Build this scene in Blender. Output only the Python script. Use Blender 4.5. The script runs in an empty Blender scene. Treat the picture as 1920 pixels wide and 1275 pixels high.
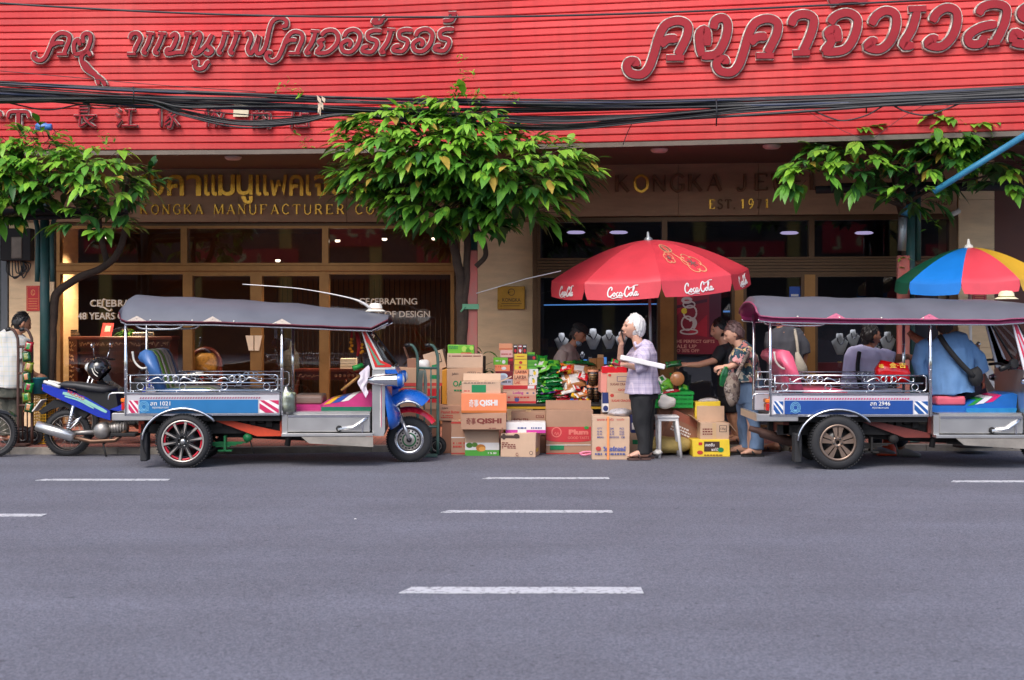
import bpy, bmesh, math, random
from mathutils import Vector, Matrix, noise
sc = bpy.context.scene; COL = sc.collection; R = math.radians; V = Vector; PI = math.pi
random.seed(7)
# ---------------------------------------------------------------- camera
cd = bpy.data.cameras.new('camera'); cam = bpy.data.objects.new('camera', cd); COL.objects.link(cam)
cam.location = (0, 0, 1.5); cam.rotation_euler = (R(90), 0, 0)
cd.lens = 50; cd.sensor_width = 36; cd.shift_y = -37.5/1920; cd.clip_end = 800
cd.dof.use_dof = True; cd.dof.focus_distance = 15.2; cd.dof.aperture_fstop = 3.6
sc.camera = cam
# ---------------------------------------------------------------- sky, sun, exposure
SUN_EL, SUN_AZ = 50, 203      # azimuth the light comes from, clockwise from +Y
w = bpy.data.worlds.new('World'); sc.world = w; w.use_nodes = True
nt = w.node_tree; bg = nt.nodes['Background']; sky = nt.nodes.new('ShaderNodeTexSky')
sky.sky_type = 'NISHITA'; sky.sun_disc = False; sky.sun_elevation = R(SUN_EL); sky.sun_rotation = R(SUN_AZ)
sky.dust_density = 3.0; sky.air_density = 1.0; sky.ozone_density = 1.5
nt.links.new(sky.outputs[0], bg.inputs[0]); bg.inputs[1].default_value = 0.15
sl = bpy.data.lights.new('sun', 'SUN'); sl.energy = 1.0; sl.angle = R(32); sl.color = (1, .955, .90)
so = bpy.data.objects.new('sun', sl); COL.objects.link(so); so.location = (0, -10, 30)
sd = V((math.sin(R(SUN_AZ))*math.cos(R(SUN_EL)), math.cos(R(SUN_AZ))*math.cos(R(SUN_EL)), math.sin(R(SUN_EL))))
so.rotation_euler = sd.to_track_quat('Z', 'Y').to_euler()
sc.view_settings.view_transform = 'Standard'; sc.view_settings.look = 'None'
sc.view_settings.exposure = 0.86; sc.view_settings.gamma = 1
sc.cycles.max_bounces = 6; sc.cycles.transparent_max_bounces = 12; sc.cycles.caustics_reflective = False
# ---------------------------------------------------------------- helpers
F = 1920*50/36
def P(px, py, d): return V(((px-960)*d/F, d, 1.5+(600-py)*d/F))
def tag(o, label=None, cat=None, group=None, kind=None):
    if label: o['label'] = label
    if cat: o['category'] = cat
    if group: o['group'] = group
    if kind: o['kind'] = kind
    return o
def wm(o):
    m = o.matrix_basis.copy()
    while o.parent: o = o.parent; m = o.matrix_basis @ m
    return m
def thing(name, label, cat, loc=(0,0,0), rz=0, group=None):
    o = bpy.data.objects.new(name, None); COL.objects.link(o); o.empty_display_size = .1
    o.location = loc; o.rotation_euler = (0, 0, rz); return tag(o, label, cat, group)
MC = {}
def srgb(c):
    return tuple(((x/255+.055)/1.055)**2.4 if x > 10 else x/255/12.92 for x in c)
def M(name, col, rough=.6, metal=0, var=.18, vs=6, bump=0, bs=60, coat=0, spec=.5, trans=0, emit=0, vdark=None, stretch=(1,1,1)):
    """procedural principled material: colour broken up by two noises"""
    if name in MC: return MC[name]
    m = bpy.data.materials.new(name); m.use_nodes = True; n = m.node_tree; L = n.links
    b = n.nodes['Principled BSDF']
    tc = n.nodes.new('ShaderNodeTexCoord'); mp = n.nodes.new('ShaderNodeMapping'); mp.inputs['Scale'].default_value = stretch
    L.new(tc.outputs['Object'], mp.inputs[0])
    nz = n.nodes.new('ShaderNodeTexNoise'); nz.inputs['Scale'].default_value = vs; nz.inputs['Detail'].default_value = 6; nz.inputs['Roughness'].default_value = .65
    L.new(mp.outputs[0], nz.inputs['Vector'])
    cr = n.nodes.new('ShaderNodeValToRGB'); e = cr.color_ramp.elements
    e[0].position = .3; e[1].position = .7
    dk = vdark or tuple(c*(1-var) for c in col); lt = tuple(min(1, c*(1+var*.6)) for c in col)
    e[0].color = (*dk, 1); e[1].color = (*lt, 1)
    L.new(nz.outputs['Fac'], cr.inputs[0]); L.new(cr.outputs[0], b.inputs['Base Color'])
    b.inputs['Roughness'].default_value = rough; b.inputs['Metallic'].default_value = metal
    b.inputs['Specular IOR Level'].default_value = spec; b.inputs['Coat Weight'].default_value = coat
    b.inputs['Coat Roughness'].default_value = .08
    mr = n.nodes.new('ShaderNodeMapRange'); mr.inputs['To Min'].default_value = max(0, rough-.12); mr.inputs['To Max'].default_value = min(1, rough+.12)
    L.new(nz.outputs['Fac'], mr.inputs[0]); L.new(mr.outputs[0], b.inputs['Roughness'])
    if bump:
        n2 = n.nodes.new('ShaderNodeTexNoise'); n2.inputs['Scale'].default_value = bs; n2.inputs['Detail'].default_value = 4
        L.new(mp.outputs[0], n2.inputs['Vector'])
        bp = n.nodes.new('ShaderNodeBump'); bp.inputs['Strength'].default_value = bump; bp.inputs['Distance'].default_value = .01
        L.new(n2.outputs['Fac'], bp.inputs['Height']); L.new(bp.outputs[0], b.inputs['Normal'])
    if trans:
        tr = n.nodes.new('ShaderNodeBsdfTranslucent'); mx = n.nodes.new('ShaderNodeMixShader'); mx.inputs[0].default_value = trans
        L.new(cr.outputs[0], tr.inputs[0]); L.new(b.outputs[0], mx.inputs[1]); L.new(tr.outputs[0], mx.inputs[2])
        L.new(mx.outputs[0], n.nodes['Material Output'].inputs[0])
    if emit:
        b.inputs['Emission Color'].default_value = (*col, 1); b.inputs['Emission Strength'].default_value = emit
    MC[name] = m; return m
def nodes_of(m): return m.node_tree, m.node_tree.links, m.node_tree.nodes['Principled BSDF']
def glass(name, tint=(.8,.85,.85), fac=.10, rough=.02):
    if name in MC: return MC[name]
    m = bpy.data.materials.new(name); m.use_nodes = True; n = m.node_tree; L = n.links
    n.nodes.remove(n.nodes['Principled BSDF'])
    t = n.nodes.new('ShaderNodeBsdfTransparent'); t.inputs[0].default_value = (*tint, 1)
    g = n.nodes.new('ShaderNodeBsdfGlossy'); g.inputs['Roughness'].default_value = rough
    fr = n.nodes.new('ShaderNodeFresnel'); fr.inputs[0].default_value = 1.5
    ad = n.nodes.new('ShaderNodeMath'); ad.inputs[1].default_value = fac-.04; ad.use_clamp = True
    L.new(fr.outputs[0], ad.inputs[0])
    mx = n.nodes.new('ShaderNodeMixShader'); L.new(ad.outputs[0], mx.inputs[0])
    L.new(t.outputs[0], mx.inputs[1]); L.new(g.outputs[0], mx.inputs[2]); L.new(mx.outputs[0], n.nodes['Material Output'].inputs[0])
    MC[name] = m; return m
TXT = {}
def text_geo(s, bold=0.0):
    k = (s, bold)
    if k not in TXT:
        c = bpy.data.curves.new('txt', 'FONT'); c.body = s; c.size = 1; c.offset = bold; c.resolution_u = 3; c.space_line = .9
        o = bpy.data.objects.new('txt', c); COL.objects.link(o)
        me = bpy.data.meshes.new_from_object(o.evaluated_get(bpy.context.evaluated_depsgraph_get()))
        vs = [v.co.copy() for v in me.vertices]; fs = [tuple(p.vertices) for p in me.polygons]
        if not vs: vs = [V((0,0,0)), V((1,0,0)), V((0,1,0))]
        x0 = min(v.x for v in vs); x1 = max(v.x for v in vs); y0 = min(v.y for v in vs); y1 = max(v.y for v in vs)
        vs = [((v.x-x0)/max(x1-x0, 1e-6), (v.y-y0)/max(y1-y0, 1e-6)) for v in vs]
        bpy.data.objects.remove(o); bpy.data.curves.remove(c); bpy.data.meshes.remove(me)
        TXT[k] = (vs, fs)
    return TXT[k]
def catmull(pts, sub=5, closed=False):
    pts = [V(p) for p in pts]; n = len(pts); out = []
    if n < 3: return pts
    for i in range(n if closed else n-1):
        p0 = pts[i-1] if (i or closed) else pts[0]*2-pts[1]; p1 = pts[i]; p2 = pts[(i+1) % n]
        p3 = pts[(i+2) % n] if (closed or i+2 < n) else pts[-1]*2-pts[-2]
        for k in range(sub):
            t = k/sub; t2 = t*t; t3 = t2*t
            out.append(.5*((2*p1)+(p2-p0)*t+(2*p0-5*p1+4*p2-p3)*t2+(3*p1-p0-3*p2+p3)*t3))
    if not closed: out.append(pts[-1])
    return out
class MB:
    def __init__(s, *mats): s.bm = bmesh.new(); s.mats = list(mats); s.mi = 0; s.sm = False; s.X = Matrix()
    def m(s, mat, smooth=None):
        if mat not in s.mats: s.mats.append(mat)
        s.mi = s.mats.index(mat)
        if smooth is not None: s.sm = smooth
        return s
    def raw(s, vs, fs):
        bv = [s.bm.verts.new(s.X @ V(v)) for v in vs]; out = []
        for f in fs:
            try: q = s.bm.faces.new([bv[i] for i in f])
            except ValueError: continue
            q.material_index = s.mi; q.smooth = s.sm; out.append(q)
        return bv, out
    def obox(s, c, size, rot=None, bev=0, seg=1):
        x, y, z = (a/2 for a in size); rot = rot or Matrix.Identity(3); c = V(c)
        vs = [c+rot @ V((i*x, j*y, k*z)) for i in (-1,1) for j in (-1,1) for k in (-1,1)]
        bv, fs = s.raw(vs, [(0,1,3,2),(4,6,7,5),(0,4,5,1),(2,3,7,6),(0,2,6,4),(1,5,7,3)])
        if bev:
            es = list({e for f in fs for e in f.edges})
            r = bmesh.ops.bevel(s.bm, geom=es, offset=bev, segments=seg, affect='EDGES', profile=.6)
            for f in r['faces']: f.material_index = s.mi; f.smooth = s.sm
        return s
    def box(s, a, b, bev=0, seg=1):
        a = V(a); b = V(b); return s.obox((a+b)/2, [abs(t) for t in (b-a)], None, bev, seg)
    def tube(s, pts, r, n=8, cap=True, closed=False, smooth=True):
        pts = [V(p) for p in pts]; N = len(pts); rs = r if isinstance(r, (list, tuple)) else [r]*N
        vs = []; ref = None
        for i, p in enumerate(pts):
            if closed: t = pts[(i+1) % N]-pts[i-1]
            else: t = pts[min(i+1, N-1)]-pts[max(i-1, 0)]
            t = t.normalized() if t.length > 1e-9 else V((0,0,1))
            if ref is None: ref = t.orthogonal().normalized()
            ref = ref-t*ref.dot(t); ref = ref.normalized() if ref.length > 1e-6 else t.orthogonal().normalized()
            bn = t.cross(ref)
            for k in range(n):
                a = 2*PI*k/n; vs.append(p+(ref*math.cos(a)+bn*math.sin(a))*rs[i])
        fs = [(i*n+k, i*n+(k+1) % n, ((i+1) % N)*n+(k+1) % n, ((i+1) % N)*n+k) for i in range(N if closed else N-1) for k in range(n)]
        if cap and not closed: fs += [tuple(range(n-1, -1, -1)), tuple((N-1)*n+k for k in range(n))]
        o = s.sm; s.sm = smooth; s.raw(vs, fs); s.sm = o; return s
    def loft(s, cs, rs, side=(1,0,0), n=16, cap=True, smooth=True, sq=1.0):
        """elliptical rings; rs = (half width along side, half depth)"""
        cs = [V(c) for c in cs]; N = len(cs); vs = []; side = V(side).normalized()
        for i, c in enumerate(cs):
            t = (cs[min(i+1, N-1)]-cs[max(i-1, 0)]).normalized()
            a1 = (side-t*side.dot(t)).normalized(); a2 = t.cross(a1)
            for k in range(n):
                a = 2*PI*k/n; ca, sa = math.cos(a), math.sin(a)
                ca = math.copysign(abs(ca)**sq, ca); sa = math.copysign(abs(sa)**sq, sa)
                vs.append(c+a1*ca*rs[i][0]+a2*sa*rs[i][1])
        fs = [(i*n+k, i*n+(k+1) % n, (i+1)*n+(k+1) % n, (i+1)*n+k) for i in range(N-1) for k in range(n)]
        if cap: fs += [tuple(range(n-1, -1, -1)), tuple((N-1)*n+k for k in range(n))]
        o = s.sm; s.sm = smooth; s.raw(vs, fs); s.sm = o; return s
    def lathe(s, prof, c=(0,0,0), axis='z', n=24, smooth=True, arc=None):
        c = V(c); vs = []; N = len(prof); nn = n if not arc else n+1
        for k in range(nn):
            a = 2*PI*k/n if not arc else R(arc[0])+(R(arc[1])-R(arc[0]))*k/n
            for r, h in prof:
                x, y = r*math.cos(a), r*math.sin(a)
                vs.append(c+(V((x, y, h)) if axis == 'z' else V((x, h, y)) if axis == 'y' else V((h, x, y))))
        fs = [(k*N+i, ((k+1) % nn)*N+i, ((k+1) % nn)*N+i+1, k*N+i+1) for k in range(n) for i in range(N-1)]
        o = s.sm; s.sm = smooth; s.raw(vs, fs); s.sm = o; return s
    def sph(s, c, r, seg=16, ring=10, rot=None, smooth=True):
        if not isinstance(r, (tuple, list)): r = (r, r, r)
        c = V(c); rot = rot or Matrix.Identity(3); vs = [c+rot @ V((0,0,r[2]))]
        for i in range(1, ring):
            th = PI*i/ring
            for k in range(seg):
                a = 2*PI*k/seg; vs.append(c+rot @ V((r[0]*math.sin(th)*math.cos(a), r[1]*math.sin(th)*math.sin(a), r[2]*math.cos(th))))
        vs.append(c+rot @ V((0,0,-r[2]))); L = len(vs)-1; fs = []
        for k in range(seg):
            k2 = (k+1) % seg; fs.append((0, 1+k, 1+k2)); fs.append((L, L-seg+k2, L-seg+k))
            for i in range(ring-2): fs.append((1+i*seg+k, 1+(i+1)*seg+k, 1+(i+1)*seg+k2, 1+i*seg+k2))
        o = s.sm; s.sm = smooth; s.raw(vs, fs); s.sm = o; return s
    def prism(s, poly, a, b, axis='y', smooth=False):
        """2-D polygon extruded from a to b; axis y: poly is (x,z); axis x: (y,z); axis z: (x,y)"""
        f = {'y': lambda p, h: (p[0], h, p[1]), 'x': lambda p, h: (h, p[0], p[1]), 'z': lambda p, h: (p[0], p[1], h)}[axis]
        n = len(poly); vs = [f(p, a) for p in poly]+[f(p, b) for p in poly]
        fs = [tuple(range(n)), tuple(range(2*n-1, n-1, -1))]+[(i, i+n, (i+1) % n+n, (i+1) % n) for i in range(n)]
        bv, ff = s.raw(vs, fs)
        for q in ff[2:]: q.smooth = smooth
        return s
    def stroke(s, pts, w, fmap, z0, z1, smooth=4, ends=True):
        """a flat band of width w along a 2-D line, as a solid from z0 to z1; fmap(u,v,z) -> point"""
        pts = catmull([(p[0], p[1], 0) for p in pts], smooth) if smooth else [V((p[0], p[1], 0)) for p in pts]
        q = [pts[0]]
        for p in pts[1:]:
            if (p-q[-1]).length > w*.08: q.append(p)
        pts = q
        if len(pts) < 2: return s
        N = len(pts); L = []; Rr = []
        ws = w if isinstance(w, (list, tuple)) else None
        for i in range(N):
            t = pts[min(i+1, N-1)]-pts[max(i-1, 0)]; t = t.normalized(); nn = V((-t.y, t.x, 0)); hw = w/2
            if ends and i in (0, N-1): hw *= .72
            L.append(pts[i]+nn*hw); Rr.append(pts[i]-nn*hw)
        vs = []
        for z in (z0, z1):
            vs += [fmap(p.x, p.y, z) for p in L]+[fmap(p.x, p.y, z) for p in Rr]
        fs = []
        for i in range(N-1):
            fs += [(2*N+i, 2*N+i+1, 3*N+i+1, 3*N+i), (i, N+i, N+i+1, i+1), (i, i+1, 2*N+i+1, 2*N+i), (N+i, 3*N+i, 3*N+i+1, N+i+1)]
        fs += [(0, 2*N, 3*N, N), (N-1, 2*N-1, 4*N-1, 3*N-1)]
        s.raw(vs, fs); return s
    def text(s, st, o, ux, uy, bold=0.0, slant=0):
        """flat lettering filling the parallelogram o, o+ux, o+uy"""
        vs, fs = text_geo(st, bold); o = V(o); ux = V(ux); uy = V(uy)
        s.raw([o+ux*(a+slant*b)+uy*b for a, b in vs], fs); return s
    def build(s, name, parent=None, mods=None, recalc=True, origin=None):
        if recalc: bmesh.ops.recalc_face_normals(s.bm, faces=s.bm.faces[:])
        me = bpy.data.meshes.new(name); o = bpy.data.objects.new(name, me); COL.objects.link(o)
        if parent is not None:
            o.parent = parent; s.bm.transform(wm(parent).inverted())
        else:
            vs = [v.co for v in s.bm.verts]
            if origin is None:
                lo = V([min(v[i] for v in vs) for i in range(3)]); hi = V([max(v[i] for v in vs) for i in range(3)])
                origin = V(((lo.x+hi.x)/2, (lo.y+hi.y)/2, lo.z))
            s.bm.transform(Matrix.Translation(-V(origin))); o.location = origin
        s.bm.to_mesh(me); s.bm.free()
        for m in s.mats: me.materials.append(m)
        return o
def rotz(a): return Matrix.Rotation(a, 3, 'Z')
def remesh(mb, voxel=.007, smooth=4, disp=None):
    """fuse everything in mb to one continuous surface; returns a fresh MB"""
    me = bpy.data.meshes.new('t'); bmesh.ops.recalc_face_normals(mb.bm, faces=mb.bm.faces[:]); mb.bm.to_mesh(me); mb.bm.free()
    o = bpy.data.objects.new('t', me); COL.objects.link(o)
    md = o.modifiers.new('r', 'REMESH'); md.mode = 'VOXEL'; md.voxel_size = voxel
    sm = o.modifiers.new('s', 'SMOOTH'); sm.iterations = smooth; sm.factor = .5
    e = bpy.data.meshes.new_from_object(o.evaluated_get(bpy.context.evaluated_depsgraph_get()))
    bpy.data.objects.remove(o); bpy.data.meshes.remove(me)
    r = MB(*mb.mats); r.bm.from_mesh(e); bpy.data.meshes.remove(e)
    r.bm.normal_update()
    if disp:
        for v in r.bm.verts: v.co += v.normal*disp(v.co)
    for f in r.bm.faces: f.smooth = True; f.material_index = 0
    return r
def copy_tree(o, parent=None):
    c = o.copy(); COL.objects.link(c)
    if parent: c.parent = parent
    for ch in list(o.children): copy_tree(ch, c)
    return c
# ================================================================ SETTING
# road
def road_mat():
    m = M('asphalt', srgb((108,109,118)), .82, var=.07, vs=.35, bump=.55, bs=90, spec=.35)
    n, L, b = nodes_of(m)
    tc = n.nodes['Texture Coordinate']
    v = n.nodes.new('ShaderNodeTexVoronoi'); v.inputs['Scale'].default_value = 105; L.new(tc.outputs['Object'], v.inputs['Vector'])
    cr = n.nodes.new('ShaderNodeValToRGB'); cr.color_ramp.elements[0].color = (.54,.54,.55,1); cr.color_ramp.elements[1].color = (1.42,1.41,1.40,1)
    L.new(v.outputs['Color'], cr.inputs[0])
    mu = n.nodes.new('ShaderNodeMix'); mu.data_type = 'RGBA'; mu.blend_type = 'MULTIPLY'; mu.inputs[0].default_value = 1
    old = b.inputs['Base Color'].links[0].from_socket
    # worn streaks along the traffic direction
    mp = n.nodes.new('ShaderNodeMapping'); mp.inputs['Scale'].default_value = (.12, 1.6, 1); L.new(tc.outputs['Object'], mp.inputs[0])
    s2 = n.nodes.new('ShaderNodeTexNoise'); s2.inputs['Scale'].default_value = 1.3; s2.inputs['Detail'].default_value = 5; L.new(mp.outputs[0], s2.inputs['Vector'])
    c2 = n.nodes.new('ShaderNodeValToRGB'); c2.color_ramp.elements[0].position = .32; c2.color_ramp.elements[1].position = .68
    c2.color_ramp.elements[0].color = (.92,.92,.92,1); c2.color_ramp.elements[1].color = (1.05,1.05,1.06,1); L.new(s2.outputs['Fac'], c2.inputs[0])
    m2 = n.nodes.new('ShaderNodeMix'); m2.data_type = 'RGBA'; m2.blend_type = 'MULTIPLY'; m2.inputs[0].default_value = 1
    L.new(old, mu.inputs[6]); L.new(cr.outputs[0], mu.inputs[7]); L.new(mu.outputs[2], m2.inputs[6]); L.new(c2.outputs[0], m2.inputs[7])
    # older and newer patches of surfacing, and hairline cracks
    s4 = n.nodes.new('ShaderNodeTexNoise'); s4.inputs['Scale'].default_value = .9; s4.inputs['Detail'].default_value = 3; L.new(tc.outputs['Object'], s4.inputs['Vector'])
    c4 = n.nodes.new('ShaderNodeValToRGB'); c4.color_ramp.elements[0].position = .40; c4.color_ramp.elements[1].position = .62; c4.color_ramp.elements[0].color = (.94,.93,.93,1); c4.color_ramp.elements[1].color = (1.03,1.03,1.04,1); L.new(s4.outputs['Fac'], c4.inputs[0])
    m4 = n.nodes.new('ShaderNodeMix'); m4.data_type = 'RGBA'; m4.blend_type = 'MULTIPLY'; m4.inputs[0].default_value = 1; L.new(m2.outputs[2], m4.inputs[6]); L.new(c4.outputs[0], m4.inputs[7]); m2 = m4
    wv = n.nodes.new('ShaderNodeMix'); wv.data_type = 'VECTOR'; wv.inputs[0].default_value = .25; L.new(tc.outputs['Object'], wv.inputs[4]); L.new(s4.outputs['Color'], wv.inputs[5])
    vk = n.nodes.new('ShaderNodeTexVoronoi'); vk.feature = 'DISTANCE_TO_EDGE'; vk.inputs['Scale'].default_value = .55; L.new(wv.outputs[1], vk.inputs['Vector'])
    ck = n.nodes.new('ShaderNodeMapRange'); ck.inputs['From Max'].default_value = .006; ck.inputs['To Min'].default_value = .95; L.new(vk.outputs['Distance'], ck.inputs[0])
    m5 = n.nodes.new('ShaderNodeMix'); m5.data_type = 'RGBA'; m5.blend_type = 'MULTIPLY'; m5.inputs[0].default_value = 1; L.new(m2.outputs[2], m5.inputs[6]); L.new(ck.outputs[0], m5.inputs[7]); m2 = m5
    # a few dark spots and pale grit
    s3 = n.nodes.new('ShaderNodeTexNoise'); s3.inputs['Scale'].default_value = 14; s3.inputs['Detail'].default_value = 8; L.new(tc.outputs['Object'], s3.inputs['Vector'])
    c3 = n.nodes.new('ShaderNodeValToRGB'); c3.color_ramp.elements[0].position = .27; c3.color_ramp.elements[0].color = (.55,.55,.55,1)
    c3.color_ramp.elements[1].position = .36; c3.color_ramp.elements[1].color = (1,1,1,1)
    e = c3.color_ramp.elements.new(.70); e.color = (1,1,1,1); e = c3.color_ramp.elements.new(.76); e.color = (1.45,1.45,1.45,1)
    L.new(s3.outputs['Fac'], c3.inputs[0])
    m3 = n.nodes.new('ShaderNodeMix'); m3.data_type = 'RGBA'; m3.blend_type = 'MULTIPLY'; m3.inputs[0].default_value = 1
    L.new(m2.outputs[2], m3.inputs[6]); L.new(c3.outputs[0], m3.inputs[7]); L.new(m3.outputs[2], b.inputs['Base Color'])
    return m
mb = MB(road_mat()); mb.raw([(-150,-60,0),(150,-60,0),(150,60,0),(-150,60,0)], [(0,1,2,3)])
tag(mb.build('road', origin=(0,0,0)), kind='structure')
wl = M('road_paint', (.46,.46,.48), .75, var=.22, vs=26, bump=.2, vdark=(.26,.26,.28))
n, L, b = nodes_of(wl); rp_ = [x for x in n.nodes if x.type == 'VALTORGB'][0].color_ramp.elements; rp_[0].position = .40; rp_[1].position = .47; rp_[0].color = (.22,.22,.24,1)
for i, (a, b_, y, wd) in enumerate([(70,317,900,.12),(905,1142,897,.12),(1780,2020,903,.12),(-240,84,966.5,.12),(827,1148,959.5,.12),(750,1204,1107.5,.17),(-700,-180,1100,.17),(2100,2600,1112,.17)]):
    d = F*1.5/(y-600); x0 = (a-960)*d/F; x1 = (b_-960)*d/F
    rnd = random.Random(i); top = []; bot = []
    for k in range(25):
        t = k/24; top.append((x0+.06*(1 if k == 0 else 0)+(x1-x0-.06*(k == 0))*t, d+wd/2+rnd.uniform(-.006,.006)+.02*(t-.5)*(-1 if i == 6 else 0)))
        bot.append((x0+(x1-x0)*t, d-wd/2+rnd.uniform(-.006,.006)-.04*(t-.5)*(1 if i == 6 else 0)))
    mb = MB(wl); mb.prism(bot+top[::-1], .001, .005, 'z'); tag(mb.build('lane_marking'), kind='structure')
# kerb and pavement
KP = [(-40,15.6),(-8,15.82),(-3.2,15.9),(-1.6,16.15),(1.5,16.3),(8,16.3),(40,16.1)]
def kerb_y(x):
    for (a, ya), (b_, yb) in zip(KP, KP[1:]):
        if a <= x <= b_: return ya+(yb-ya)*(x-a)/(b_-a)
    return 16.2
HK = .07
km = M('kerb_concrete', srgb((150,142,132)), .9, var=.3, vs=5, bump=.6, bs=40)
mb = MB(km); wd = .16
for (xa, ya), (xb, yb) in zip(KP, KP[1:]):
    n = max(1, int(abs(xb-xa)/1.0))
    for k in range(n):
        a, b_ = k/n, (k+1)/n
        p = [(xa+(xb-xa)*a+.004, ya+(yb-ya)*a), (xa+(xb-xa)*b_-.004, ya+(yb-ya)*b_)]
        mb.prism([p[0], p[1], (p[1][0], p[1][1]+wd), (p[0][0], p[0][1]+wd)], 0, HK, 'z')
tag(mb.build('kerb'), kind='structure')
sm_ = M('paving', srgb((150,92,80)), .9, var=.25, vs=3, bump=.5, bs=30)
n, L, b = nodes_of(sm_)
br = n.nodes.new('ShaderNodeTexBrick'); br.inputs['Scale'].default_value = 3.3; br.inputs['Mortar Size'].default_value = .02
br.inputs['Color1'].default_value = (*srgb((158,84,72)),1); br.inputs['Color2'].default_value = (*srgb((140,92,82)),1); br.inputs['Mortar'].default_value = (*srgb((70,60,56)),1)
L.new(n.nodes['Texture Coordinate'].outputs['Object'], br.inputs['Vector']); L.new(br.outputs['Color'], b.inputs['Base Color'])
mb = MB(sm_)
for (xa, ya), (xb, yb) in zip(KP, KP[1:]): mb.prism([(xa, ya+wd), (xb, yb+wd), (xb, 24), (xa, 24)], .0, HK-.008, 'z')
tag(mb.build('pavement'), kind='structure')

# ---------------------------------------------------------------- materials of the shops
stone = M('travertine', srgb((232,202,160)), .75, var=.16, vs=2.2, bump=.25, bs=25, stretch=(1,1,4))
stoneD = M('brown_stone', srgb((172,136,104)), .7, var=.18, vs=3, bump=.2, bs=25, stretch=(1,1,5))
bronze = M('bronze_frame', srgb((150,106,58)), .38, .55, var=.2, vs=5)
bronzeD = M('dark_bronze', srgb((92,66,42)), .42, .5, var=.2, vs=5)
dark = M('dark_interior', srgb((112,78,54)), .8, var=.3, vs=2)
wood = M('carved_rosewood', srgb((92,34,24)), .35, var=.4, vs=6, coat=.3)
soff = M('soffit_strip', srgb((110,84,72)), .55, var=.25, vs=3)
goldm = M('gold_letter', srgb((255,190,70)), .26, .5, var=.22, vs=3)
goldD = M('tarnished_letter', srgb((118,82,52)), .6, .3, var=.3, vs=9)
white = M('white_print', (.78,.77,.74), .6, var=.06)
pale = M('pale_lettering', srgb((222,208,190)), .6, var=.06)
tint = glass('shop_glass', (.80,.76,.72), .15)
tintR = glass('dark_glass', (.66,.66,.69), .09)
tintL = glass('display_glass', (.82,.84,.86), .06)
black = M('black_plastic', (.018,.018,.02), .45, var=.2)
blackm = M('black_matt', (.012,.012,.013), .8, var=.2)
lampm = M('lamp_glow', (1,.86,.68), .5, var=0, emit=2.6)
# ---- a serif stroke alphabet (unit box) for the metal fascia letters: (points, thick?)
SER = {
 'K': [([(.12,0),(.12,1)],1),([(.16,.42),(.78,1)],0),([(.36,.58),(.86,0)],1)], 'O': [([(.5,1),(.16,.8),(.1,.5),(.16,.2),(.5,0),(.84,.2),(.9,.5),(.84,.8),(.5,1)],2)],
 'N': [([(.14,0),(.14,1)],0),([(.12,.98),(.86,.02)],1),([(.86,0),(.86,1)],0)], 'G': [([(.88,.82),(.7,.97),(.45,1),(.18,.8),(.1,.5),(.18,.2),(.5,0),(.85,.12)],2),([(.85,.1),(.85,.42)],1),([(.6,.42),(.95,.42)],0)],
 'A': [([(.08,0),(.5,1)],0),([(.5,1),(.92,0)],1),([(.24,.34),(.76,.34)],0)], 'M': [([(.1,0),(.14,1)],0),([(.14,1),(.5,.05)],1),([(.5,.05),(.86,1)],0),([(.86,1),(.9,0)],1)],
 'U': [([(.15,1),(.15,.3),(.3,.03),(.55,.0),(.8,.15),(.85,.4),(.85,1)],2)], 'F': [([(.18,0),(.18,1)],1),([(.18,.97),(.85,.97)],0),([(.85,.99),(.86,.8)],0),([(.2,.52),(.65,.52)],0)],
 'C': [([(.88,.8),(.7,.97),(.45,1),(.18,.8),(.1,.5),(.18,.2),(.5,0),(.88,.18)],2)], 'T': [([(.5,0),(.5,1)],1),([(.06,.97),(.94,.97)],0),([(.06,.99),(.05,.78)],0),([(.94,.99),(.95,.78)],0)],
 'R': [([(.16,0),(.16,1)],1),([(.18,.97),(.6,.97),(.8,.75),(.6,.5),(.18,.5)],2),([(.5,.5),(.88,0)],1)], 'E': [([(.18,0),(.18,1)],1),([(.18,.97),(.82,.97)],0),([(.2,.52),(.66,.52)],0),([(.18,.03),(.86,.03)],0),([(.84,.99),(.84,.82)],0),([(.86,.0),(.88,.2)],0)],
 'J': [([(.6,1),(.6,.25),(.45,.03),(.2,.05),(.15,.22)],2)], 'W': [([(.05,1),(.28,0)],1),([(.28,0),(.5,.95)],0),([(.5,.95),(.72,0)],1),([(.72,0),(.95,1)],0)],
 'L': [([(.2,0),(.2,1)],1),([(.2,.03),(.85,.03)],0),([(.85,.0),(.87,.24)],0)], 'S': [([(.8,.82),(.6,1),(.3,.95),(.18,.75),(.35,.57),(.7,.42),(.82,.22),(.62,.02),(.3,.02),(.15,.2)],2)],
 '1': [([(.5,0),(.5,1)],1),([(.25,.85),(.5,1)],0)], '9': [([(.8,.68),(.6,.42),(.3,.45),(.2,.72),(.38,.98),(.65,.98),(.82,.7),(.75,.3),(.35,.0)],2)], '7': [([(.15,.97),(.85,.97)],0),([(.85,.97),(.4,0)],1)], '.': [([(.1,.04),(.3,.04)],1)]}
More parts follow.
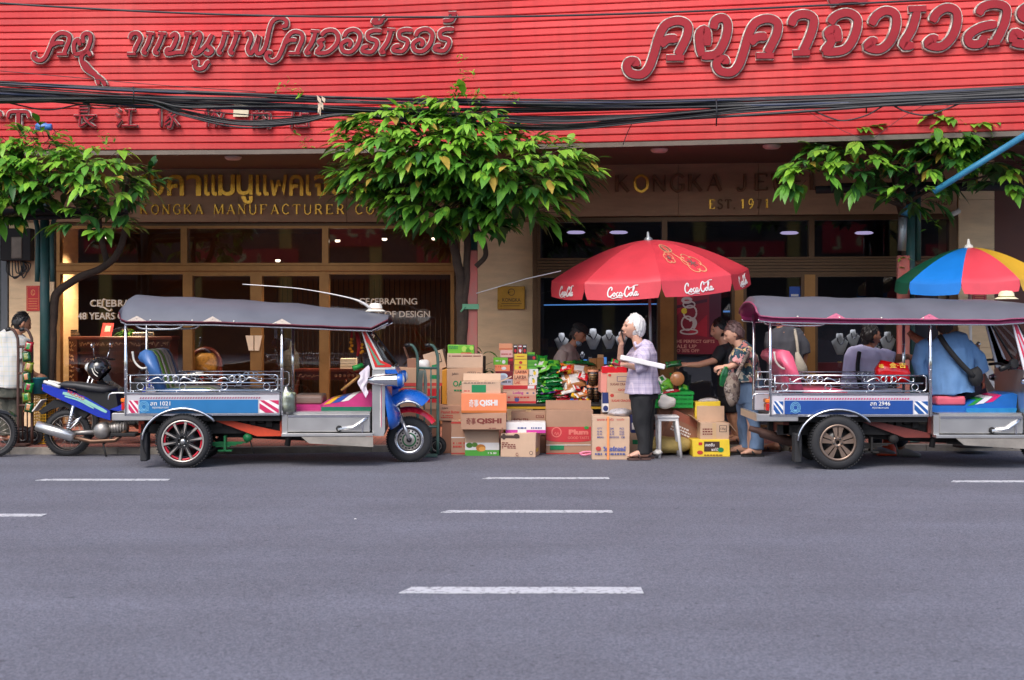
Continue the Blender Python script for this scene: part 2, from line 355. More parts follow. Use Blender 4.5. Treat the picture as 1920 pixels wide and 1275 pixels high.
def serif_letter(ch, x0, w_, z0, h, fm, mat, parent, y0, y1):
    mb = MB(mat); k = 0
    for pts, th in SER[ch]:
        wd = {0: .055, 1: .15, 2: .105}[th]*h; k += 1
        mb.stroke([(x0+p[0]*w_, z0+p[1]*h) for p in pts], wd, fm, y0, y1-.002*k, 3 if len(pts) > 3 else 0, False)
        if len(pts) == 2 and th != 2:
            for p, q in ((pts[0], pts[1]), (pts[1], pts[0])):
                if p[1] in (0, 1) and ch not in 'O' and abs(p[0]-q[0]) < .5: k += 1; mb.stroke([(x0+p[0]*w_-.11*h, z0+(p[1]*.95+.025)*h), (x0+p[0]*w_+.11*h, z0+(p[1]*.95+.025)*h)], .05*h, fm, y0, y1-.002*k, 0, False)
    return mb.build('letter', parent)
# ================================================================ LEFT SHOP  (front plane Y = 19)
D1 = 19.0; S1 = F/D1
def LX(px): return (px-960)/S1
def LZ(py): return 1.5+(600-py)/S1
shop = thing('shop_building', 'furniture shopfront with bronze framed glass, gold lettered brown fascia and beige stone piers', 'building', (-3.2, D1, HK))
def bxp(mb, x0, y0, x1, y1, ya, yb, bev=0): return mb.box((LX(x0), ya, LZ(y1)), (LX(x1), yb, LZ(y0)), bev)
mb = MB(stoneD)
for x0, x1 in ((-400,250),(250,451),(451,652),(652,853),(853,1003)): bxp(mb, x0+.4, 312, x1-.4, 417, D1-.12, D1+.3)
mb.build('fascia', shop)
for xa_, xb_, dd_ in ((863,1004,1.2),(20,104,1.0)):
    mb = MB(stone)
    for y0, y1 in ((417,470),(470,560),(560,650),(650,730),(730,812)): bxp(mb, xa_, y0+.1, xb_, y1-.1, D1-.06, D1+dd_)
    mb.build('pier', shop)
mb = MB(dark); mb.box((-14, D1+.30, 2.9), (.3, 26, 3.1)); mb.box((-8, 23.0, 0), (.2, 23.2, 3)); mb.box((-7.6, D1+.3, 0), (-7.4, 23, 3)); mb.build('interior_wall', shop)
mb = MB(M('shop_floor', srgb((96,72,54)), .3, var=.2)); mb.box((-7.4, D1+.15, 0), (.2, 23, HK+.03)); mb.build('interior_floor', shop)
mb = MB(M('upper_wall', srgb((150,120,100)), .85)); mb.box((-14, D1-.1, 3.54), (.25, 24, 9.5)); mb.build('wall', shop)
# roller shutter at the far left
mb = MB(M('shutter_grey', srgb((96,100,104)), .5, .4, vs=2, stretch=(8,8,1)))
for k in range(10): bxp(mb, -160+k*18, 417, -145+k*18, 812, D1-.04, D1+.1, .01)
mb.m(dark); bxp(mb, -420, 417, -160, 812, D1, D1+.2); bxp(mb, 16, 417, 20, 812, D1, D1+.2); mb.build('shutter', shop)
def window(parent, x0, y0, x1, y1, X, Z, fy, bw=6, mat=bronze, gl=tint, name='window', yshift=0):
    """frame of four butted bars and one pane; x, y in photo pixels on the plane"""
    mb = MB(mat); a, b_ = fy(x0), fy(x1)
    def bar(xa, ya, xb, yb, t=.07):
        p = [(X(xa), fy(xa)-t), (X(xb), fy(xb)-t), (X(xb), fy(xb)+.06), (X(xa), fy(xa)+.06)]
        mb.prism(p, Z(yb, (xa+xb)/2), Z(ya, (xa+xb)/2), 'z')
    bar(x0, y0, x0+bw, y1); bar(x1-bw, y0, x1, y1); bar(x0+bw, y0, x1-bw, y0+bw*.8, .065); bar(x0+bw, y1-bw*.8, x1-bw, y1, .065)
    f = mb.build(name, parent)
    m2 = MB(gl); xa, xb = x0+bw-1, x1-bw+1
    m2.raw([(X(xa), fy(xa)+.02, Z(y1-bw*.8+1, xa)), (X(xb), fy(xb)+.02, Z(y1-bw*.8+1, xb)), (X(xb), fy(xb)+.02, Z(y0+bw*.8-1, xb)), (X(xa), fy(xa)+.02, Z(y0+bw*.8-1, xa))], [(0,1,2,3)])
    m2.build('pane', f, recalc=False); return f
lz = lambda y, x: LZ(y); lf = lambda x: D1
mb = MB(bronzeD); bxp(mb, 104, 417.5, 863, 424, D1-.03, D1+.1); bxp(mb, 104, 424, 109, 812, D1-.02, D1+.1); bxp(mb, 852, 424, 863, 812, D1-.02, D1+.1); mb.build('surround', shop)
mb = MB(bronze); bxp(mb, 109, 498, 852, 509, D1-.09, D1+.08, .006); mb.build('transom', shop)
for a, b_ in ((109,347),(347,611),(611,852)): window(shop, a, 424, b_, 498, LX, lz, lf, 6)
window(shop, 109, 509, 352, 812, LX, lz, lf, 7)
window(shop, 611, 509, 852, 812, LX, lz, lf, 7)
for a, b_ in ((352,482),(482,611)):
    dr = window(shop, a, 509, b_, 806, LX, lz, lf, 11, bronze, tint, 'door')
    mb = MB(M('ivory_plate', srgb((236,205,170)), .45, var=.05)); q = 478.7 if a == 352 else 480.2
    pl = [(463,629),(477.7,629),(477.7,657),(469,657)] if a == 352 else [(479.6,629),(494,629),(488,657),(479.6,657)]
    mb.prism([(LX(x), LZ(y)) for x, y in pl], D1-.10, D1-.08); mb.build('push_plate', dr)
# window lettering
lt = MB(pale)
def ltext(s, x0, y0, x1, y1, bold=.012): lt.text(s, (LX(x0), D1-.012, LZ(y1)), (LX(x1)-LX(x0), 0, 0), (0, 0, LZ(y0)-LZ(y1)), bold)
def swash(x):   # the long-tailed L of the slogan
    fm = lambda u, v, z: V((LX(u), z, LZ(v)))
    lt.stroke([(x+7,562),(x+3,561),(x+1,567),(x+1,573),(x-3,576),(x+3,576),(x+9,580),(x+15,583),(x+18,579)], 2, fm, D1-.014, D1-.011, 4)
ltext('CE', 169, 562, 190, 575); swash(191); ltext('EB', 199, 562, 219, 575); ltext('RATING', 222, 562, 283, 575)
ltext('48 YEARS OF DESIGN', 146, 586, 305, 599)
lt.build('window_lettering', shop, recalc=False); lt = MB(pale)
ltext('CE', 673, 559, 693, 571); swash(695); ltext('EBRATING', 703, 559, 782, 571); ltext('48 YEARS OF DESIGN', 645, 583, 806, 595)
lt.build('window_lettering', shop)
# gold fascia lettering
for i, (s, a, b_) in enumerate([('ค',262,284),('ง',287,313),('ค',319,350),('า',355,382),('เ',386,396),('แ',388,412),('ม',414,445),('นู',448,478),('แ',484,508),('ฟ',510,542),('ค',546,572),('เ',577,587),('จ',592,618),('อ',624,650),('ร์',655,682)]):
    if s == 'เ' and i == 4: continue
    vs, fs = text_geo(s, .015); mb = MB(goldm)
    y0, y1 = (330, 369) if s not in ('นู', 'ร์') else ((330, 384) if s == 'นู' else (316, 369))
    ox, oz = LX(a), LZ(y1); W_, H_ = LX(b_)-LX(a), LZ(y0)-LZ(y1)
    for k, f in enumerate(fs): pass
    mb.raw([(ox+x*W_, D1-.17, oz+z*H_) for x, z in vs], fs); 
    g = bmesh.ops.extrude_face_region(mb.bm, geom=mb.bm.faces[:])
    for v in g['geom']:
        if isinstance(v, bmesh.types.BMVert): v.co.y += .04
    mb.build('letter', shop)
fmL = lambda u, v, z: V((u, z, v))
x = 268
for ch in 'KONGKA MANUFACTURER CO.':
    wpx = {' ': 20, 'I': 8, '.': 8, 'M': 23}.get(ch, 18.2)
    if ch != ' ': serif_letter(ch, LX(x), (wpx-3)/S1, LZ(403), 18/S1, fmL, goldm, shop, D1-.12, D1-.155)
    x += wpx+2.2 if ch != ' ' else wpx-6
# lights seen in the shop
def shop_lamp(p, e, c):
    l_ = bpy.data.lights.new('downlight', 'SPOT'); l_.energy = e; l_.color = c; l_.shadow_soft_size = .05; l_.spot_size = R(120); l_.spot_blend = .8
    o_ = bpy.data.objects.new('downlight', l_); COL.objects.link(o_); o_.location = p
for x, y in ((170,442),(202,448),(633,454),(721,451),(814,450),(521,491)):
    d = 19.4; p = P(x, y, d); o = MB(lampm); o.lathe([(0,0),(.022,0),(.034,.01),(.034,.03),(0,.03)], p, 'z', 12); o.build('downlight', shop); shop_lamp(p+V((0,0,-.06)), 120, (1,.74,.46))
# ================================================================ RIGHT SHOP (front plane oblique)
A0 = V((.28, 18.6)); A1 = V((4.94, 18.04)); AV = A1-A0
def ry(px):
    k = (px-960)/F; t = (A0.y*k-A0.x)/(AV.x-AV.y*k); return A0.y+AV.y*t
def RX(px): return (px-960)*ry(px)/F
def RZ(py, px=None, d=None): return 1.5+(600-py)*(ry(1300) if px is None else ry(px))/F
jew = thing('shop_building', 'jewellery shopfront with dark glass, bronze louvre band and faded metal letters on its stone fascia', 'building', (3.2, 18.3, HK))
def rbar(mb, xa, za, xb, zb, f=-.06, b_=.1):
    mb.prism([(RX(xa), ry(xa)+f), (RX(xb), ry(xb)+f), (RX(xb), ry(xb)+b_), (RX(xa), ry(xa)+b_)], za, zb, 'z'); return mb
zr = lambda y, x: RZ(y)     # heights constant along the oblique plane
mb = MB(stoneD)
for a, b_ in ((1003,1055),(1055,1270),(1270,1420),(1420,1570),(1570,1790)): rbar(mb, a+.4, RZ(405), b_-.4, 3.53, -.1, .3)
mb.build('fascia', jew)
mb = MB(stone)
for y0, y1 in ((306,380),(380,470),(470,560),(560,650),(650,730),(730,806)): rbar(mb, 1795, RZ(y1-.3), 1862, RZ(y0+.3), -.05, .8)
mb.build('pier', jew)
mb = MB(M('maroon_stone', srgb((96,54,42)), .6, vs=3)); 
for k in range(6): rbar(mb, 1864+k*90, HK, 1952+k*90, 3.5, -.02, .3)
mb.build('side_wall', jew)
mb = MB(M('upper_wall2', srgb((140,112,95)), .85)); mb.prism([(.3, 18.62), (12, 17.3), (12, 24), (.3, 24)], 3.54, 9.5, 'z'); mb.build('wall', jew)
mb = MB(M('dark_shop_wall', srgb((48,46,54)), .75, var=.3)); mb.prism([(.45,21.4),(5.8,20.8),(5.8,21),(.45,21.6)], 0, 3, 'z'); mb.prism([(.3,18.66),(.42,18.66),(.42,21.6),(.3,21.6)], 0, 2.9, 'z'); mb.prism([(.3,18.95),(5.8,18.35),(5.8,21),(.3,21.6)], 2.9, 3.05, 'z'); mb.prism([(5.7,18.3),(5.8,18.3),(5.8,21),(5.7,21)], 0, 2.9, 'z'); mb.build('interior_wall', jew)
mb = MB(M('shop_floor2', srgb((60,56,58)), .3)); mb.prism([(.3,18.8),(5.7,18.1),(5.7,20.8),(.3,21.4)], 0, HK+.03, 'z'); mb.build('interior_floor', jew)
mb = MB(bronzeD); rbar(mb, 1003, RZ(411.5), 1790, RZ(405), -.02, .12); rbar(mb, 999, HK, 1008, RZ(405), -.02, .3); rbar(mb, 1782, HK, 1795, RZ(405), -.02, .1); mb.build('surround', jew)
mb = MB(bronzeD)
for k in range(5): rbar(mb, 1008, RZ(516-k*5.8), 1782, RZ(516-k*5.8-5), -.07-.012*(k % 2), .08)
mb.build('louvre_band', jew)
for a, b_ in ((1008,1245),(1245,1520),(1520,1782)): window(jew, a, 411.5, b_, 487, RX, zr, ry, 5, bronzeD, tintR)
window(jew, 1008, 516, 1237, 800, RX, zr, ry, 5, bronzeD, tintL)
mb = MB(bronze); rbar(mb, 1237, HK, 1262, RZ(516), -.08, .08); rbar(mb, 1376, HK, 1392, RZ(516), -.08, .08); rbar(mb, 1506, HK, 1526, RZ(516), -.08, .08); mb.build('mullion', jew)
for a, b_ in ((1262,1376),(1392,1506)): window(jew, a, 516, b_, 800, RX, zr, ry, 6, bronzeD, tintR, 'door')
window(jew, 1526, 516, 1782, 800, RX, zr, ry, 5, bronzeD, tintL)
x = 1152
for i, ch in enumerate('KONGKA JEWELS'):
    wpx = 34
    if ch != ' ':
        f_ = lambda u, v, z: V((RX(u), ry(u)+z, v))
        mat_ = goldm if i == 1 else goldD
        mb = MB(mat_); k = 0
        for pts, th in SER[ch]:
            wd = {0: 2.2, 1: 6, 2: 4.6}[th]; k += 1
            mb.stroke([(x+p[0]*29, (360-p[1]*31)) for p in pts], wd, lambda u, v, z: V((RX(u), ry(u)+z, RZ(v))), -.10, -.15+.002*k, 3 if len(pts) > 3 else 0, False)
        mb.build('letter', jew)
    x += wpx if ch != ' ' else 20
x = 1327
for i, ch in enumerate('EST.1971'):
    mb = MB(goldm if ch in '19' or i == 0 else goldD); k = 0
    for pts, th in SER[ch]:
        wd = {0: 1.3, 1: 3.2, 2: 2.4}[th]; k += 1
        mb.stroke([(x+p[0]*12, (393-p[1]*17)) for p in pts], wd, lambda u, v, z: V((RX(u), ry(u)+z, RZ(v))), -.10, -.13+.002*k, 3 if len(pts) > 3 else 0, False)
    mb.build('letter', jew); x += 15 if ch != '.' else 12
mb = MB(goldD); mb.text('อิ่มทอง', (RX(1735), ry(1735)-.11, RZ(390)), (RX(1780)-RX(1735), ry(1780)-ry(1735), 0), (0,0,.08)); mb.build('letter', jew)
# LED strips of the display
led = M('cyan_led', (.10,.30,.75), .5, var=0, emit=.45)
mb = MB(led); p = [P(1012, 572, ry(1012)+.25), P(1232, 570, ry(1232)+.25)]; mb.tube(p, .007, 6); mb.build('led_strip', jew); mb = MB(led); p = [P(1016.5, 574, ry(1016)+.25), P(1016.5, 690, ry(1016)+.25)]; mb.tube(p, .007, 6); mb.build('led_strip', jew); mb = MB(led)
mb.tube([P(1356, 584, ry(1356)+.3), P(1372, 584, ry(1372)+.3)], .012, 6); mb.build('led_strip', jew); mb = MB(led); mb.tube([P(1396, 584, ry(1396)+.3), P(1412, 584, ry(1412)+.3)], .012, 6); mb.build('led_strip', jew)
# pale glow lamps behind the upper panes
for x, y in ((1080,436),(1160,436),(1480,437),(1620,437)):
    o = MB(M('violet_lamp', (.6,.52,.85), .5, var=0, emit=.55)); o.lathe([(0,.02),(.10,.02),(.13,0),(.10,-.015),(0,-.02)], P(x, y, 19.6), 'z', 14); o.build('ceiling_lamp', jew); shop_lamp(P(x, y, 19.6)+V((0,-.1,-.05)), 34, (.82,.86,1))
# canopy soffit with lamps, hung under the red cladding
def pan_d(x):   # plan curve of the cladding front
    pts = [(-30,17.9),(-6.6,17.12),(-3.05,16.97),(-1.5,16.8),(0,16.5),(2.7,15.95),(5.7,15.22),(30,8.8)]
    for (a, ya), (b_, yb) in zip(pts, pts[1:]):
        if a <= x <= b_: return ya+(yb-ya)*(x-a)/(b_-a)
PZ = 3.535
XS = [-12,-9,-6.6,-5,-4,-3.05,-2.3,-1.5,-.8,0,.9,1.8,2.7,3.7,4.7,5.7,7.2]
mb = MB(soff)
for a, b_ in zip(XS, XS[1:]):
    ya = 18.9 if a < .1 else 18.6-.12*(a-.1); yb = 18.9 if b_ < .1 else 18.6-.12*(b_-.1)
    n = 8
    for k in range(n):
        s, e = k/n, (k+.93)/n
        mb.raw([(a, pan_d(a)+.08+(ya-pan_d(a)-.08)*s, PZ-.03), (b_, pan_d(b_)+.08+(yb-pan_d(b_)-.08)*s, PZ-.03), (b_, pan_d(b_)+.08+(yb-pan_d(b_)-.08)*e, PZ-.03), (a, pan_d(a)+.08+(ya-pan_d(a)-.08)*e, PZ-.03)], [(0,1,2,3)])
    mb.raw([(a, pan_d(a)+.08, PZ-.01), (b_, pan_d(b_)+.08, PZ-.01), (b_, yb, PZ-.01), (a, ya, PZ-.01)], [(0,1,2,3)])
mb.build('soffit', shop, recalc=False)
lm = M('frosted_lamp', srgb((214,190,180)), .4, var=.05)
for x, y in ((437,296),(1236,282),(1447,275)):
    d = (PZ-1.5-.05)*F/(600-y); p = P(x, y, d); p.z = PZ-.035
    o = MB(lm); o.lathe([(0,-.045),(.075,-.04),(.1,-.02),(.105,0)], p, 'z', 20); o.build('soffit_lamp', shop if x < 900 else jew)
# ================================================================ RED SLATTED CLADDING WITH LETTERS
redm = M('red_slats', srgb((200,38,42)), .5, var=.10, vs=1.1, stretch=(.35,1,7), bump=.15, bs=18, spec=.4)
n, L, b = nodes_of(redm)
s3 = n.nodes.new('ShaderNodeTexNoise'); s3.inputs['Scale'].default_value = .55; s3.inputs['Detail'].default_value = 7
L.new(n.nodes['Texture Coordinate'].outputs['Object'], s3.inputs['Vector'])
c3 = n.nodes.new('ShaderNodeValToRGB'); c3.color_ramp.elements[0].position = .42; c3.color_ramp.elements[1].position = .72
c3.color_ramp.elements[0].color = (0,0,0,1); c3.color_ramp.elements[1].color = (.55,.55,.55,1); L.new(s3.outputs['Fac'], c3.inputs[0])
mx = n.nodes.new('ShaderNodeMix'); mx.data_type = 'RGBA'; L.new(c3.outputs[0], mx.inputs[0]); old = b.inputs['Base Color'].links[0].from_socket
L.new(old, mx.inputs[6]); mx.inputs[7].default_value = (*srgb((214,82,76)),1)
sp_ = n.nodes.new('ShaderNodeSeparateXYZ'); L.new(n.nodes['Texture Coordinate'].outputs['Object'], sp_.inputs[0])
dv = n.nodes.new('ShaderNodeMath'); dv.operation = 'DIVIDE'; dv.inputs[1].default_value = .0835; L.new(sp_.outputs[2], dv.inputs[0])
fl_n = n.nodes.new('ShaderNodeMath'); fl_n.operation = 'FLOOR'; L.new(dv.outputs[0], fl_n.inputs[0])
xs_ = n.nodes.new('ShaderNodeMath'); xs_.operation = 'MULTIPLY_ADD'; xs_.inputs[1].default_value = .31; xs_.inputs[2].default_value = 7; L.new(sp_.outputs[0], xs_.inputs[0])
xf_ = n.nodes.new('ShaderNodeMath'); xf_.operation = 'FLOOR'; L.new(xs_.outputs[0], xf_.inputs[0])
cb_ = n.nodes.new('ShaderNodeCombineXYZ'); L.new(fl_n.outputs[0], cb_.inputs[0]); L.new(xf_.outputs[0], cb_.inputs[1])
wn_ = n.nodes.new('ShaderNodeTexWhiteNoise'); wn_.noise_dimensions = '2D'; L.new(cb_.outputs[0], wn_.inputs['Vector'])
wr_ = n.nodes.new('ShaderNodeMapRange'); wr_.inputs['To Min'].default_value = .86; wr_.inputs['To Max'].default_value = 1.07; L.new(wn_.outputs['Value'], wr_.inputs[0])
# rain streaks and grime
mg = n.nodes.new('ShaderNodeMapping'); mg.inputs['Scale'].default_value = (5, 5, .35); L.new(n.nodes['Texture Coordinate'].outputs['Object'], mg.inputs[0])
ng = n.nodes.new('ShaderNodeTexNoise'); ng.inputs['Scale'].default_value = 1.6; ng.inputs['Detail'].default_value = 8; L.new(mg.outputs[0], ng.inputs['Vector'])
gr_ = n.nodes.new('ShaderNodeMapRange'); gr_.inputs['From Min'].default_value = .30; gr_.inputs['From Max'].default_value = .55; gr_.inputs['To Min'].default_value = .86; gr_.inputs['To Max'].default_value = 1; L.new(ng.outputs['Fac'], gr_.inputs[0])
ml = n.nodes.new('ShaderNodeMath'); ml.operation = 'MULTIPLY'; L.new(wr_.outputs[0], ml.inputs[0]); L.new(gr_.outputs[0], ml.inputs[1])
mf = n.nodes.new('ShaderNodeMix'); mf.data_type = 'RGBA'; mf.blend_type = 'MULTIPLY'; mf.inputs[0].default_value = 1; L.new(mx.outputs[2], mf.inputs[6]); L.new(ml.outputs[0], mf.inputs[7]); L.new(mf.outputs[2], b.inputs['Base Color'])
sign = thing('slatted_signboard', 'long curved board of red painted slats carrying raised Thai and Chinese shop letters', 'signboard', (0, 16.6, PZ))
PITCH = .0835; NS = 38; groove = M('slat_gap', (.10,.012,.012), .9)
mb = MB(redm)
rs = random.Random(3)
for k in range(NS):
    z0 = PZ+k*PITCH+.0028; z1 = PZ+(k+1)*PITCH-.0028
    js = sorted([-12, 8]+[rs.uniform(-11, 7) for _ in range(4)])
    prof = [(.014, z0-.001), (.004, z0+.003), (0, z0+.012), (.002+.006*rs.random(), z1-.006), (.014, z1+.001)]
    rows = []
    for x in XS:
        j = rs.uniform(-.0015, .0015)
        rows.append([(x, pan_d(x)+q[0]+j, q[1]) for q in prof])
    vs = [p for r in rows for p in r]; n_ = len(prof)
    mb.raw(vs, [(i*n_+k2, (i+1)*n_+k2, (i+1)*n_+k2+1, i*n_+k2+1) for i in range(len(XS)-1) for k2 in range(n_-1)])
mb.m(groove)
for a, b_ in zip(XS, XS[1:]):
    mb.raw([(a, pan_d(a)+.020, PZ), (b_, pan_d(b_)+.020, PZ), (b_, pan_d(b_)+.020, PZ+NS*PITCH), (a, pan_d(a)+.020, PZ+NS*PITCH)], [(0,1,2,3)])
mb.build('slat_panel', sign, recalc=False)
mb = MB(M('grey_fascia_trim', srgb((120,108,98)), .6, .2))
for a, b_ in zip(XS, XS[1:]): mb.prism([(a, pan_d(a)+.01), (b_, pan_d(b_)+.01), (b_, pan_d(b_)+.09), (a, pan_d(a)+.09)], PZ-.055, PZ-.004, 'z')
mb.build('bottom_trim', sign)
def on_panel(u, v, z):   # photo pixel -> point z metres in front of the cladding
    k = (u-960)/F; d = 16.5
    for _ in range(12): d = pan_d(k*d)
    return V((k*d, d-z, 1.5+(600-v)*d/F))
edge = M('letter_edge', srgb((236,226,212)), .4, 0, var=.25, vs=14, vdark=srgb((96,70,64)))
face = M('letter_face', srgb((150,28,40)), .45, var=.14, vs=5, spec=.25)
def letter(strokes, w_, mir=1):
    mb = MB(edge)
    for k, s in enumerate(strokes):
        mb.m(edge); mb.stroke(s, w_+4.4*mir, on_panel, -.005, .050+.002*k); mb.m(M('letter_side', srgb((70,44,44)), .5)); mb.stroke(s, w_+1.0*mir, on_panel, .04, .060+.002*k)
        mb.m(face); mb.stroke(s, w_-.6, on_panel, .05, .074+.002*k)
    mb.build('letter', sign)
q4 = lambda s, ox=0, oy=0: [(ox+a/4, oy+b_/4) for a, b_ in s]
W4 = 7.6
LEFT = [
 [[(283,408),(265,410),(268,442),(310,462),(350,440),(385,370),(420,290),(470,256),(525,270),(532,310),(510,365),(492,412)],[(438,413),(515,413)],[(398,352),(440,330),(490,330)]],
 [[(640,330),(632,280),(660,258),(690,275),(685,330),(655,390),(600,412),(567,410)],[(570,408),(568,335),(598,306),(612,350)]],
 [[(690,428),(672,398),(640,410),(622,450),(650,520),(710,560),(770,600),(805,650)],[(640,470),(690,530),(730,570),(752,640)]],
 [[(985,300),(1000,265),(1040,258),(1062,290),(1040,340),(1015,395)],[(962,412),(1030,412)]],
 [[(1142,262),(1115,340),(1085,395),(1112,408)],[(1105,256),(1165,262)]], [[(1230,262),(1200,340),(1170,395),(1200,408)],[(1195,256),(1255,262)]],
 [[(1290,285),(1320,262),(1335,290),(1300,370),(1262,378),(1262,410),(1300,408),(1340,400),(1390,400)],[(1420,262),(1400,330),(1375,400)],[(1392,257),(1445,262)]],
 [[(1465,280),(1500,258),(1510,290),(1485,360),(1465,405),(1500,400),(1560,340),(1600,265)],[(1560,345),(1600,385),(1575,412),(1540,400)]],
 [[(1445,478),(1480,470),(1470,505),(1500,525),(1540,512),(1560,480),(1580,468)]],
 [[(1700,258),(1675,340),(1648,395),(1672,408)],[(1672,254),(1725,258)]], [[(1788,258),(1760,340),(1735,395),(1760,408)],[(1760,254),(1812,258)]]]
for s in LEFT: letter([q4(t) for t in s], W4)
o2 = 480
LEFT2 = [
 [[(-70,275),(-45,258),(-30,300),(-55,370),(-30,410),(10,340),(30,275),(20,330),(10,400),(45,405),(80,350),(105,240),(130,170),(180,142),(230,160),(232,200),(200,205)]],
 [[(125,405),(95,400),(85,435),(120,466),(170,445),(205,375),(235,300),(280,250),(340,255),(355,300),(330,360),(312,405)],[(250,406),(335,406)],[(220,335),(260,310),(310,310)]],
 [[(455,245),(425,330),(380,400),(415,402)],[(415,242),(478,246)]],
 [[(495,275),(530,242),(590,240),(622,285),(605,345),(540,400),(460,400),(500,350),(475,320),(520,300)]],
 [[(665,285),(690,245),(745,232),(785,270),(770,340),(720,395),(660,390),(645,340),(690,310),(715,330),(700,360)]],
 [[(945,240),(890,238),(845,258),(850,295),(905,315),(905,355),(870,397),(805,390),(812,362),(845,355)]],
 [[(880,182),(935,178),(950,152),(980,130)],[(880,182),(890,160),(920,150)]],
 [[(1020,232),(990,320),(940,395),(975,398)],[(985,230),(1045,234)]],
 [[(1175,235),(1120,232),(1080,250),(1085,290),(1135,310),(1135,350),(1100,392),(1035,385),(1045,358),(1080,352)]],
 [[(1200,280),(1225,240),(1285,228),(1325,265),(1310,335),(1258,390),(1195,385),(1182,335),(1228,305),(1255,325),(1240,355)]],
 [[(1485,228),(1425,228),(1385,248),(1390,288),(1445,305),(1445,345),(1410,388),(1345,380),(1352,355),(1388,348)]],
 [[(1405,165),(1465,160),(1482,130),(1500,108)],[(1445,108),(1505,106)]]]
for s in LEFT2: letter([q4(t, o2) for t in s], W4)
W5 = 15.5
KO = [[(1165,505),(1160,470),(1115,470),(1098,510),(1130,558),(1210,565),(1265,510),(1305,400),(1340,280),(1390,195),(1480,165),(1550,195),(1550,270),(1510,360),(1475,420)],[(1395,442),(1525,442)],[(1350,350),(1400,305),(1475,300)]]
RIGHT = [[q4(t, 900) for t in KO], [q4(t, 900) for t in [[(1745,225),(1760,165),(1815,145),(1850,190),(1835,300),(1770,410),(1655,430)],[(1655,428),(1638,270),(1690,235),(1700,350)]]],
 [[(a+167.5, b_-4) for a, b_ in q4(t, 900)] for t in KO],
 [q4(t, 1440) for t in [[(165,200),(195,135),(265,115),(330,145),(325,225),(285,330),(250,400)],[(180,407),(305,402)]]],
 [q4(t, 1440) for t in [[(455,185),(500,130),(585,105),(655,145),(655,230),(610,335),(545,388),(405,400)],[(405,400),(465,320),(440,255),(500,228),(515,320)]]],
 [q4(t, 1440) for t in [[(455,30),(520,5),(640,-5),(735,8)]]],
 [q4(t, 1440) for t in [[(765,195),(800,130),(870,90),(940,115),(950,200),(910,310),(830,378),(735,362),(770,318),(800,330)]]],
 [q4(t, 1440) for t in [[(1110,85),(1065,230),(1000,345),(1080,348)],[(1045,78),(1175,74)]]],
 [q4(t, 1440) for t in [[(1220,172),(1255,108),(1325,68),(1395,92),(1405,180),(1365,288),(1285,358),(1185,342),(1220,298),(1255,310)]]],
 [q4(t, 1440) for t in [[(1565,118),(1600,62),(1690,40),(1770,70),(1765,160),(1725,260),(1690,320)],[(1700,190),(1580,215),(1492,275),(1500,335),(1580,335),(1610,280)],[(1640,330),(1722,322)]]],
 [q4(t, 1440) for t in [[(2080,40),(1960,50),(1890,90),(1895,140),(1980,160),(2060,200),(2050,290),(1960,340),(1815,330)],[(1815,328),(1835,255),(1900,280)]]]]
for s in RIGHT: letter(s, W5, 1.15)
# small Chinese letters and the T.
HAN = [[[(152,198),(152,218)],[(152,199),(170,199)],[(152,205),(168,205)],[(152,211),(168,211)],[(141,218),(182,218)],[(154,220),(153,237),(164,232)],[(160,220),(168,230),(181,239)],[(178,222),(168,228)]],
 [[(222,203),(228,209)],[(219,215),(226,219)],[(221,238),(230,226)],[(236,207),(256,207)],[(246,208),(244,236)],[(232,237),(260,237)]],
 [[(308,198),(298,214)],[(303,210),(303,238)],[(322,197),(324,202)],[(312,204),(336,204)],[(318,210),(332,210)],[(328,211),(314,222)],[(318,216),(326,224),(322,240),(316,238)],[(320,222),(311,230)],[(322,228),(311,237)],[(334,214),(327,220)],[(326,222),(338,237)]],
 [[(393,198),(386,214)],[(390,210),(390,238)],[(412,199),(398,203)],[(396,210),(414,210)],[(405,203),(405,238)],[(404,212),(396,224)],[(406,214),(412,222)],[(420,212),(414,232),(426,232)],[(424,224),(428,236)]],
 [[(488,196),(490,201)],[(472,203),(510,203)],[(482,206),(485,211)],[(498,206),(495,211)],[(475,214),(475,240)],[(475,214),(507,214)],[(507,214),(507,238),(502,240)],[(484,228),(498,228)],[(484,236),(498,236)],[(484,227),(484,238)],[(498,227),(498,238)],[(488,218),(482,225)],[(494,218),(500,225)]],
 [[(566,196),(567,201)],[(550,204),(586,204)],[(552,204),(546,240)],[(566,208),(566,224)],[(566,215),(580,215)],[(556,226),(578,226)],[(556,238),(578,238)],[(556,225),(556,239)],[(578,225),(578,239)]]]
for s in HAN: letter(s, 4.3, .5)
letter([[(38,243),(38,215),(38,213)][::1]], 8); letter([[(18,222),(22,212),(38,211),(54,212),(58,222)]], 6); letter([[(66,247.5),(67.5,247.5),(69,247.5)]], 6); letter([[(-12,212),(2,212),(6,220)]], 6)
mb = MB(M('cream_plate', srgb((214,200,170)), .6, var=.1)); 
mb.raw([on_panel(*q) for q in ((440,194,.06),(469,194,.06),(467,220,.06),(439,220,.06),(440,194,.02),(469,194,.02),(467,220,.02),(439,220,.02))], [(0,1,2,3),(7,6,5,4),(0,4,5,1),(1,5,6,2),(2,6,7,3),(3,7,4,0)]); mb.build('cover_plate', sign)
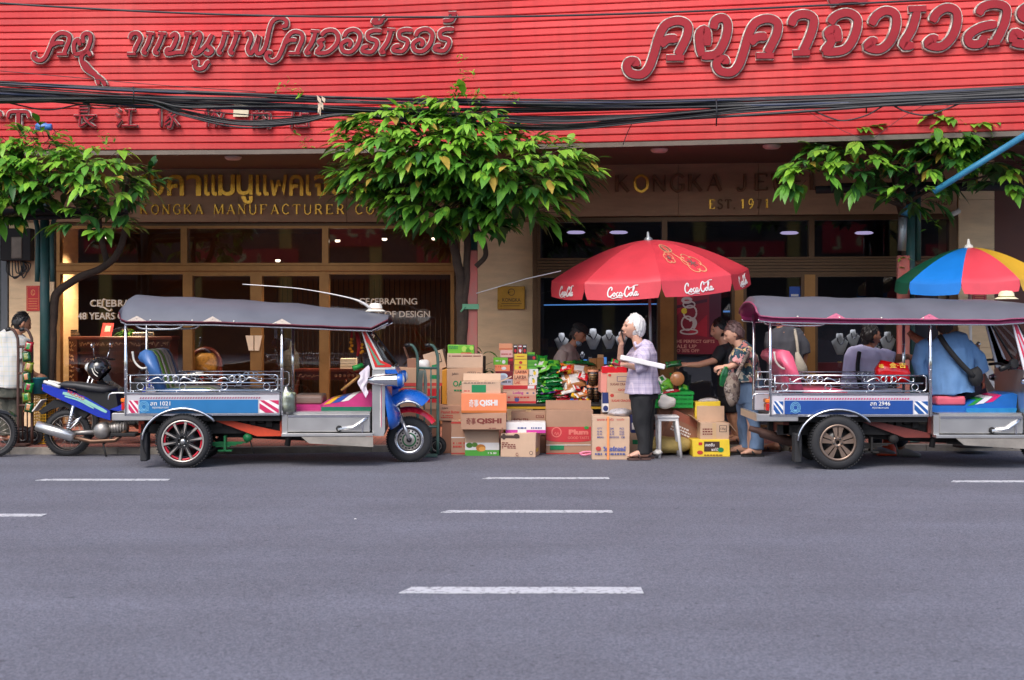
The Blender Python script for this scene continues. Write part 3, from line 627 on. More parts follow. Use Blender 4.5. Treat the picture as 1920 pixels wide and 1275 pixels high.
# ---- blue floodlight on the board
fl = thing('floodlight', 'small blue cylindrical floodlight pointing sideways from the lower left of the red board', 'light', on_panel(93,250,.2))
bl = M('blue_enamel', srgb((70,120,190)), .35, var=.3, vs=10)
p = on_panel(93,243,.22); mb = MB(bl); mb.lathe([(0,-.09),(.035,-.09),(.05,-.07),(.05,.03),(.042,.05),(.042,.09),(.03,.1),(0,.1)], p, 'x', 16); mb.build('lamp_body', fl)
mb = MB(black); mb.tube([p+V((.04,0,-.03)), p+V((.05,.05,-.12)), on_panel(98,262,.02)], .012, 6); mb.tube([p+V((.09,0,0)), p+V((.14,.02,-.06)), p+V((.06,.06,-.2)), p+V((.02,.1,-.26))], .006, 5); mb.build('bracket', fl)
# ================================================================ OVERHEAD CABLES
cab = M('cable_black', (.016,.017,.021), .5, var=.3, vs=3); cabb = M('cable_blue', (.02,.03,.07), .5)
def cable(pts, r, label, group, mat=None, sub=6):
    pts = [(x, y, min(d, pan_d((x-960)*d/F)-.5)) for x, y, d in pts]
    mb = MB(mat or cab); mb.tube(catmull([P(*p) for p in pts], sub), r, 7)
    return tag(mb.build('overhead_cable'), label, 'cable', group)
rc = random.Random(11)
cable([(-120,-4,14.6),(0,6,14.6),(240,20,14.6),(480,29,14.6),(720,32,14.6),(960,31,14.6),(1200,25,14.6),(1440,15,14.6),(1800,-3,14.6)], .011, 'single thin black cable crossing the red board above all the letters', None)
B1 = 'black cable in the thick bundle strung across the red board above the trees'; G1 = 'cables in the black bundle'
up = [(-80,146),(0,152),(250,166),(480,176),(720,184),(960,187),(1200,188),(1440,182),(1680,173),(1920,162),(2010,158)]
for k in range(15):
    off = k*1.9; ph = rc.uniform(0, 6); pts = []
    for x, y in up:
        spread = 1.0+.35*math.sin(x/260+ph) + (.35 if x < 300 else 0)
        pts.append((x, y+off*spread+rc.uniform(-1.3,1.3), 15.55+.06*math.sin(x/170+k*1.7)+.012*k))
    cable(pts, rc.choice([.009,.011,.013,.016]), B1, G1, cabb if k % 5 == 2 else cab)
B2 = 'black cable of the lower slack strands sagging below the thick bundle'; G2 = 'slack cables under the bundle'
for k in range(9):
    o = k*3.0
    pts = [(-80,172+o*.7),(0,178+o*.6),(250,182+o*.35),(340,194+o*.9),(450,214+o*1.0*(1 if k > 3 else .1)+(-14 if k < 3 else 0)),(560,212+o*.8-(k < 3)*14),(640,206+o*.5),(760,209+o*.8),(900,214+o),(1060,222+o*.9+rc.uniform(-2,2)),(1240,212+o*.55),(1440,196+o*.4),(1680,183+o*.5),(1920,172+o*.6),(2000,168+o*.6)]
    pts = [(x, y+rc.uniform(-1.5,1.5), 15.62+.05*math.sin(x/140+k)) for x, y in pts]
    cable(pts, rc.choice([.007,.009,.011,.014]), B2, G2)
cable([(-30,180,15.7),(30,196,15.7),(90,206,15.7),(150,196,15.7),(220,186,15.7)], .009, 'black cable loop drooping from the bundle above the letter T', None)
cable([(150,190,15.66),(180,203,15.66),(215,200,15.66),(248,184,15.66)], .006, 'short thin cable loop drooping above the first Chinese letters', None)
cable([(1520,206,15.4),(1560,222,15.4),(1585,226,15.4),(1625,216,15.4),(1660,196,15.4)], .008, 'slack black cable loop hanging below the bundle at right', None)
cable([(1675,198,15.4),(1700,210,15.4),(1735,216,15.4),(1770,206,15.4),(1800,194,15.4)], .009, 'rightmost black cable loop hanging below the bundle', None)
cable([(0,133,15.7),(150,146,15.7),(280,158,15.7),(480,172,15.7)], .004, 'hair thin wire slanting down over the fallen sign letter', None)
cable([(1500,200,15.5),(1560,235,15.5),(1620,262,15.5)], .003, 'thin wire slanting from the bundle to the right tree', None)
cable([(1790,170,15.5),(1700,215,15.5),(1640,258,15.5)], .003, 'thin wire slanting up right from the right tree to the bundle', None)
cable([(1185,232,15.7),(1176,250,15.9),(1168,272,16.1)], .005, 'short cut wire end hanging below the bundle over the canopy edge', None)
def cable_tie(px, y0, y1, label):
    mb = MB(cab); mb.tube([P(px, y0, 15.42), P(px+1, (y0+y1)/2, 15.38), P(px, y1, 15.45)], .008, 6)
    return tag(mb.build('cable_tie'), label, 'cable tie')
cable_tie(250, 163, 192, 'black tie binding the cable bundle above the third sign letters'); cable_tie(1343, 186, 236, 'black wire tie dangling below the bundle at mid right'); cable_tie(1624, 176, 212, 'tie with a white tag on the bundle left of the right tree')
# dry leaf hanging on the cables
mb = MB(M('dry_leaf', srgb((206,184,160)), .8, var=.25))
for a, (x0, y0, x1, y1) in enumerate(((594,178,602,196),(600,190,596,214),(598,186,606,206),(596,192,601,218),(603,180,609,193))):
    p0 = P(x0, y0, 15.36); p1 = P(x1, y1, 15.34); dx = V((.022, .012*(-1)**a, .01)); mb.raw([p0, (p0+p1)/2+dx, p1, (p0+p1)/2-dx*.6], [(0,1,2,3)])
tag(mb.build('dry_leaf', recalc=False), 'withered pale leaf bunch caught hanging on the cable bundle', 'dead leaf')
# ================================================================ POSTS, TREES
grn = M('green_paint', srgb((22,74,70)), .45, var=.3, vs=7, vdark=srgb((60,84,80)))
pnk = M('faded_red_paint', srgb((196,92,84)), .65, var=.22, vs=5, vdark=srgb((160,120,108)), stretch=(1,1,.5))
galv = M('galvanised', srgb((150,155,158)), .4, .6, var=.2)
def post(x, d, z1, label, red_x=None, ry0=None, ry1=None, w_=.055):
    t = thing('steel_post', label, 'post', (P(x,0,d).x, d, HK))
    mb = MB(grn); p = P(x, 0, d); mb.tube([(p.x, d, HK), (p.x, d, z1)], w_, 12); mb.lathe([(0,.015),(.11,.015),(.11,0),(0,0)], (p.x, d, HK-.004), 'z', 14); mb.build('pole', t)
    if red_x is not None:
        q = P(red_x, 0, d-.06); mb = MB(pnk); mb.box((q.x-.07, d-.13, HK), (q.x+.07, d-.06, P(0,ry0,d).z), .008); mb.build('painted_board', t)
    return t
t1 = post(84, 16.75, 3.1, 'dark green steel post at far left beside the man in the white shirt')
mb = MB(grn); a = P(84, 0, 16.75).x
for s in (-.09, .09): mb.tube(catmull([(a+s, 16.75, 1.95), (a+s, 16.75, 2.6), (a+s*2.4, 16.75, 2.76), (a+s*6, 16.75, 2.79)], 4), .03, 8)
mb.build('brace', t1)
mb = MB(blackm); mb.tube([P(-60,400,16.7), P(120,396,16.7), P(240,394,16.7)], .045, 8); mb.tube([P(-60,412,16.5), P(240,402,16.5)], .03, 8); mb.build('trellis_bar', t1)
t2 = post(887, 16.62, 3.3, 'green steel post with a faded red board behind the carton stack', 884.5-9+9, 470, 640)
mb = MB(M('green_tape', srgb((110,170,130)), .5)); c0 = P(882, 575, 16.52); mb.box((c0.x-.09, 16.44, c0.z-.03), (c0.x+.10, 16.47, c0.z+.03)); mb.tube([c0+V((-.06,-.09,0)), c0+V((-.11,-.09,-.06))], .012, 5); mb.build('tape', t2)
t3 = post(1707, 16.75, 3.3, 'green steel post with a faded red board behind the right tricycle taxi', 1692, 480, 640)
mb = MB(grn); a = P(1707, 0, 16.75).x; mb.tube([(a+.1,16.78,2.2), (a+.1,16.78,3.2)], .035, 8); mb.build('side_pole', t3)
mb = MB(blackm); mb.tube([P(1530,356,16.6), P(1700,352,16.6), P(1960,350,16.6)], .045, 8); mb.tube([P(1560,348,16.8), P(1900,343,16.8)], .03, 8); mb.build('trellis_bar', t3)
pv = thing('water_pipe', 'bright blue plastic water pipe slanting up out of the right tree', 'pipe', P(1700,390,16.4))
blp = M('blue_pvc', srgb((56,136,172)), .45, var=.15)
mb = MB(blp); mb.tube(catmull([P(1696,404,16.5), P(1700,394,16.5), P(1712,386,16.45)], 3), .045, 10); mb.build('elbow', pv)
mb = MB(blp); mb.tube([P(1750,360,15.5), P(1930,248,15.2)], .034, 10); mb.build('pipe', pv)
mb = MB(galv); mb.tube([P(1693,408,16.5), P(1692,435,16.5), P(1691,470,16.5)], .05, 10); mb.build('valve', pv)
bark = M('bark', srgb((74,58,48)), .9, var=.4, vs=9, bump=.8, bs=30)
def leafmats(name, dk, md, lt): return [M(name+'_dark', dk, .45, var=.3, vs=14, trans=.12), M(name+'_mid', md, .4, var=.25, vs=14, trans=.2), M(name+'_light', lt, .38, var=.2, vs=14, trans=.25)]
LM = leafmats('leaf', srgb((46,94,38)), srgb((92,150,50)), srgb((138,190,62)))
LY = M('leaf_yellowed', srgb((176,150,60)), .6, var=.3, vs=14, trans=.2)
def add_leaf(mb, p, dr, up, ln, wd, droop):
    dr = dr.normalized(); sd_ = dr.cross(up); sd_ = sd_.normalized() if sd_.length > 1e-4 else V((1,0,0)); nn = sd_.cross(dr).normalized()
    prof = [(0,.05),(.18,.62),(.42,1),(.68,.78),(.87,.34),(1,.02)]; vs = []
    for t, wv in prof:
        c = p+dr*(ln*t)-V((0,0,1))*(droop*ln*t*t)
        vs += [c+sd_*(wd*wv*.5)+nn*(.10*wd*wv), c, c-sd_*(wd*wv*.5)+nn*(.10*wd*wv)]
    fs = []
    for i in range(len(prof)-1): a = i*3; fs += [(a,a+3,a+4,a+1),(a+1,a+4,a+5,a+2)]
    mb.raw(vs, fs)
def crown(mb, blobs, n, rnd, ln=(.085,.235), ymax=None, axis=None):
    """sprays of leaves: a drooping twig with leaves along it, more towards the outside of each blob"""
    tot = sum(b_[3]*b_[4] for b_ in blobs)
    for (cx, cy, d, rx, rz_, ryy) in blobs:
        k_ = max(4, int(n*rx*rz_/tot)); c = P(cx, cy, d); sx = rx*d/F; sz = rz_*d/F
        for _ in range(k_):
            while True:
                q = V((rnd.uniform(-1,1), rnd.uniform(-1,1), rnd.uniform(-1,1)))
                if .12 < q.length < 1: break
            q = q*(1 if rnd.random() < .35 else (.75+.25*rnd.random())/q.length)
            p = c+V((q.x*sx, q.y*ryy, q.z*sz))
            if ymax and p.y > ymax: p.y = ymax-rnd.random()*.2
            out = V((q.x*1.0, q.y*.9-.25, .25+q.z*.25))+V((rnd.uniform(-.5,.5), rnd.uniform(-.5,.5), rnd.uniform(-.3,.25))); out.normalize()
            tl = rnd.uniform(.12,.26); nl = rnd.randint(5,8)
            tone = .5+q.z*.35-q.y*.22+rnd.uniform(-.3,.3)  # paler leaves at blob tops and fronts: daylight put into the leaf colour
            mb.m(bark); mb.tube([p-out*.05, p+out*tl*.6, p+out*tl-V((0,0,.04))], .004, 4, cap=False)
            for j in range(nl):
                t = .25+.75*j/(nl-1); b0 = p+out*tl*t-V((0,0,.05*t*t))
                s_ = out.cross(V((0,0,1))); s_ = s_.normalized() if s_.length > .01 else V((1,0,0))
                a = (1 if j % 2 else -1)*rnd.uniform(.45,1.1)*(1-.5*t) if j < nl-1 else 0
                dr = out+s_*a+V((0,0,rnd.uniform(-.5,.1)-.2))
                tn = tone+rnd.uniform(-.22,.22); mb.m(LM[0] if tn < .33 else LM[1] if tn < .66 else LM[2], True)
                l_ = rnd.uniform(*ln)
                if rnd.random() < .022: mb.m(LY, True)
                add_leaf(mb, b0, dr, V((rnd.uniform(-.25,.25), rnd.uniform(-.35,.1), 1)), l_, l_*rnd.uniform(.38,.5), rnd.uniform(.15,.55))
def branch(mb, pts, r0, r1, sub=6):
    q = catmull(pts, sub); n = len(q); q = [p+V((noise.noise(p*6)*.02, noise.noise(p*6+V((9,0,0)))*.02, 0)) for p in q]; mb.tube(q, [r0+(r1-r0)*i/(n-1) for i in range(n)], 9)
def tree(name, label, loc, trunks, blobs, n, seed, ymax=None, strays=()):
    t = thing(name, label, 'tree', loc); rnd = random.Random(seed)
    mb = MB(bark)
    for pts, r0, r1 in trunks: branch(mb, [P(*p) for p in pts], r0, r1)
    mb.build('trunk', t)
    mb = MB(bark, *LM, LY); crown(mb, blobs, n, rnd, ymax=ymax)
    for x, y, d, n2 in strays:
        for _ in range(n2):
            p = P(x+rnd.uniform(-14,14), y+rnd.uniform(-12,12), d); mb.m(LM[rnd.randint(1,2)], True); add_leaf(mb, p, V((rnd.uniform(-1,1), rnd.uniform(-.6,.2), rnd.uniform(-.2,.8))), V((0,-.3,1)), rnd.uniform(.05,.1), rnd.uniform(.025,.045), .3)
    mb.build('crown', t, recalc=False); return t
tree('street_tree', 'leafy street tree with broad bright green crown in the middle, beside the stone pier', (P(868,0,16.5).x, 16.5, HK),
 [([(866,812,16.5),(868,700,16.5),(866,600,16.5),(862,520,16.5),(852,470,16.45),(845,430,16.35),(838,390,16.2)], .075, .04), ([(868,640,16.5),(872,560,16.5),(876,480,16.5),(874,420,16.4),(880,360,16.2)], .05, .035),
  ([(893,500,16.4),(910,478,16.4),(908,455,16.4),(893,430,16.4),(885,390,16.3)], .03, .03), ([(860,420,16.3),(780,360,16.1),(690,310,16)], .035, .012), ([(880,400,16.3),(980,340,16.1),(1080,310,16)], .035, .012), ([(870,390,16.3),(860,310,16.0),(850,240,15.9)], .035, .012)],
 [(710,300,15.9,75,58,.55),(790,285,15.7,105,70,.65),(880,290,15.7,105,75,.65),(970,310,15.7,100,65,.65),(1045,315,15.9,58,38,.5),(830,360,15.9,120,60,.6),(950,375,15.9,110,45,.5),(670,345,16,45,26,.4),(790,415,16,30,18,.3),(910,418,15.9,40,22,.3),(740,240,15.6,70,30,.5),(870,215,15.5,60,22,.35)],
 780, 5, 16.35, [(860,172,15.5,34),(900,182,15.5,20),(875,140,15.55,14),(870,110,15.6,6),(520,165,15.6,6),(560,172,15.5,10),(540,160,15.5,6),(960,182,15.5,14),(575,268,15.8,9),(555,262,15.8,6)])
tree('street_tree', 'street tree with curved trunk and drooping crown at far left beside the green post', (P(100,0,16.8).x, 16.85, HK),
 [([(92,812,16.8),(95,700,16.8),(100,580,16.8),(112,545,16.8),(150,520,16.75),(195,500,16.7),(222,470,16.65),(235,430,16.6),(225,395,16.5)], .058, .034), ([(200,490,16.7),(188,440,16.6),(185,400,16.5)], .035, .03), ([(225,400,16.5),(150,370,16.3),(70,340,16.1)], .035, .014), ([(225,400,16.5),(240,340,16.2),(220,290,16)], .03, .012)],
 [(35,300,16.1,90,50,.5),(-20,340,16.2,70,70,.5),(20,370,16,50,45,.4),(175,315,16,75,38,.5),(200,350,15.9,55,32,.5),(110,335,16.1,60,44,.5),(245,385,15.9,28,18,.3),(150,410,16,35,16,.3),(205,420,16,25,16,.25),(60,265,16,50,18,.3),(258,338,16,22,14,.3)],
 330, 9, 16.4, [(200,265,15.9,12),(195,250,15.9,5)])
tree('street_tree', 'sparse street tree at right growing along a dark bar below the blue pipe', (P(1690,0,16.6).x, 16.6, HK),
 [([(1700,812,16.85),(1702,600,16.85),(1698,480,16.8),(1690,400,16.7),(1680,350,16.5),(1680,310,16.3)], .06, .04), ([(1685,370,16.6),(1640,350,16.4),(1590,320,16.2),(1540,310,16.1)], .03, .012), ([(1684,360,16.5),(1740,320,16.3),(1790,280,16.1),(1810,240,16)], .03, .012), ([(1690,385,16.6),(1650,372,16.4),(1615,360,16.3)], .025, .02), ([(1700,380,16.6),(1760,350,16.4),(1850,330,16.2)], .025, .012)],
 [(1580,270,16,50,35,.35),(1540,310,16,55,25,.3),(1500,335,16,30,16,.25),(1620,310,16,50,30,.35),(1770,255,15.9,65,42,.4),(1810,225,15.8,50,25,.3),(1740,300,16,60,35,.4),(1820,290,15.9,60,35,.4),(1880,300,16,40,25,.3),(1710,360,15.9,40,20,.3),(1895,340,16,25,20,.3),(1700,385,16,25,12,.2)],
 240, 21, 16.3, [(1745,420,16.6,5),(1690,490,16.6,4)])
# ================================================================ VEHICLES
chrome = M('chrome', (.72,.73,.75), .16, 1.0, var=.1, vs=5)
steel = M('brushed_steel', srgb((214,212,208)), .32, .9, var=.05, vs=3)
tyre = M('tyre_rubber', (.02,.02,.022), .75, var=.35, vs=9, bump=.2, bs=40)
rimdark = M('rim_dark', (.015,.015,.016), .35, coat=.3); rimred = M('rim_red', srgb((190,30,50)), .35)
alu = M('rim_alloy', srgb((200,190,180)), .3, .7, var=.2, vs=12)
bronzeR = M('rim_bronze', srgb((138,118,104)), .35, .6, var=.2)
orange = M('chassis_orange', srgb((226,78,40)), .5, var=.2); rust = M('chassis_red', srgb((126,52,44)), .7, var=.3)
greenp = M('spring_green', srgb((20,110,60)), .45, var=.3)
ywh = M('cream_white', srgb((226,222,210)), .55, var=.06)
lampr = M('tail_lamp_red', srgb((190,30,24)), .2, coat=.6); lampo = M('lamp_amber', srgb((240,120,30)), .2, coat=.6)
lens = M('lens_clear', srgb((220,225,228)), .08, coat=.8, var=.05)
pvc = lambda n, c: M(n, srgb(c), .38, var=.16, vs=7, bump=.18, bs=14, coat=.15)
C_roof = M('grey_canvas', srgb((94,96,105)), .48, var=.13, vs=2.5, bump=.25, bs=5)
def ring(mb, r0, r1, y0, y1, c, n=40): mb.lathe([(r0,y0),(r1,y0),(r1,y1),(r0,y1),(r0,y0)], c, 'y', n)
def wheel(parent, c, r, w_, rim, style, side=-1):
    """wheel standing in the xz plane, outer face towards side*y"""
    c = V(c); mb = MB(tyre); h = w_/2
    mb.lathe([(rim,-h*.9),(rim+.012,-h),(r-.04,-h*1.02),(r-.012,-h*.86),(r,-h*.55),(r,h*.55),(r-.012,h*.86),(r-.04,h*1.02),(rim+.012,h),(rim,h*.9)], c, 'y', 48)
    for k in range(56):      # tread blocks
        a = 2*PI*k/56; 
        for yy in (-.6, 0, .6): mb.obox(c+V(((r+.001)*math.cos(a+.03*yy), yy*h, (r+.001)*math.sin(a+.03*yy))), (.012,h*.5,.015), Matrix.Rotation(-a, 3, 'Y'))
    t = mb.build('wheel', parent)
    mb = MB(rimdark); o = side*h
    mb.lathe([(rim,-h*.9),(rim-.02,-h*.4),(rim-.02,h*.4),(rim,h*.9)], c, 'y', 40)
    if style == 'spoke':
        mb.m(alu); ring(mb, rim-.014, rim+.002, o*.9, o*1.03, c); mb.m(rimred); ring(mb, rim-.036, rim-.016, o*.55, o*.8, c)
        mb.m(rimdark); mb.lathe([(0,o*.15),(rim*.75,o*.15),(rim*.75,o*.1),(0,o*.1)], c, 'y', 24); ring(mb, .0, .075, o*.5, o*.72, c, 20)
        for k in range(10):
            a = 2*PI*(k+.25)/10; ca, sa = math.cos(a), math.sin(a); n_ = V((-sa,0,ca)); u_ = V((ca,0,sa))
            mb.m(rimdark); q = [c+u_*.05-n_*.022, c+u_*(rim-.012)-n_*.015, c+u_*(rim-.012)+n_*.015, c+u_*.05+n_*.022]
            mb.raw([p+V((0,o*.6,0)) for p in q]+[p+V((0,o*.88,0)) for p in q], [(4,5,6,7),(0,1,5,4),(1,2,6,5),(2,3,7,6),(3,0,4,7)])
            mb.m(alu); q = [c+u_*.07-n_*.001, c+u_*(rim-.015)-n_*.013, c+u_*(rim-.015)+n_*.013, c+u_*.07+n_*.001]
            mb.raw([p+V((0,o*.86,0)) for p in q]+[p+V((0,o*.95,0)) for p in q], [(4,5,6,7),(0,1,5,4),(1,2,6,5),(2,3,7,6),(3,0,4,7)])
        mb.m(steel); mb.lathe([(0,o*.95),(.02,o*.95),(.028,o*.72),(0,o*.7)], c, 'y', 16)
        for k in range(5): mb.sph(c+V((.05*math.cos(k*1.257),o*.75,.05*math.sin(k*1.257))), .009, 8, 6)
    elif style == 'five':
        mb.m(bronzeR); ring(mb, rim-.02, rim+.002, o*.85, o*1.02, c); mb.m(rimdark); mb.lathe([(0,o*.3),(rim*.9,o*.3),(rim*.9,o*.2),(0,o*.2)], c, 'y', 24)
        mb.m(bronzeR); ring(mb, .02, .062, o*.55, o*.82, c, 20)
        for k in range(5):
            a0 = 2*PI*k/5+.3
            for s in (-1, 1):
                a = a0+s*.13; ca, sa = math.cos(a0), math.sin(a0); n_ = V((-sa,0,ca)); u_ = V((ca,0,sa))
                q = [c+u_*.05+n_*s*.005, c+u_*(rim-.01)+n_*s*.006, c+u_*(rim-.01)+n_*s*.062, c+u_*.05+n_*s*.028]
                mb.raw([p+V((0,o*.5,0)) for p in q]+[p+V((0,o*.9,0)) for p in q], [(4,5,6,7),(0,1,5,4),(1,2,6,5),(2,3,7,6),(3,0,4,7)])
        mb.m(rimdark)
        for k in range(5): a = 2*PI*(k+.5)/5+.3; mb.lathe([(0,o*.86),(.010,o*.86),(.010,o*.7),(0,o*.7)], c+V((.04*math.cos(a),0,.04*math.sin(a))), 'y', 8)
    elif style == 'holes':
        mb.m(alu); mb.lathe([(0,o*.75),(.05,o*.75),(.07,o*.55),(rim*.72,o*.62),(rim*.8,o*.45)], c, 'y', 32); mb.m(chrome); ring(mb, rim*.80, rim+.006, o*.75, o*1.03, c)
        mb.m(blackm)
        for k in range(16): a = 2*PI*k/16; mb.lathe([(0,o*.66),(.0095,o*.66),(.0095,o*.5),(0,o*.5)], c+V((rim*.62*math.cos(a),0,rim*.62*math.sin(a))), 'y', 8)
        mb.m(greenp); ring(mb, .055, .075, o*.6, o*.66, c, 20); mb.m(black); mb.lathe([(0,o*1.5),(.022,o*1.5),(.03,o*.8),(0,o*.75)], c, 'y', 12)
    else:   # wire spokes
        mb.m(alu); ring(mb, rim-.012, rim+.006, -h*.7, h*.7, c); mb.m(blackm); ring(mb, 0, .045, -h*.8, h*.8, c, 16); mb.m(alu)
        for k in range(18):
            a = 2*PI*k/18; b_ = a+.35*(-1)**k; mb.tube([c+V((.04*math.cos(a),o*.5*(-1)**k,.04*math.sin(a))), c+V(((rim-.01)*math.cos(b_),0,(rim-.01)*math.sin(b_)))], .0022, 4)
    mb.build('rim', t); return t
def curl(mb, x, y, z, s, r=.006, flip=1):
    pts = []
    for k in range(15): a = k/14*5.2; rr = .030*(1-.045*k); pts.append((x+s*(rr*math.cos(a)-.03)+0, y, z+flip*rr*math.sin(a)))
    mb.tube(pts, r, 5)
def tuktuk(label, cfg):
    t = thing('tricycle_taxi', label, 'tuk-tuk', (0,0,0)); g = cfg.get; HW = .50
    paint = M(cfg['n']+'_panel', srgb(cfg['panel']), .35, var=.08, coat=.5); trim = M(cfg['n']+'_trim', srgb(cfg['trim']), .5, var=.08)
    lining = pvc(cfg['n']+'_lining', cfg['lining']); x0, x1 = cfg['body']
    # --- wheels
    for s in (-1, 1): wheel(t, (0, s*.475, .272), .272, .17, .213 if g('style') == 'spoke' else .182, cfg['style'], -1 if s < 0 else 1)
    fw = wheel(t, (2.27, 0, .238), .238, .12, .15, 'holes')
    # --- tub: floor, both side boards, ends
    mb = MB(M('underside', (.02,.018,.017), .8)); mb.box((x0+.03, -HW+.05, .47), (x1, HW-.05, .53)); mb.box((x0+.1, -.30, .33), (1.9, -.24, .43)); mb.box((x0+.1, .24, .33), (1.9, .30, .43)); mb.tube([(0,-.45,.272),(0,.45,.272)], .04, 10); mb.sph((0,0,.28), .12, 14, 10)
    mb.box((.35,-.2,.28),(.9,.2,.46)); mb.tube([(.2,.1,.3),(1.3,.1,.24),(1.8,.1,.28)], .03, 8)
    for k in range(7): mb.box((.3+k*.085, -.34, .40+.02*(k % 3)), (.36+k*.085, -.28, .47)); 
    mb.box((1.0,-.30,.30),(1.06,.30,.42)); mb.tube([(1.02,-.28,.2),(1.05,-.28,.4)], .03, 8); mb.tube([(1.2,-.2,.25),(1.75,-.2,.22),(1.88,-.2,.2)], .022, 6); mb.tube([(.62,-.3,.33),(.68,-.3,.12)], .008, 5); mb.build('chassis', t)
    mb = MB(M(cfg['n']+'_beam', srgb(cfg['beam']), .5, var=.2)); mb.prism([(.20,.50),(.30,.50),(.98,.35),(.98,.305),(.72,.305)], -.36, -.33); mb.box((.955,-.37,.35),(.985,-.33,.54)); mb.build('side_beam', t); mb = MB(M(cfg['n']+'_beam', srgb(cfg['beam']))); mb.box((-.50,-.3,.34),(-.44,.3,.5)); mb.build('cross_beam', t)
    mb = MB(greenp if cfg['style'] == 'spoke' else M('underside', (.02,.018,.017), .8))
    for k in range(4): mb.box((.14+k*.05,-.33,.235-k*.014), (.62-k*.06,-.27,.245-k*.014))
    mb.tube([(.62,-.35,.29),(.62,-.25,.29)], .045, 10); mb.box((.38,-.36,.15),(.40,-.25,.31)); mb.box((.32,-.36,.15),(.46,-.25,.165)); mb.build('leaf_spring', t)
    for s in (-1, 1):
        ys = s*HW; a, b_ = sorted((ys, ys-s*.03))
        mb = MB(trim); mb.box((x0, a, .53), (x1, b_, .745), .006)
        yo = ys+s*.003
        fm = lambda u, v, z: V((u, ys+s*z, v))
        mb.m(paint); mb.prism([(x0+.13,.553),(x1-.22 if cfg['style'] == 'spoke' else x1-.16,.553),(x1-.22 if cfg['style'] == 'spoke' else x1-.16,.69),(x0+.13,.69)], *sorted((ys, ys+s*.004)))
        stw = M('strip_white', srgb((232,230,228)), .4, var=.05); stc = M(cfg['n']+'_chev', srgb(cfg['chev']), .4, var=.05)
        for xa, xb in ((x0+.02, x0+.115), (x1-.145 if cfg['style'] != 'spoke' else x1-.205, x1-.01)):
            mb.m(stw); mb.prism([(xa,.555),(xb,.555),(xb,.685),(xa,.685)], *sorted((ys, ys+s*.004))); mb.m(stc); w3 = (xb-xa)/3
            for q in ([(xa,.60),(xa,.655),(xb-w3*.7,.557),(xa+w3*.9,.557)], [(xa,.683),(xa+w3*.7,.683),(xb,.59),(xb,.557),(xb-w3*.2,.557)], [(xa+w3*1.5,.683),(xb,.683),(xb,.635)]): mb.prism(q, *sorted((ys+s*.004, ys+s*.0065)))
        # painted rope line
        mb.m(M(cfg['n']+'_rope', srgb(cfg['rope']), .5)); n_ = 46
        for k in range(n_):
            xa = x0+.13+(x1-x0-.32)*k/n_; mb.prism([(xa,.700),(xa+.014,.700),(xa+.022,.716),(xa+.008,.716)], *sorted((ys, ys+s*.003)))
        mb.m(chrome); mb.box((x0, min(ys-s*.035,ys+s*.008), .745), (x1, max(ys-s*.035,ys+s*.008), .768), .003); mb.box((x0, min(ys,ys+s*.006), .528), (x1, max(ys,ys+s*.006), .545))
        if s < 0:
            mb.m(white)
            if cfg['style'] == 'spoke':
                mb.text('สก 1021', (x0+.24, yo-.006, .632), (.20,0,0), (0,0,.042), .01); mb.text('กรุงเทพมหานคร', (x0+.26, yo-.006, .594), (.165,0,0), (0,0,.026))
                cx = x0+.175
            else:
                mb.text('สก 2946', (x0+.99, yo-.006, .640), (.20,0,0), (0,0,.042), .01); mb.text('กรุงเทพมหานคร', (x0+1.01, yo-.006, .603), (.165,0,0), (0,0,.022)); cx = x0+.24
            mb.m(M('emblem_pale', srgb((120,180,210)), .5)); 
            for q in range(3): mb.stroke([(cx+(.05-.013*q)*math.cos(k*.7), .62+(.055-.015*q)*math.sin(k*.7)) for k in range(10)], .005, fm, .004, .007, 3)
            mb.stroke([(cx-.055,.575),(cx,.59),(cx+.055,.575)], .006, fm, .004, .007, 3)
        mb.build('side_panel', t)
        # wheel arch
        mb = MB(trim if cfg['style'] == 'spoke' else paint); pr = []
        cx_, cz_, rr = 0, .272, .355; N_ = 18; ang = [R(205-(205-38)*k/N_) for k in range(N_+1)]
        yA, yB = (ys-s*.12, ys+s*.075)
        vs = []
        for a_ in ang: 
            x_, z_ = rr*1.13*math.cos(a_), cz_+rr*.92*math.sin(a_)
            vs += [(x_, yA, z_), (x_, yB, z_), (x_*1.0, yB, z_-.012)]
        mb.m(blackm); mb.raw(vs, [(i*3+j, (i+1)*3+j, (i+1)*3+j+1, i*3+j+1) for i in range(N_) for j in range(2)])
        mb.m(chrome, True); mb.tube([(rr*1.14*math.cos(a_), yB, cz_+.003+rr*.93*math.sin(a_)) for a_ in ang[3:]], .011, 6)
        mb.build('wheel_arch', t)
        # rail with scrolls
        mb = MB(chrome); yr = ys-s*.012
        xa, xb = x0+.035, x1-.055
        for z in (.942, .862, .785):
            pts = [(xa-.02,yr,z),(xb,yr,z)]
            mb.tube(pts, .0085, 8)
        mb.tube(catmull([(xb,yr,.942),(xb+.03,yr,.925),(xb+.034,yr,.86),(xb+.03,yr,.80),(xb,yr,.785)], 4), .0085, 8)
        for x in (xa+.03, xa+(xb-xa)*.32, xa+(xb-xa)*.62, xb-.03): mb.tube([(x,yr,.768),(x,yr,.785)], .008, 6)
        mb.tube([(xa,yr,.768),(xa,yr,.942)], .008, 6)
        for x in (xa+.10, xa+(xb-xa)*.36, xa+(xb-xa)*.65, xb-.08):
            mb.tube([(x+.033*math.cos(k*PI/8), yr, .823+.033*math.sin(k*PI/8)) for k in range(16)], .0055, 6, closed=True)
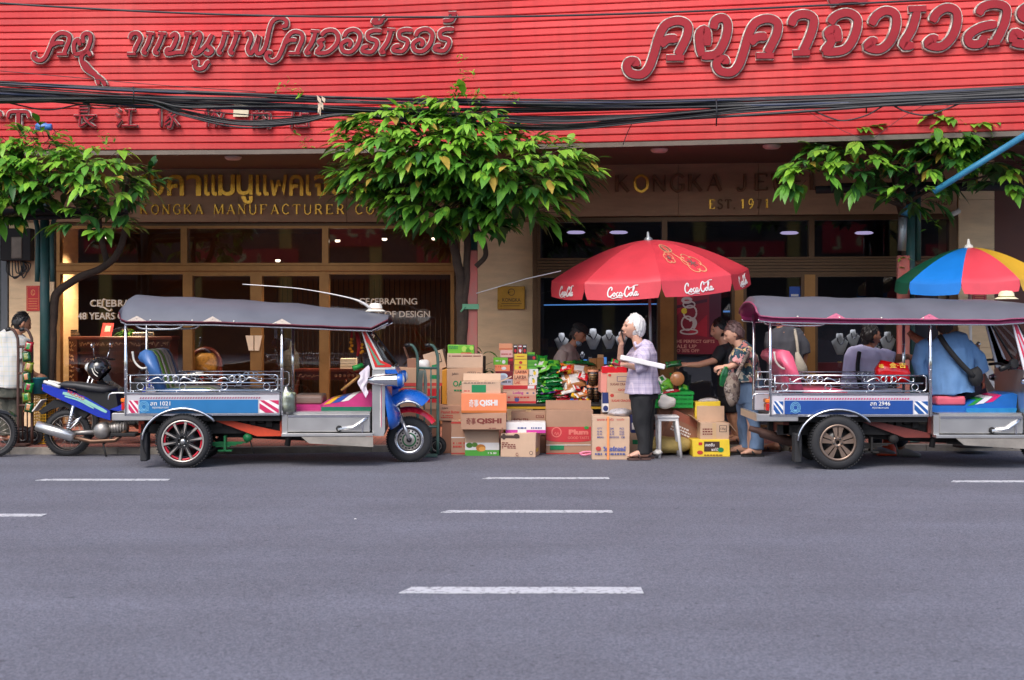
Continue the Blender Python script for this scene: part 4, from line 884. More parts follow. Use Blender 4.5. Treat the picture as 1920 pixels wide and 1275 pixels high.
        for xc in (xa+(xb-xa)*.28, xa+(xb-xa)*.74) if cfg['style'] == 'spoke' else (xa+(xb-xa)*.27, xa+(xb-xa)*.77):
            for k in (-1, 1):
                mb.tube([(xc+k*.05+.03*math.cos(j*PI/7), yr, .902+.03*math.sin(j*PI/7)) for j in range(14)], .0055, 6, closed=True) if k < 0 or True else 0
                mb.tube(catmull([(xc+k*.09,yr,.885),(xc+k*.12,yr,.915),(xc+k*.17,yr,.905),(xc+k*.22,yr,.878),(xc+k*.25,yr,.885),(xc+k*.245,yr,.91)], 4), .006, 6)
            mb.tube([(xc+.036*math.cos(j*PI/7), yr, .902+.036*math.sin(j*PI/7)) for j in range(14)], .0055, 6, closed=True)
        mb.build('side_rail', t)
    # --- posts and roof
    st = cfg['roof']   # (x, edge z, crest z)
    def zed(x, i):
        for p, q in zip(st, st[1:]):
            if p[0] <= x <= q[0]: return p[i]+(q[i]-p[i])*(x-p[0])/(q[0]-p[0])
        return st[-1][i]
    for s in (-1, 1):
        for x in (x0-.01, x1+.02):
            mb = MB(chrome); mb.tube([(x, s*(HW-.01), .53), (x, s*(HW-.01), zed(x,1)+.02)], .017, 10)
            for z in (.9, 1.0, 1.12, 1.24): mb.lathe([(.0175,-.003),(.0195,-.003),(.0195,.003),(.0175,.003)], (x, s*(HW-.01), z), 'z', 10)
            mb.build('roof_post', t)
        mb = MB(chrome); zz = zed(x0,1)
        mb.tube(catmull([(x0+.06,s*(HW-.03),zz-.01),(x0+.09,s*(HW-.03),zz-.06),(x0+.16,s*(HW-.03),zz-.095),(x0+.42,s*(HW-.03),zz-.10),(x0+.53,s*(HW-.03),zz-.085),(x0+.57,s*(HW-.03),zz-.03)], 4), .012, 8); mb.build('grab_rail', t)
    mb = MB(C_roof); N_ = 14; rows = []; W_ = HW+.055
    sts = []
    for p, q in zip(st, st[1:]):
        for k in range(6): sts.append([p[i]+(q[i]-p[i])*k/6 for i in range(3)])
    sts.append(list(st[-1])); vs = []; vi = []
    for i, (x, ze, zc) in enumerate(sts):
        sag = .012*math.sin((x-x0)*PI/.56)**2
        for k in range(N_+1):
            v = -1+2*k/N_; yy = W_*math.sin(v*PI/2)**1 if 0 else W_*v
            zz = ze+(zc-ze)*(1-abs(v)**2.6)-sag*(1-abs(v))+.004*noise.noise(V((x*5, v*4, 1)))
            if abs(v) == 1: zz -= .012+.004*math.sin(x*9)**2
            vs.append((x, yy, zz)); vi.append((x, yy*.985, zz-.022))
    W1 = N_+1; fs = [(i*W1+k, (i+1)*W1+k, (i+1)*W1+k+1, i*W1+k+1) for i in range(len(sts)-1) for k in range(N_)]
    mb.sm = True; mb.raw(vs, fs); mb.m(lining); mb.raw(vi, [f[::-1] for f in fs])
    # rims at both ends and the edges
    for row in (0, len(sts)-1):
        mb.m(C_roof); mb.raw([vs[row*W1+k] for k in range(W1)]+[vi[row*W1+k] for k in range(W1)], [(k, k+1, W1+k+1, W1+k) for k in range(N_)])
    roof = mb.build('roof', t, recalc=False)
    mb = MB(M(cfg['n']+'_piping', srgb(cfg['piping']), .5))
    for s in (-1, 1): mb.tube([(x, s*W_, ze-.018-.004*math.sin(x*9)**2) for x, ze, zc in sts], .008, 6)
    if cfg['style'] != 'spoke': mb.tube([(sts[0][0], W_*(-1+2*k/14), vs[k][2]-.01) for k in range(15)], .012, 6)
    mb.build('piping', roof)
    mb = MB(lining)
    for s in (-1, 1): mb.raw([(x, s*(W_-.03), ze-.02) for x, ze, zc in sts[4:]]+[(x, s*(W_-.03), ze-cfg['skirt']) for x, ze, zc in sts[4:]], [(k, k+1, k+1+len(sts)-4, k+len(sts)-4) for k in range(len(sts)-5)])
    mb.build('valance', roof, recalc=False)
    mb = MB(chrome)
    for s in (-1, 1): mb.tube([(x, s*(W_-.045), ze-cfg['skirt']-.005) for x, ze, zc in sts[4:]], .010, 6)
    mb.build('roof_rail', t)
    mb = MB(M(cfg['n']+'_patch', srgb(cfg['patch']), .5, var=.2, vs=12))
    for xc in cfg['patches']:
        mb = MB(M(cfg['n']+'_patch', srgb(cfg['patch']))); ze = zed(xc,1); mb.raw([(xc+a, -W_-.004, zed(xc+a,1)+b_-.012) for a, b_ in ((-.11,-.010),(-.06,.018),(0,.05),(.06,.018),(.11,-.010))], [(0,1,2,3,4)]); mb.sph((xc,-W_-.002,ze+.014), .008, 8, 6); mb.build('corner_patch', roof, recalc=False)
    for k in range(4): mb = MB(ywh); x = x0+.25+k*.42; mb.sph((x,-W_-.004,zed(x,1)-.006), .009, 8, 6); mb.build('stud', roof)
    # --- passenger bench
    sx = cfg['seatx']
    back = [(sx,1.12),(sx+.02,1.17),(sx+.07,1.20),(sx+.13,1.185),(sx+.17,1.13),(sx+.23,.95),(sx+.28,.78),(sx+.20,.72),(sx+.14,.86),(sx+.09,1.02),(sx+.06,1.06),(sx+.02,1.08)]
    mats = [pvc(cfg['n']+'_seat%d' % i, c) for i, c in enumerate(cfg['seat'])]
    mb = MB(*mats); ys_ = cfg['seaty']
    for (ya, yb), k in zip(zip(ys_, ys_[1:]), cfg['seatk']):
        mb.m(mats[k], True); mb.prism(back, ya, yb, 'y', True)
    sb = mb.build('seat_back', t)
    mb = MB(*mats)
    for (ya, yb), k in zip(zip(ys_, ys_[1:]), cfg['seatk']): mb.m(mats[k]); mb.prism([(sx+.2,.70),(sx+.2,.79),(sx+.30,.80),(sx+.66,.80),(sx+.72,.775),(sx+.72,.70)], ya, yb)
    mb.m(M(cfg['n']+'_seatbase', srgb(cfg['seatbase']), .5)); mb.box((sx+.2,-.44,.53),(sx+.66,.44,.70)); mb.build('seat_cushion', t)
    mb = MB(ywh); mb.tube(catmull([(x0+.04,-.42,1.18),(x0+.06,-.42,1.08),(x0+.13,-.42,1.01),(x0+.22,-.42,1.02)], 4), .011, 7); mb.build('grab_bar', t)
    # --- bumper and lamps
    mb = MB(steel); mb.box((x0-.15, -HW, .48), (x0+.27, -HW+.03, .555), .006); mb.box((x0-.15,-HW+.03,.48),(x0-.12,HW,.555)); mb.build('bumper', t)
    mb = MB(lampr); mb.box((x0-.055,-HW+.0,.585),(x0-.005,-HW+.14,.66),.008); mb.m(lampo); mb.box((x0-.06,-HW-.002,.665),(x0-.005,-HW+.14,.705),.008); mb.build('tail_light', t)
    mb = MB(chrome); mb.tube(catmull([(x0-.19,-HW+.02,.69),(x0-.17,-HW+.02,.75),(x0-.08,-HW+.02,.76),(x0+.02,-HW+.02,.755)], 4), .008, 6); mb.build('grab_hook', t)
    # mudflap behind the wheel
    mb = MB(tyre); mb.box((-.43,-.55,.07),(-.36,-.38,.36),.01); mb.build('mud_flap', t)
    # --- driver's cab: step box, running board, seat, tank
    mb = MB(steel); mb.box((.985,-.46,.34),(1.045,.46,.54),.004); mb.box((1.045,-.47,.355),(1.885,.47,.535),.006); mb.box((1.045,-.44,.535),(1.885,.44,.56),.004); mb.m(chrome); mb.box((1.05,-.476,.505),(1.88,-.47,.53)); mb.build('step_box', t)
    mb = MB(steel); mb.box((.99,-.54,.315),(1.92,-.40,.345),.004); mb.m(M('worn_skirt', srgb((168,160,150)), .45, .6, var=.2)); mb.prism([(1.19,.312),(1.92,.312),(1.92,.205),(1.27,.245)], -.535,-.525); mb.build('running_board', t)
    mb = MB(chrome); mb.tube([(1.56,-.50,.385),(1.72,-.50,.405),(1.80,-.50,.46),(1.86,-.46,.50)], .016, 8); mb.m(blackm); mb.lathe([(0,-.49),(.032,-.49),(.032,-.47),(0,-.47)], (1.57,0,.39), 'y', 14); mb.m(chrome); mb.box((1.80,-.49,.35),(1.815,-.475,.45)); mb.build('foot_lever', t)
    ta = pvc(cfg['n']+'_tank', cfg['tank']); tb = pvc(cfg['n']+'_tank2', cfg['tank2'])
    mb = MB(ta); mb.prism([(1.02,.56),(1.37,.56),(1.37,.625),(1.02,.625)], -.27,.27); mb.m(tb); mb.prism([(1.37,.56),(1.88,.56),(1.89,.60),(1.37,.60)], -.285,.285)
    mb.m(ta); mb.prism([(1.37,.60),(1.89,.60),(1.905,.735),(1.86,.755),(1.44,.675),(1.37,.63)], -.26,.26)
    tp = [(1.40,.66),(1.905,.76)]
    xs = [1.39,1.50,1.57,1.58,1.67,1.68,1.76,1.90]
    zl = lambda x: .618+(x-1.37)*.17; zq = lambda x: .678+(x-1.44)*.1905
    for i, k in enumerate(cfg['stripe']):
        if not k: continue
        mb.m(pvc('stripe_%s' % (k,), k)); xa, xb = xs[i]-.02, xs[i+1]-.02
        mb.raw([(xa-.09,-.263,zl(xa-.09)),(xb-.09,-.263,zl(xb-.09)),(xb,-.263,zq(xb)),(xa,-.263,zq(xa)),(xb,.263,zq(xb)),(xa,.263,zq(xa))], [(0,1,2,3),(3,2,4,5)])
    mb.build('driver_seat', t, recalc=True)
    if g('cushion'): mb = MB(pvc(cfg['n']+'_cushion', cfg['cushion'])); mb.box((1.08,-.25,.625),(1.38,.25,.72),.03,3); mb.build('cushion', t)
    # --- front: cowl, lamp, fender, forks, windscreen
    cw = M(cfg['n']+'_cowl', srgb(cfg['cowl']), .28, var=.08, coat=.6)
    mb = MB(steel); mb.prism([(1.905,.36),(1.925,.31),(2.02,.31),(2.035,.36),(2.035,.985),(1.905,.985)], -.44,.44); mb.build('cowl_side', t)
    mb = MB(cw); mb.loft([(2.036,0,.66),(2.07,0,.665),(2.095,0,.67),(2.105,0,.675)], [(.435,.315),(.425,.305),(.37,.28),(.25,.2)], (0,1,0), 24, sq=.45); mb.loft([(2.09,0,.86),(2.16,0,.87),(2.20,0,.88)], [(.16,.11),(.15,.10),(.11,.08)], (0,1,0), 20); mb.prism([(2.09,.66),(2.13,.66),(2.17,.80),(2.09,.80)], -.07, .07)
    mb.prism([(2.035,.95),(2.17,.95),(2.14,1.0),(2.035,1.0)], -.42,.42)
    mb.m(ywh); mb.box((1.985,-.443,.40),(1.992,-.44,.93)); mb.m(M('magenta_line', srgb((210,40,110)), .4)); mb.box((1.995,-.443,.40),(2.0,-.44,.93)); mb.build('front_cowl', t)
    for s in (-1, 1):
        mb = MB(chrome); mb.lathe([(0,-.20),(.025,-.195),(.05,-.12),(.062,.0),(.066,.09),(.066,.12),(.05,.125)], (2.06, s*.485, .885), 'x', 20); mb.m(cw); mb.lathe([(.063,.10),(.068,.11),(.068,.15),(.06,.16)], (2.06, s*.485, .885), 'x', 20); mb.m(lens); mb.sph((2.21, s*.485, .885), (.03,.056,.056), 14, 10); mb.build('headlight', t)
    mb = MB(cw); vs = []; N_ = 12
    for k in range(N_+1):
        a = R(176-134*k/N_); 
        for y, dr in ((-.21,-.11),(-.17,-.02),(0,.012),(.17,-.02),(.21,-.11)): vs.append((2.265+(.29+dr)*math.cos(a), y, .475+(.29+dr)*math.sin(a)*.98))
    mb.sm = True; mb.raw(vs, [(k*5+j, (k+1)*5+j, (k+1)*5+j+1, k*5+j+1) for k in range(N_) for j in range(4)]); mb.m(chrome); mb.tube([(2.265+.18*math.cos(R(176-134*k/N_)), -.212, .475+.18*math.sin(R(176-134*k/N_))*.98) for k in range(N_+1)], .014, 6); mb.build('front_fender', t, recalc=False)
    mb = MB(M('red_mudguard', srgb((205,30,50)), .25, coat=.7, var=.06)); vs = []
    for k in range(13):
        a = R(118-84*k/12)
        for y, dr in ((-.085,-.05),(-.065,-.01),(0,.008),(.065,-.01),(.085,-.05)): vs.append((2.27+(.335+dr)*math.cos(a), y, .245+(.335+dr)*math.sin(a)))
    mb.sm = True; mb.raw(vs, [(k*5+j, (k+1)*5+j, (k+1)*5+j+1, k*5+j+1) for k in range(12) for j in range(4)]); mb.build('mudguard', t, recalc=False)
    mb = MB(chrome)
    for s in (-1, 1): mb.tube([(2.10,s*.10,.70),(2.20,s*.10,.42)], .028, 10); mb.m(steel); mb.tube([(2.20,s*.10,.44),(2.275,s*.10,.235)], .021, 10); mb.m(chrome)
    mb.m(black); mb.tube([(2.27,-.12,.238),(2.27,.12,.238)], .022, 10); mb.build('fork', t)
    fr = [M(cfg['n']+'_fr%d' % i, srgb(c), .3, coat=.5, var=.05) for i, c in enumerate(cfg['frame'])]
    zt = zed(1.80,1)-.015
    for s in (-1, 1):
        mb = MB(fr[0]); yy = s*.42; a, b_ = sorted((yy, yy-s*.02))
        def pr(q, m_, t_): mb.m(m_); mb.prism(q, *sorted((yy+s*t_, yy-s*.02)))
        pr([(1.78,zt),(1.82,zt),(2.02,1.07),(2.14,1.02),(2.14,.99),(1.91,.99)], fr[0], 0)
        pr([(1.80,zt-.03),(1.825,zt-.03),(1.985,1.09),(2.10,1.035),(2.10,1.015),(1.935,1.015)], fr[1], .004)
        pr([(1.845,zt-.16),(1.855,zt-.16),(1.985,1.06),(2.04,1.04),(1.96,1.035)], fr[2], .007)
        mb.build('screen_pillar', t)
    mb = MB(glass('windscreen', (.72,.75,.76), .10)); mb.raw([(1.83,-.40,zt),(1.83,.40,zt),(2.12,.40,1.03),(2.12,-.40,1.03)], [(0,1,2,3)]); mb.build('windscreen', t, recalc=False)
    mb = MB(black); mb.tube([(2.13,-.41,1.02),(2.05,-.41,1.05),(1.82,-.41,zt),(1.82,.41,zt),(2.13,.41,1.02),(2.13,-.41,1.02)], .013, 6)
    mb.m(ywh)
    for k, y in enumerate((-.4,-.2,0,.2,.4)): mb.sph((1.98,y,zt+.02), (.028,.035,.045), 10, 8); 
    mb.m(black); mb.box((1.9,-.45,zt+.04),(2.03,.45,zt+.075),.01); mb.build('visor_lamps', t)
    # handlebar
    mb = MB(black); mb.tube(catmull([(1.80,-.30,1.03),(1.88,-.2,1.04),(1.92,0,1.0),(1.88,.2,1.04),(1.80,.30,1.03)], 4), .016, 8); mb.tube([(1.92,0,1.0),(1.99,0,.9)], .03, 8); mb.m(M(cfg['n']+'_grip', srgb(cfg['grip']), .5)); mb.tube([(1.70,-.33,1.0),(1.80,-.30,1.03)], .028, 10); mb.m(black); mb.box((1.82,-.32,1.0),(1.90,-.22,1.1),.02); mb.build('handlebar', t)
    return t
T1 = tuktuk('tricycle taxi with number 1021, pink driver seat and slate roof sloping to the front', dict(n='taxi_a', panel=(34,112,168), trim=(188,186,190), lining=(84,30,48), body=(-.575,.97), style='spoke', beam=(224,76,40), chev=(196,40,90), rope=(150,70,100),
  roof=[(-.64,1.60,1.66),(-.625,1.53,1.73),(-.57,1.505,1.765),(.3,1.50,1.73),(1.0,1.475,1.685),(1.6,1.45,1.625),(1.9,1.44,1.59),(2.07,1.52,1.56)], piping=(96,22,44), skirt=.045, patch=(216,200,186), patches=(-.46,.30,1.0),
  seatx=-.47, seat=[(58,100,156),(206,196,190),(96,150,40),(112,78,84),(50,100,60)], seaty=[-.46,-.44,-.36,-.34,-.22,-.20,-.10,-.08,.02,.04,.16,.18,.30,.44], seatk=[0,0,1,2,3,1,3,2,3,1,0,1,0], seatbase=(140,30,40),
  tank=(196,52,120), tank2=(16,104,78), stripe=[None,(236,176,40),None,(40,80,160),None,(236,232,226),None], cushion=(128,104,92), cowl=(24,96,190), frame=[(206,206,200),(206,48,44),(96,150,120)], grip=(20,130,50)))
T1.location = (-3.354, 14.95, 0); T1.rotation_euler.z = R(2.2)
mb = MB(M('aerial_grey', srgb((214,210,206)), .35, .3)); mb.tube(catmull([P(697,579,14.9),P(670,563,14.9),P(620,551,14.9),P(560,541,14.9),P(500,536,14.9),P(455,533,14.9)], 5), [.016]*4+[.012]*2+[.007]*6+[.005]*14, 7); mb.tube([P(690,582,14.9),P(708,582,14.9)], .02, 6); mb.build('aerial', T1)
T2 = tuktuk('tricycle taxi with number 2946, pink padded seats and pink lined flat grey roof', dict(n='taxi_b', panel=(26,72,146), trim=(196,192,200), lining=(150,40,92), body=(-.655,.925), style='five', beam=(122,54,46), chev=(30,84,150), rope=(196,50,110),
  roof=[(-.81,1.60,1.70),(-.78,1.56,1.75),(-.66,1.545,1.755),(.1,1.53,1.74),(.9,1.525,1.73),(1.6,1.52,1.715),(1.9,1.54,1.70),(2.05,1.60,1.67)], piping=(150,70,100), skirt=.062, patch=(222,120,150), patches=(-.02,.915),
  seatx=-.60, seat=[(226,96,124),(206,196,196)], seaty=[-.46,-.44,.44,.46], seatk=[0,0,0], seatbase=(110,28,44),
  tank=(24,100,180), tank2=(30,130,190), stripe=[None,(36,140,50),None,(226,226,230),None,(214,30,110),None], cushion=(214,96,112), cowl=(180,30,80), frame=[(226,226,230),(210,60,90),(200,190,200)], grip=(20,20,20)))
T2.location = (3.265, 14.8, 0)
mb = MB(M('brown_muffler', srgb((84,60,52)), .6, .4, var=.3)); mb.tube([P(1405,803,14.7),P(1424,808,14.7),P(1428,812,14.7),P(1480,827,14.7),P(1500,830,14.75)], [.03,.035,.05,.055,.03], 12); mb.build('exhaust', T2)
# hats on both roofs
def hat(label, p, r, mat, band):
    t = thing('sun_hat', label, 'hat', p); mb = MB(mat); mb.lathe([(0,.085),(r*.45,.08),(r*.62,.055),(r*.68,.01),(r*.95,-.006),(r,-.004),(r*.95,0),(r*.7,.016)], p, 'z', 24); mb.build('crown', t); mb = MB(band); mb.lathe([(r*.69,.008),(r*.70,.008),(r*.66,.026),(r*.655,.026)], p, 'z', 24); mb.build('band', t)
hat('white sun hat lying on the sloping roof front beside the aerial', P(704,583,14.95), .11, M('white_straw', srgb((226,220,206)), .8, bump=.4, bs=60), M('tan_band', srgb((150,110,80)), .7))
hat('cream sun hat lying on the right roof below the multicoloured umbrella', P(1887,560,14.85), .125, M('cream_straw', srgb((226,214,178)), .8, bump=.4, bs=60), M('olive_band', srgb((110,110,40)), .7))
# bucket of ice bags and cloth in the left taxi
bk = thing('pail', 'pale green pail in a clear plastic bag hung beside the pink driver seat', 'bucket', P(541,775,14.55))
p = P(540,772,14.55); mb = MB(M('pail_green', srgb((206,214,170)), .5)); mb.lathe([(0,0),(.062,0),(.07,.03),(.075,.19),(.07,.2)], p, 'z', 18); mb.build('pail_body', bk)
pb = glass('thin_plastic', (.88,.89,.9), .22, .25)
rb = random.Random(2); mb = MB(pb); mb.sm = True; vs = []
for i in range(9):
    for k in range(16): a = 2*PI*k/16; rr = [.03,.075,.086,.085,.084,.087,.08,.05,.03][i]*(1+rb.uniform(-.14,.14)); vs.append(p+V((rr*math.cos(a)-(.02 if i > 6 else 0), rr*math.sin(a), -.03+i*.036)))
mb.raw(vs, [(i*16+k, i*16+(k+1) % 16, (i+1)*16+(k+1) % 16, (i+1)*16+k) for i in range(8) for k in range(16)]); mb.build('plastic_bag', bk)
fl_ = thing('garland', 'orange marigold garland with red tassel hanging behind the left taxi windscreen', 'garland', P(672,660,14.95))
mb = MB(M('marigold', srgb((240,150,20)), .7, var=.3)); 
for x, y in ((659,636),(658,642),(660,648),(657,654),(660,659),(679,646),(678,652),(680,659),(677,661)): mb.sph(P(x,y,14.9), (.018,.02,.017), 8, 6)
mb.build('blossoms', fl_); mb = MB(M('red_tassel', srgb((170,26,30)), .7)); mb.tube([P(660,618,14.9),P(659,634,14.9)], .012, 6); mb.tube([P(668,618,14.9),P(674,650,14.9),P(670,668,14.9)], [.02,.025,.012], 6); mb.build('tassel', fl_)
# white flag-like cloth tied at the cowl
cl = MB(M('white_cloth', srgb((226,216,226)), .8, var=.1)); cl.sm = True
g_ = []
for i in range(8):
    for k in range(7): g_.append(P(673+(18-i*.3)*k/6+3*math.sin(i), 700+ (46-abs(k-4)*5)*i/7-(16*k/6 if i < 2 else 0), 14.62+.015*math.sin(k*1.9+i)))
cl.raw(g_, [(i*7+k, i*7+k+1, (i+1)*7+k+1, (i+1)*7+k) for i in range(7) for k in range(6)])
tag(cl.build('cloth', recalc=False), 'white printed cloth hanging from the left taxi handlebar', 'cloth')
st_ = MB(M('bamboo', srgb((176,130,70)), .5)); st_.tube([P(640,732,14.8),P(664,713,14.8),P(676,703,14.8)], [.013,.016,.012], 8); tag(st_.build('stick'), 'short bamboo stick wedged behind the pink tank of the left taxi', 'stick')
# ---------------------------------------------------------------- motorbikes
def motorbike(label, n, body, loc, rz=0):
    t = thing('motorbike', label, 'motorbike', (0,0,0)); bp_ = M(n+'_paint', srgb(body), .22, var=.06, coat=.8)
    wheel(t, (0,0,.255), .255, .09, .20, 'wire'); wheel(t, (1.23,0,.255), .255, .08, .205, 'wire')
    mb = MB(bp_); ys = [-.11,-.075,.075,.11]
    prof = [(-.25,.80),(-.20,.78),(0,.735),(.22,.66),(.50,.50),(.50,.40),(.36,.44),(.12,.55),(-.12,.66),(-.24,.72)]
    mb.prism(prof, -.105, -.085); mb.prism(prof, .085, .105); mb.prism([(-.25,.80),(-.24,.72),(-.14,.66),(-.1,.76)], -.085, .085)
    mb.prism([(.50,.52),(.80,.46),(1.0,.80),(1.05,.95),(.98,.96),(.86,.72),(.6,.56)], -.13,.13); mb.prism([(1.0,.48),(1.10,.505),(1.25,.53),(1.40,.50),(1.48,.44),(1.38,.475),(1.25,.50),(1.1,.475)], -.05,.05)
    mb.m(white); 
    if n == 'bike_a':
        gr = M('pale_flash', srgb((150,205,190)), .35); mb.m(gr); mb.stroke([(-.02,.70),(.12,.665),(.25,.60),(.46,.49)], .035, lambda u, v, z: V((u, -.105-z, v)), 0, .003); mb.stroke([(.0,.665),(.15,.62),(.32,.53)], .016, lambda u, v, z: V((u, -.105-z, v)), 0, .004)
        mb.m(M('red_mark', srgb((200,60,50)), .4)); mb.text('NUOVO', (.03,-.1105,.70), (.18,0,-.085), (.012,0,.035), .02)
    mb.build('fairing', t)
    mb = MB(M('vinyl_seat', (.03,.03,.033), .5, bump=.2)); mb.loft([(-.10,0,.775),(-.02,0,.79),(.12,0,.78),(.26,0,.755),(.42,0,.735),(.54,0,.74)], [(.06,.02),(.11,.035),(.12,.04),(.125,.045),(.11,.045),(.05,.02)], (0,1,0), 16, sq=.7); mb.build('seat', t)
    mb = MB(blackm); mb.prism([(.1,.74),(.55,.70),(.58,.52),(.36,.50),(.2,.62)], -.08,.08); mb.prism([(-.14,.62),(-.30,.50),(-.27,.46),(-.16,.52),(-.02,.55),(.2,.42),(.28,.5),(.1,.6)], -.06,.06); mb.tube([(.55,0,.5),(.6,0,.3)], .05, 8); mb.box((.5,-.12,.22),(.78,.12,.26),.01); mb.tube([(.42,-.1,.14),(.47,-.16,.01)], .012, 6); mb.tube([(.42,-.1,.14),(.55,-.1,.24)], .012, 6); mb.build('frame', t)
    mb = MB(ywh); mb.tube(catmull([(-.24,-.06,.82),(-.15,-.09,.80),(-.05,-.11,.765)], 3), .018, 7); mb.tube(catmull([(-.24,.06,.82),(-.15,.09,.80),(-.05,.11,.765)], 3), .018, 7); mb.build('grab_rail', t)
    mb = MB(steel); mb.tube([(-.30,-.15,.345),(-.29,-.15,.345),(.10,-.15,.225),(.12,-.15,.215)], [.02,.056,.058,.03], 14); mb.m(M('exhaust_brown', srgb((120,92,74)), .4, .6)); mb.tube([(.10,-.15,.22),(.3,-.13,.17),(.55,-.1,.18),(.66,-.06,.28)], .022, 8); mb.build('exhaust', t)
    mb = MB(M('engine_alloy', srgb((150,146,142)), .4, .7, var=.3, vs=12)); mb.tube([(.38,0,.29),(.66,0,.32)], [.075,.068], 14); mb.lathe([(0,-.13),(.08,-.13),(.095,-.08),(.095,.1),(0,.12)], (.40,0,.28), 'y', 18)
    for k in range(6): mb.tube([(.48+k*.03,0,.29+k*.003),(.49+k*.03,0,.29+k*.003)], .085, 14)
    mb.tube([(0,-.07,.255),(.36,-.07,.27)], .028, 8); mb.build('engine', t)
    mb = MB(chrome); mb.tube([(.10,-.12,.56),(.04,-.12,.30)], .020, 8)
    for k in range(7): mb.lathe([(.022,-.006),(.034,0),(.022,.006)], (.085-k*.0066,-.12,.48-k*.026), 'z', 10)
    mb.tube([(.17,-.12,.42),(.08,-.12,.32),(.05,-.12,.30)], .012, 6); mb.tube([(.19,-.12,.44),(.05,-.12,.35)], .010, 6); mb.build('shock_absorber', t)
    mb = MB(lampr); mb.sph((-.245,0,.745), (.035,.075,.035), 12, 8); mb.build('tail_light', t)
    mb = MB(ywh); mb.obox((-.31,0,.56), (.012,.2,.16), Matrix.Rotation(R(38), 3, 'Y')); mb.build('number_plate', t)
    mb = MB(black); mb.tube(catmull([(.90,-.33,.96),(.98,-.2,.97),(1.0,0,.95),(.98,.2,.97),(.90,.33,.96)], 3), .014, 8); mb.m(chrome)
    mb.tube([(1.0,-.07,.92),(1.23,-.07,.255)], .018, 8); mb.tube([(1.0,.07,.92),(1.23,.07,.255)], .018, 8)
    for s in (-1, 1): mb.tube([(.95,s*.2,.97),(.93,s*.28,1.12)], .006, 6); mb.sph((.93,s*.3,1.14), (.02,.055,.035), 10, 8)
    mb.m(lens); mb.sph((1.08,0,.88), (.05,.09,.06), 12, 8); mb.build('handlebar', t)
    t.location = loc; t.rotation_euler.z = rz; return t
bx_ = P(127,0,15.7).x
motorbike('blue motorbike with long silver exhaust parked behind the left taxi', 'bike_a', (24,50,170), (bx_, 15.7, 0))
motorbike('dark motorbike at the left edge showing only its front wheel', 'bike_b', (30,34,40), (P(-12,0,15.6).x-1.23, 15.6, 0))
b3 = motorbike('black motorbike behind the left taxi with a helmet on its mirror', 'bike_c', (20,20,22), (P(186,0,16.4).x+.93, 16.45, HK), R(176))
motorbike('white motorbike parked behind the right taxi beside the driver', 'bike_d', (214,210,204), (P(1842,0,16.7).x+.98, 16.7, HK), R(182))
hl = thing('crash_helmet', 'glossy black open face helmet hanging on the parked motorbike mirror', 'helmet', P(186,712,16.3))
p = P(186,692,16.3); mb = MB(M('gloss_black', (.015,.015,.018), .15, coat=.8)); mb.sm = True
vs = []; 
for i in range(11):
    for k in range(24):
        th = .05+i/10*2.25; a = 2*PI*k/24; rr = .135; vs.append(p+V((rr*math.sin(th)*math.cos(a), rr*math.sin(th)*math.sin(a), rr*math.cos(th))) )
rot = Matrix.Rotation(R(-48), 3, 'Y'); vs = [p+rot @ (v-p) for v in vs]
mb.raw(vs, [(i*24+k, i*24+(k+1) % 24, (i+1)*24+(k+1) % 24, (i+1)*24+k) for i in range(10) for k in range(24)]); mb.build('shell', hl, recalc=False)
mb = MB(blackm); mb.sm = True; vs2 = [p+(v-p)*.86 for v in vs]; mb.raw(vs2, [(i*24+k, (i+1)*24+k, (i+1)*24+(k+1) % 24, i*24+(k+1) % 24) for i in range(10) for k in range(24)]); mb.build('padding', hl, recalc=False)
mb = MB(ywh); mb.stroke([(172,690),(176,700),(183,706)], 2, lambda u, v, z: P(u, v, 16.17-z), 0, .003); mb.stroke([(176,684),(178,694),(184,700)], 1, lambda u, v, z: P(u, v, 16.17-z), 0, .003); mb.build('decal', hl)
# ---------------------------------------------------------------- hand trucks
def hand_truck(label, mat, d, top, bot, xl, xr, shelves, z0):
    t = thing('hand_truck', label, 'hand truck', (P((xl+xr)/2,0,d).x, d, z0)); mb = MB(mat)
    for x, s in ((xl,-1),(xr,1)):
        a = P(x, top, d); b_ = P(x, bot, d); b_.z = z0+.02
        mb.tube(catmull([a+V((-.10,.0,.03)), a+V((-.055,0,.02)), a+V((-.015,0,-.05)), a+V((0,0,-.15)), (a+b_)/2, b_], 4), .017, 8)
        mb.m(black); mb.tube([a+V((-.14,0,.02)), a+V((-.085,0,.035))], .022, 8); mb.m(mat)
    for y in shelves: a = P(xl, y, d); b_ = P(xr, y, d); mb.tube([a, b_], .015, 8); 
    for f in (.33,.66): a = P(xl+(xr-xl)*f, shelves[0], d); b_ = V((a.x, d, z0+.05)); mb.tube([a, b_], .009, 6)
    a = P(xl, bot, d); b_ = P(xr, bot, d); mb.box((a.x, d-.22, z0+.006), (b_.x, d+.02, z0+.02)); mb.build('frame', t)
    for x in (xl+3, xr-3): c = P(x, 0, d); wheel(t, (c.x, d+.11, z0+.10), .10, .05, .06, 'wire')
    return t
tg = M('teal_paint', srgb((72,102,94)), .5, var=.2)
ht = hand_truck('green painted hand truck standing between the left taxi and the cartons', tg, 15.72, 652, 845, 783, 821, (690,745,800), 0)
mb = MB(M('grey_rope', srgb((96,104,98)), .9)); 
for k in range(5): mb.tube(catmull([P(787+k*1.5,694,15.66), P(783+k*2,725,15.65), P(790+k,752+k*3,15.64), P(797+k*.7,722,15.65), P(795+k*.6,694,15.66)], 4), .008, 6)
mb.build('rope', ht)
hand_truck('rusty brown hand truck carrying green packs beside the man in white', M('rust_brown', srgb((84,58,50)), .6, var=.3), 16.3, 622, 834, 34, 60, (650,700,760), HK)
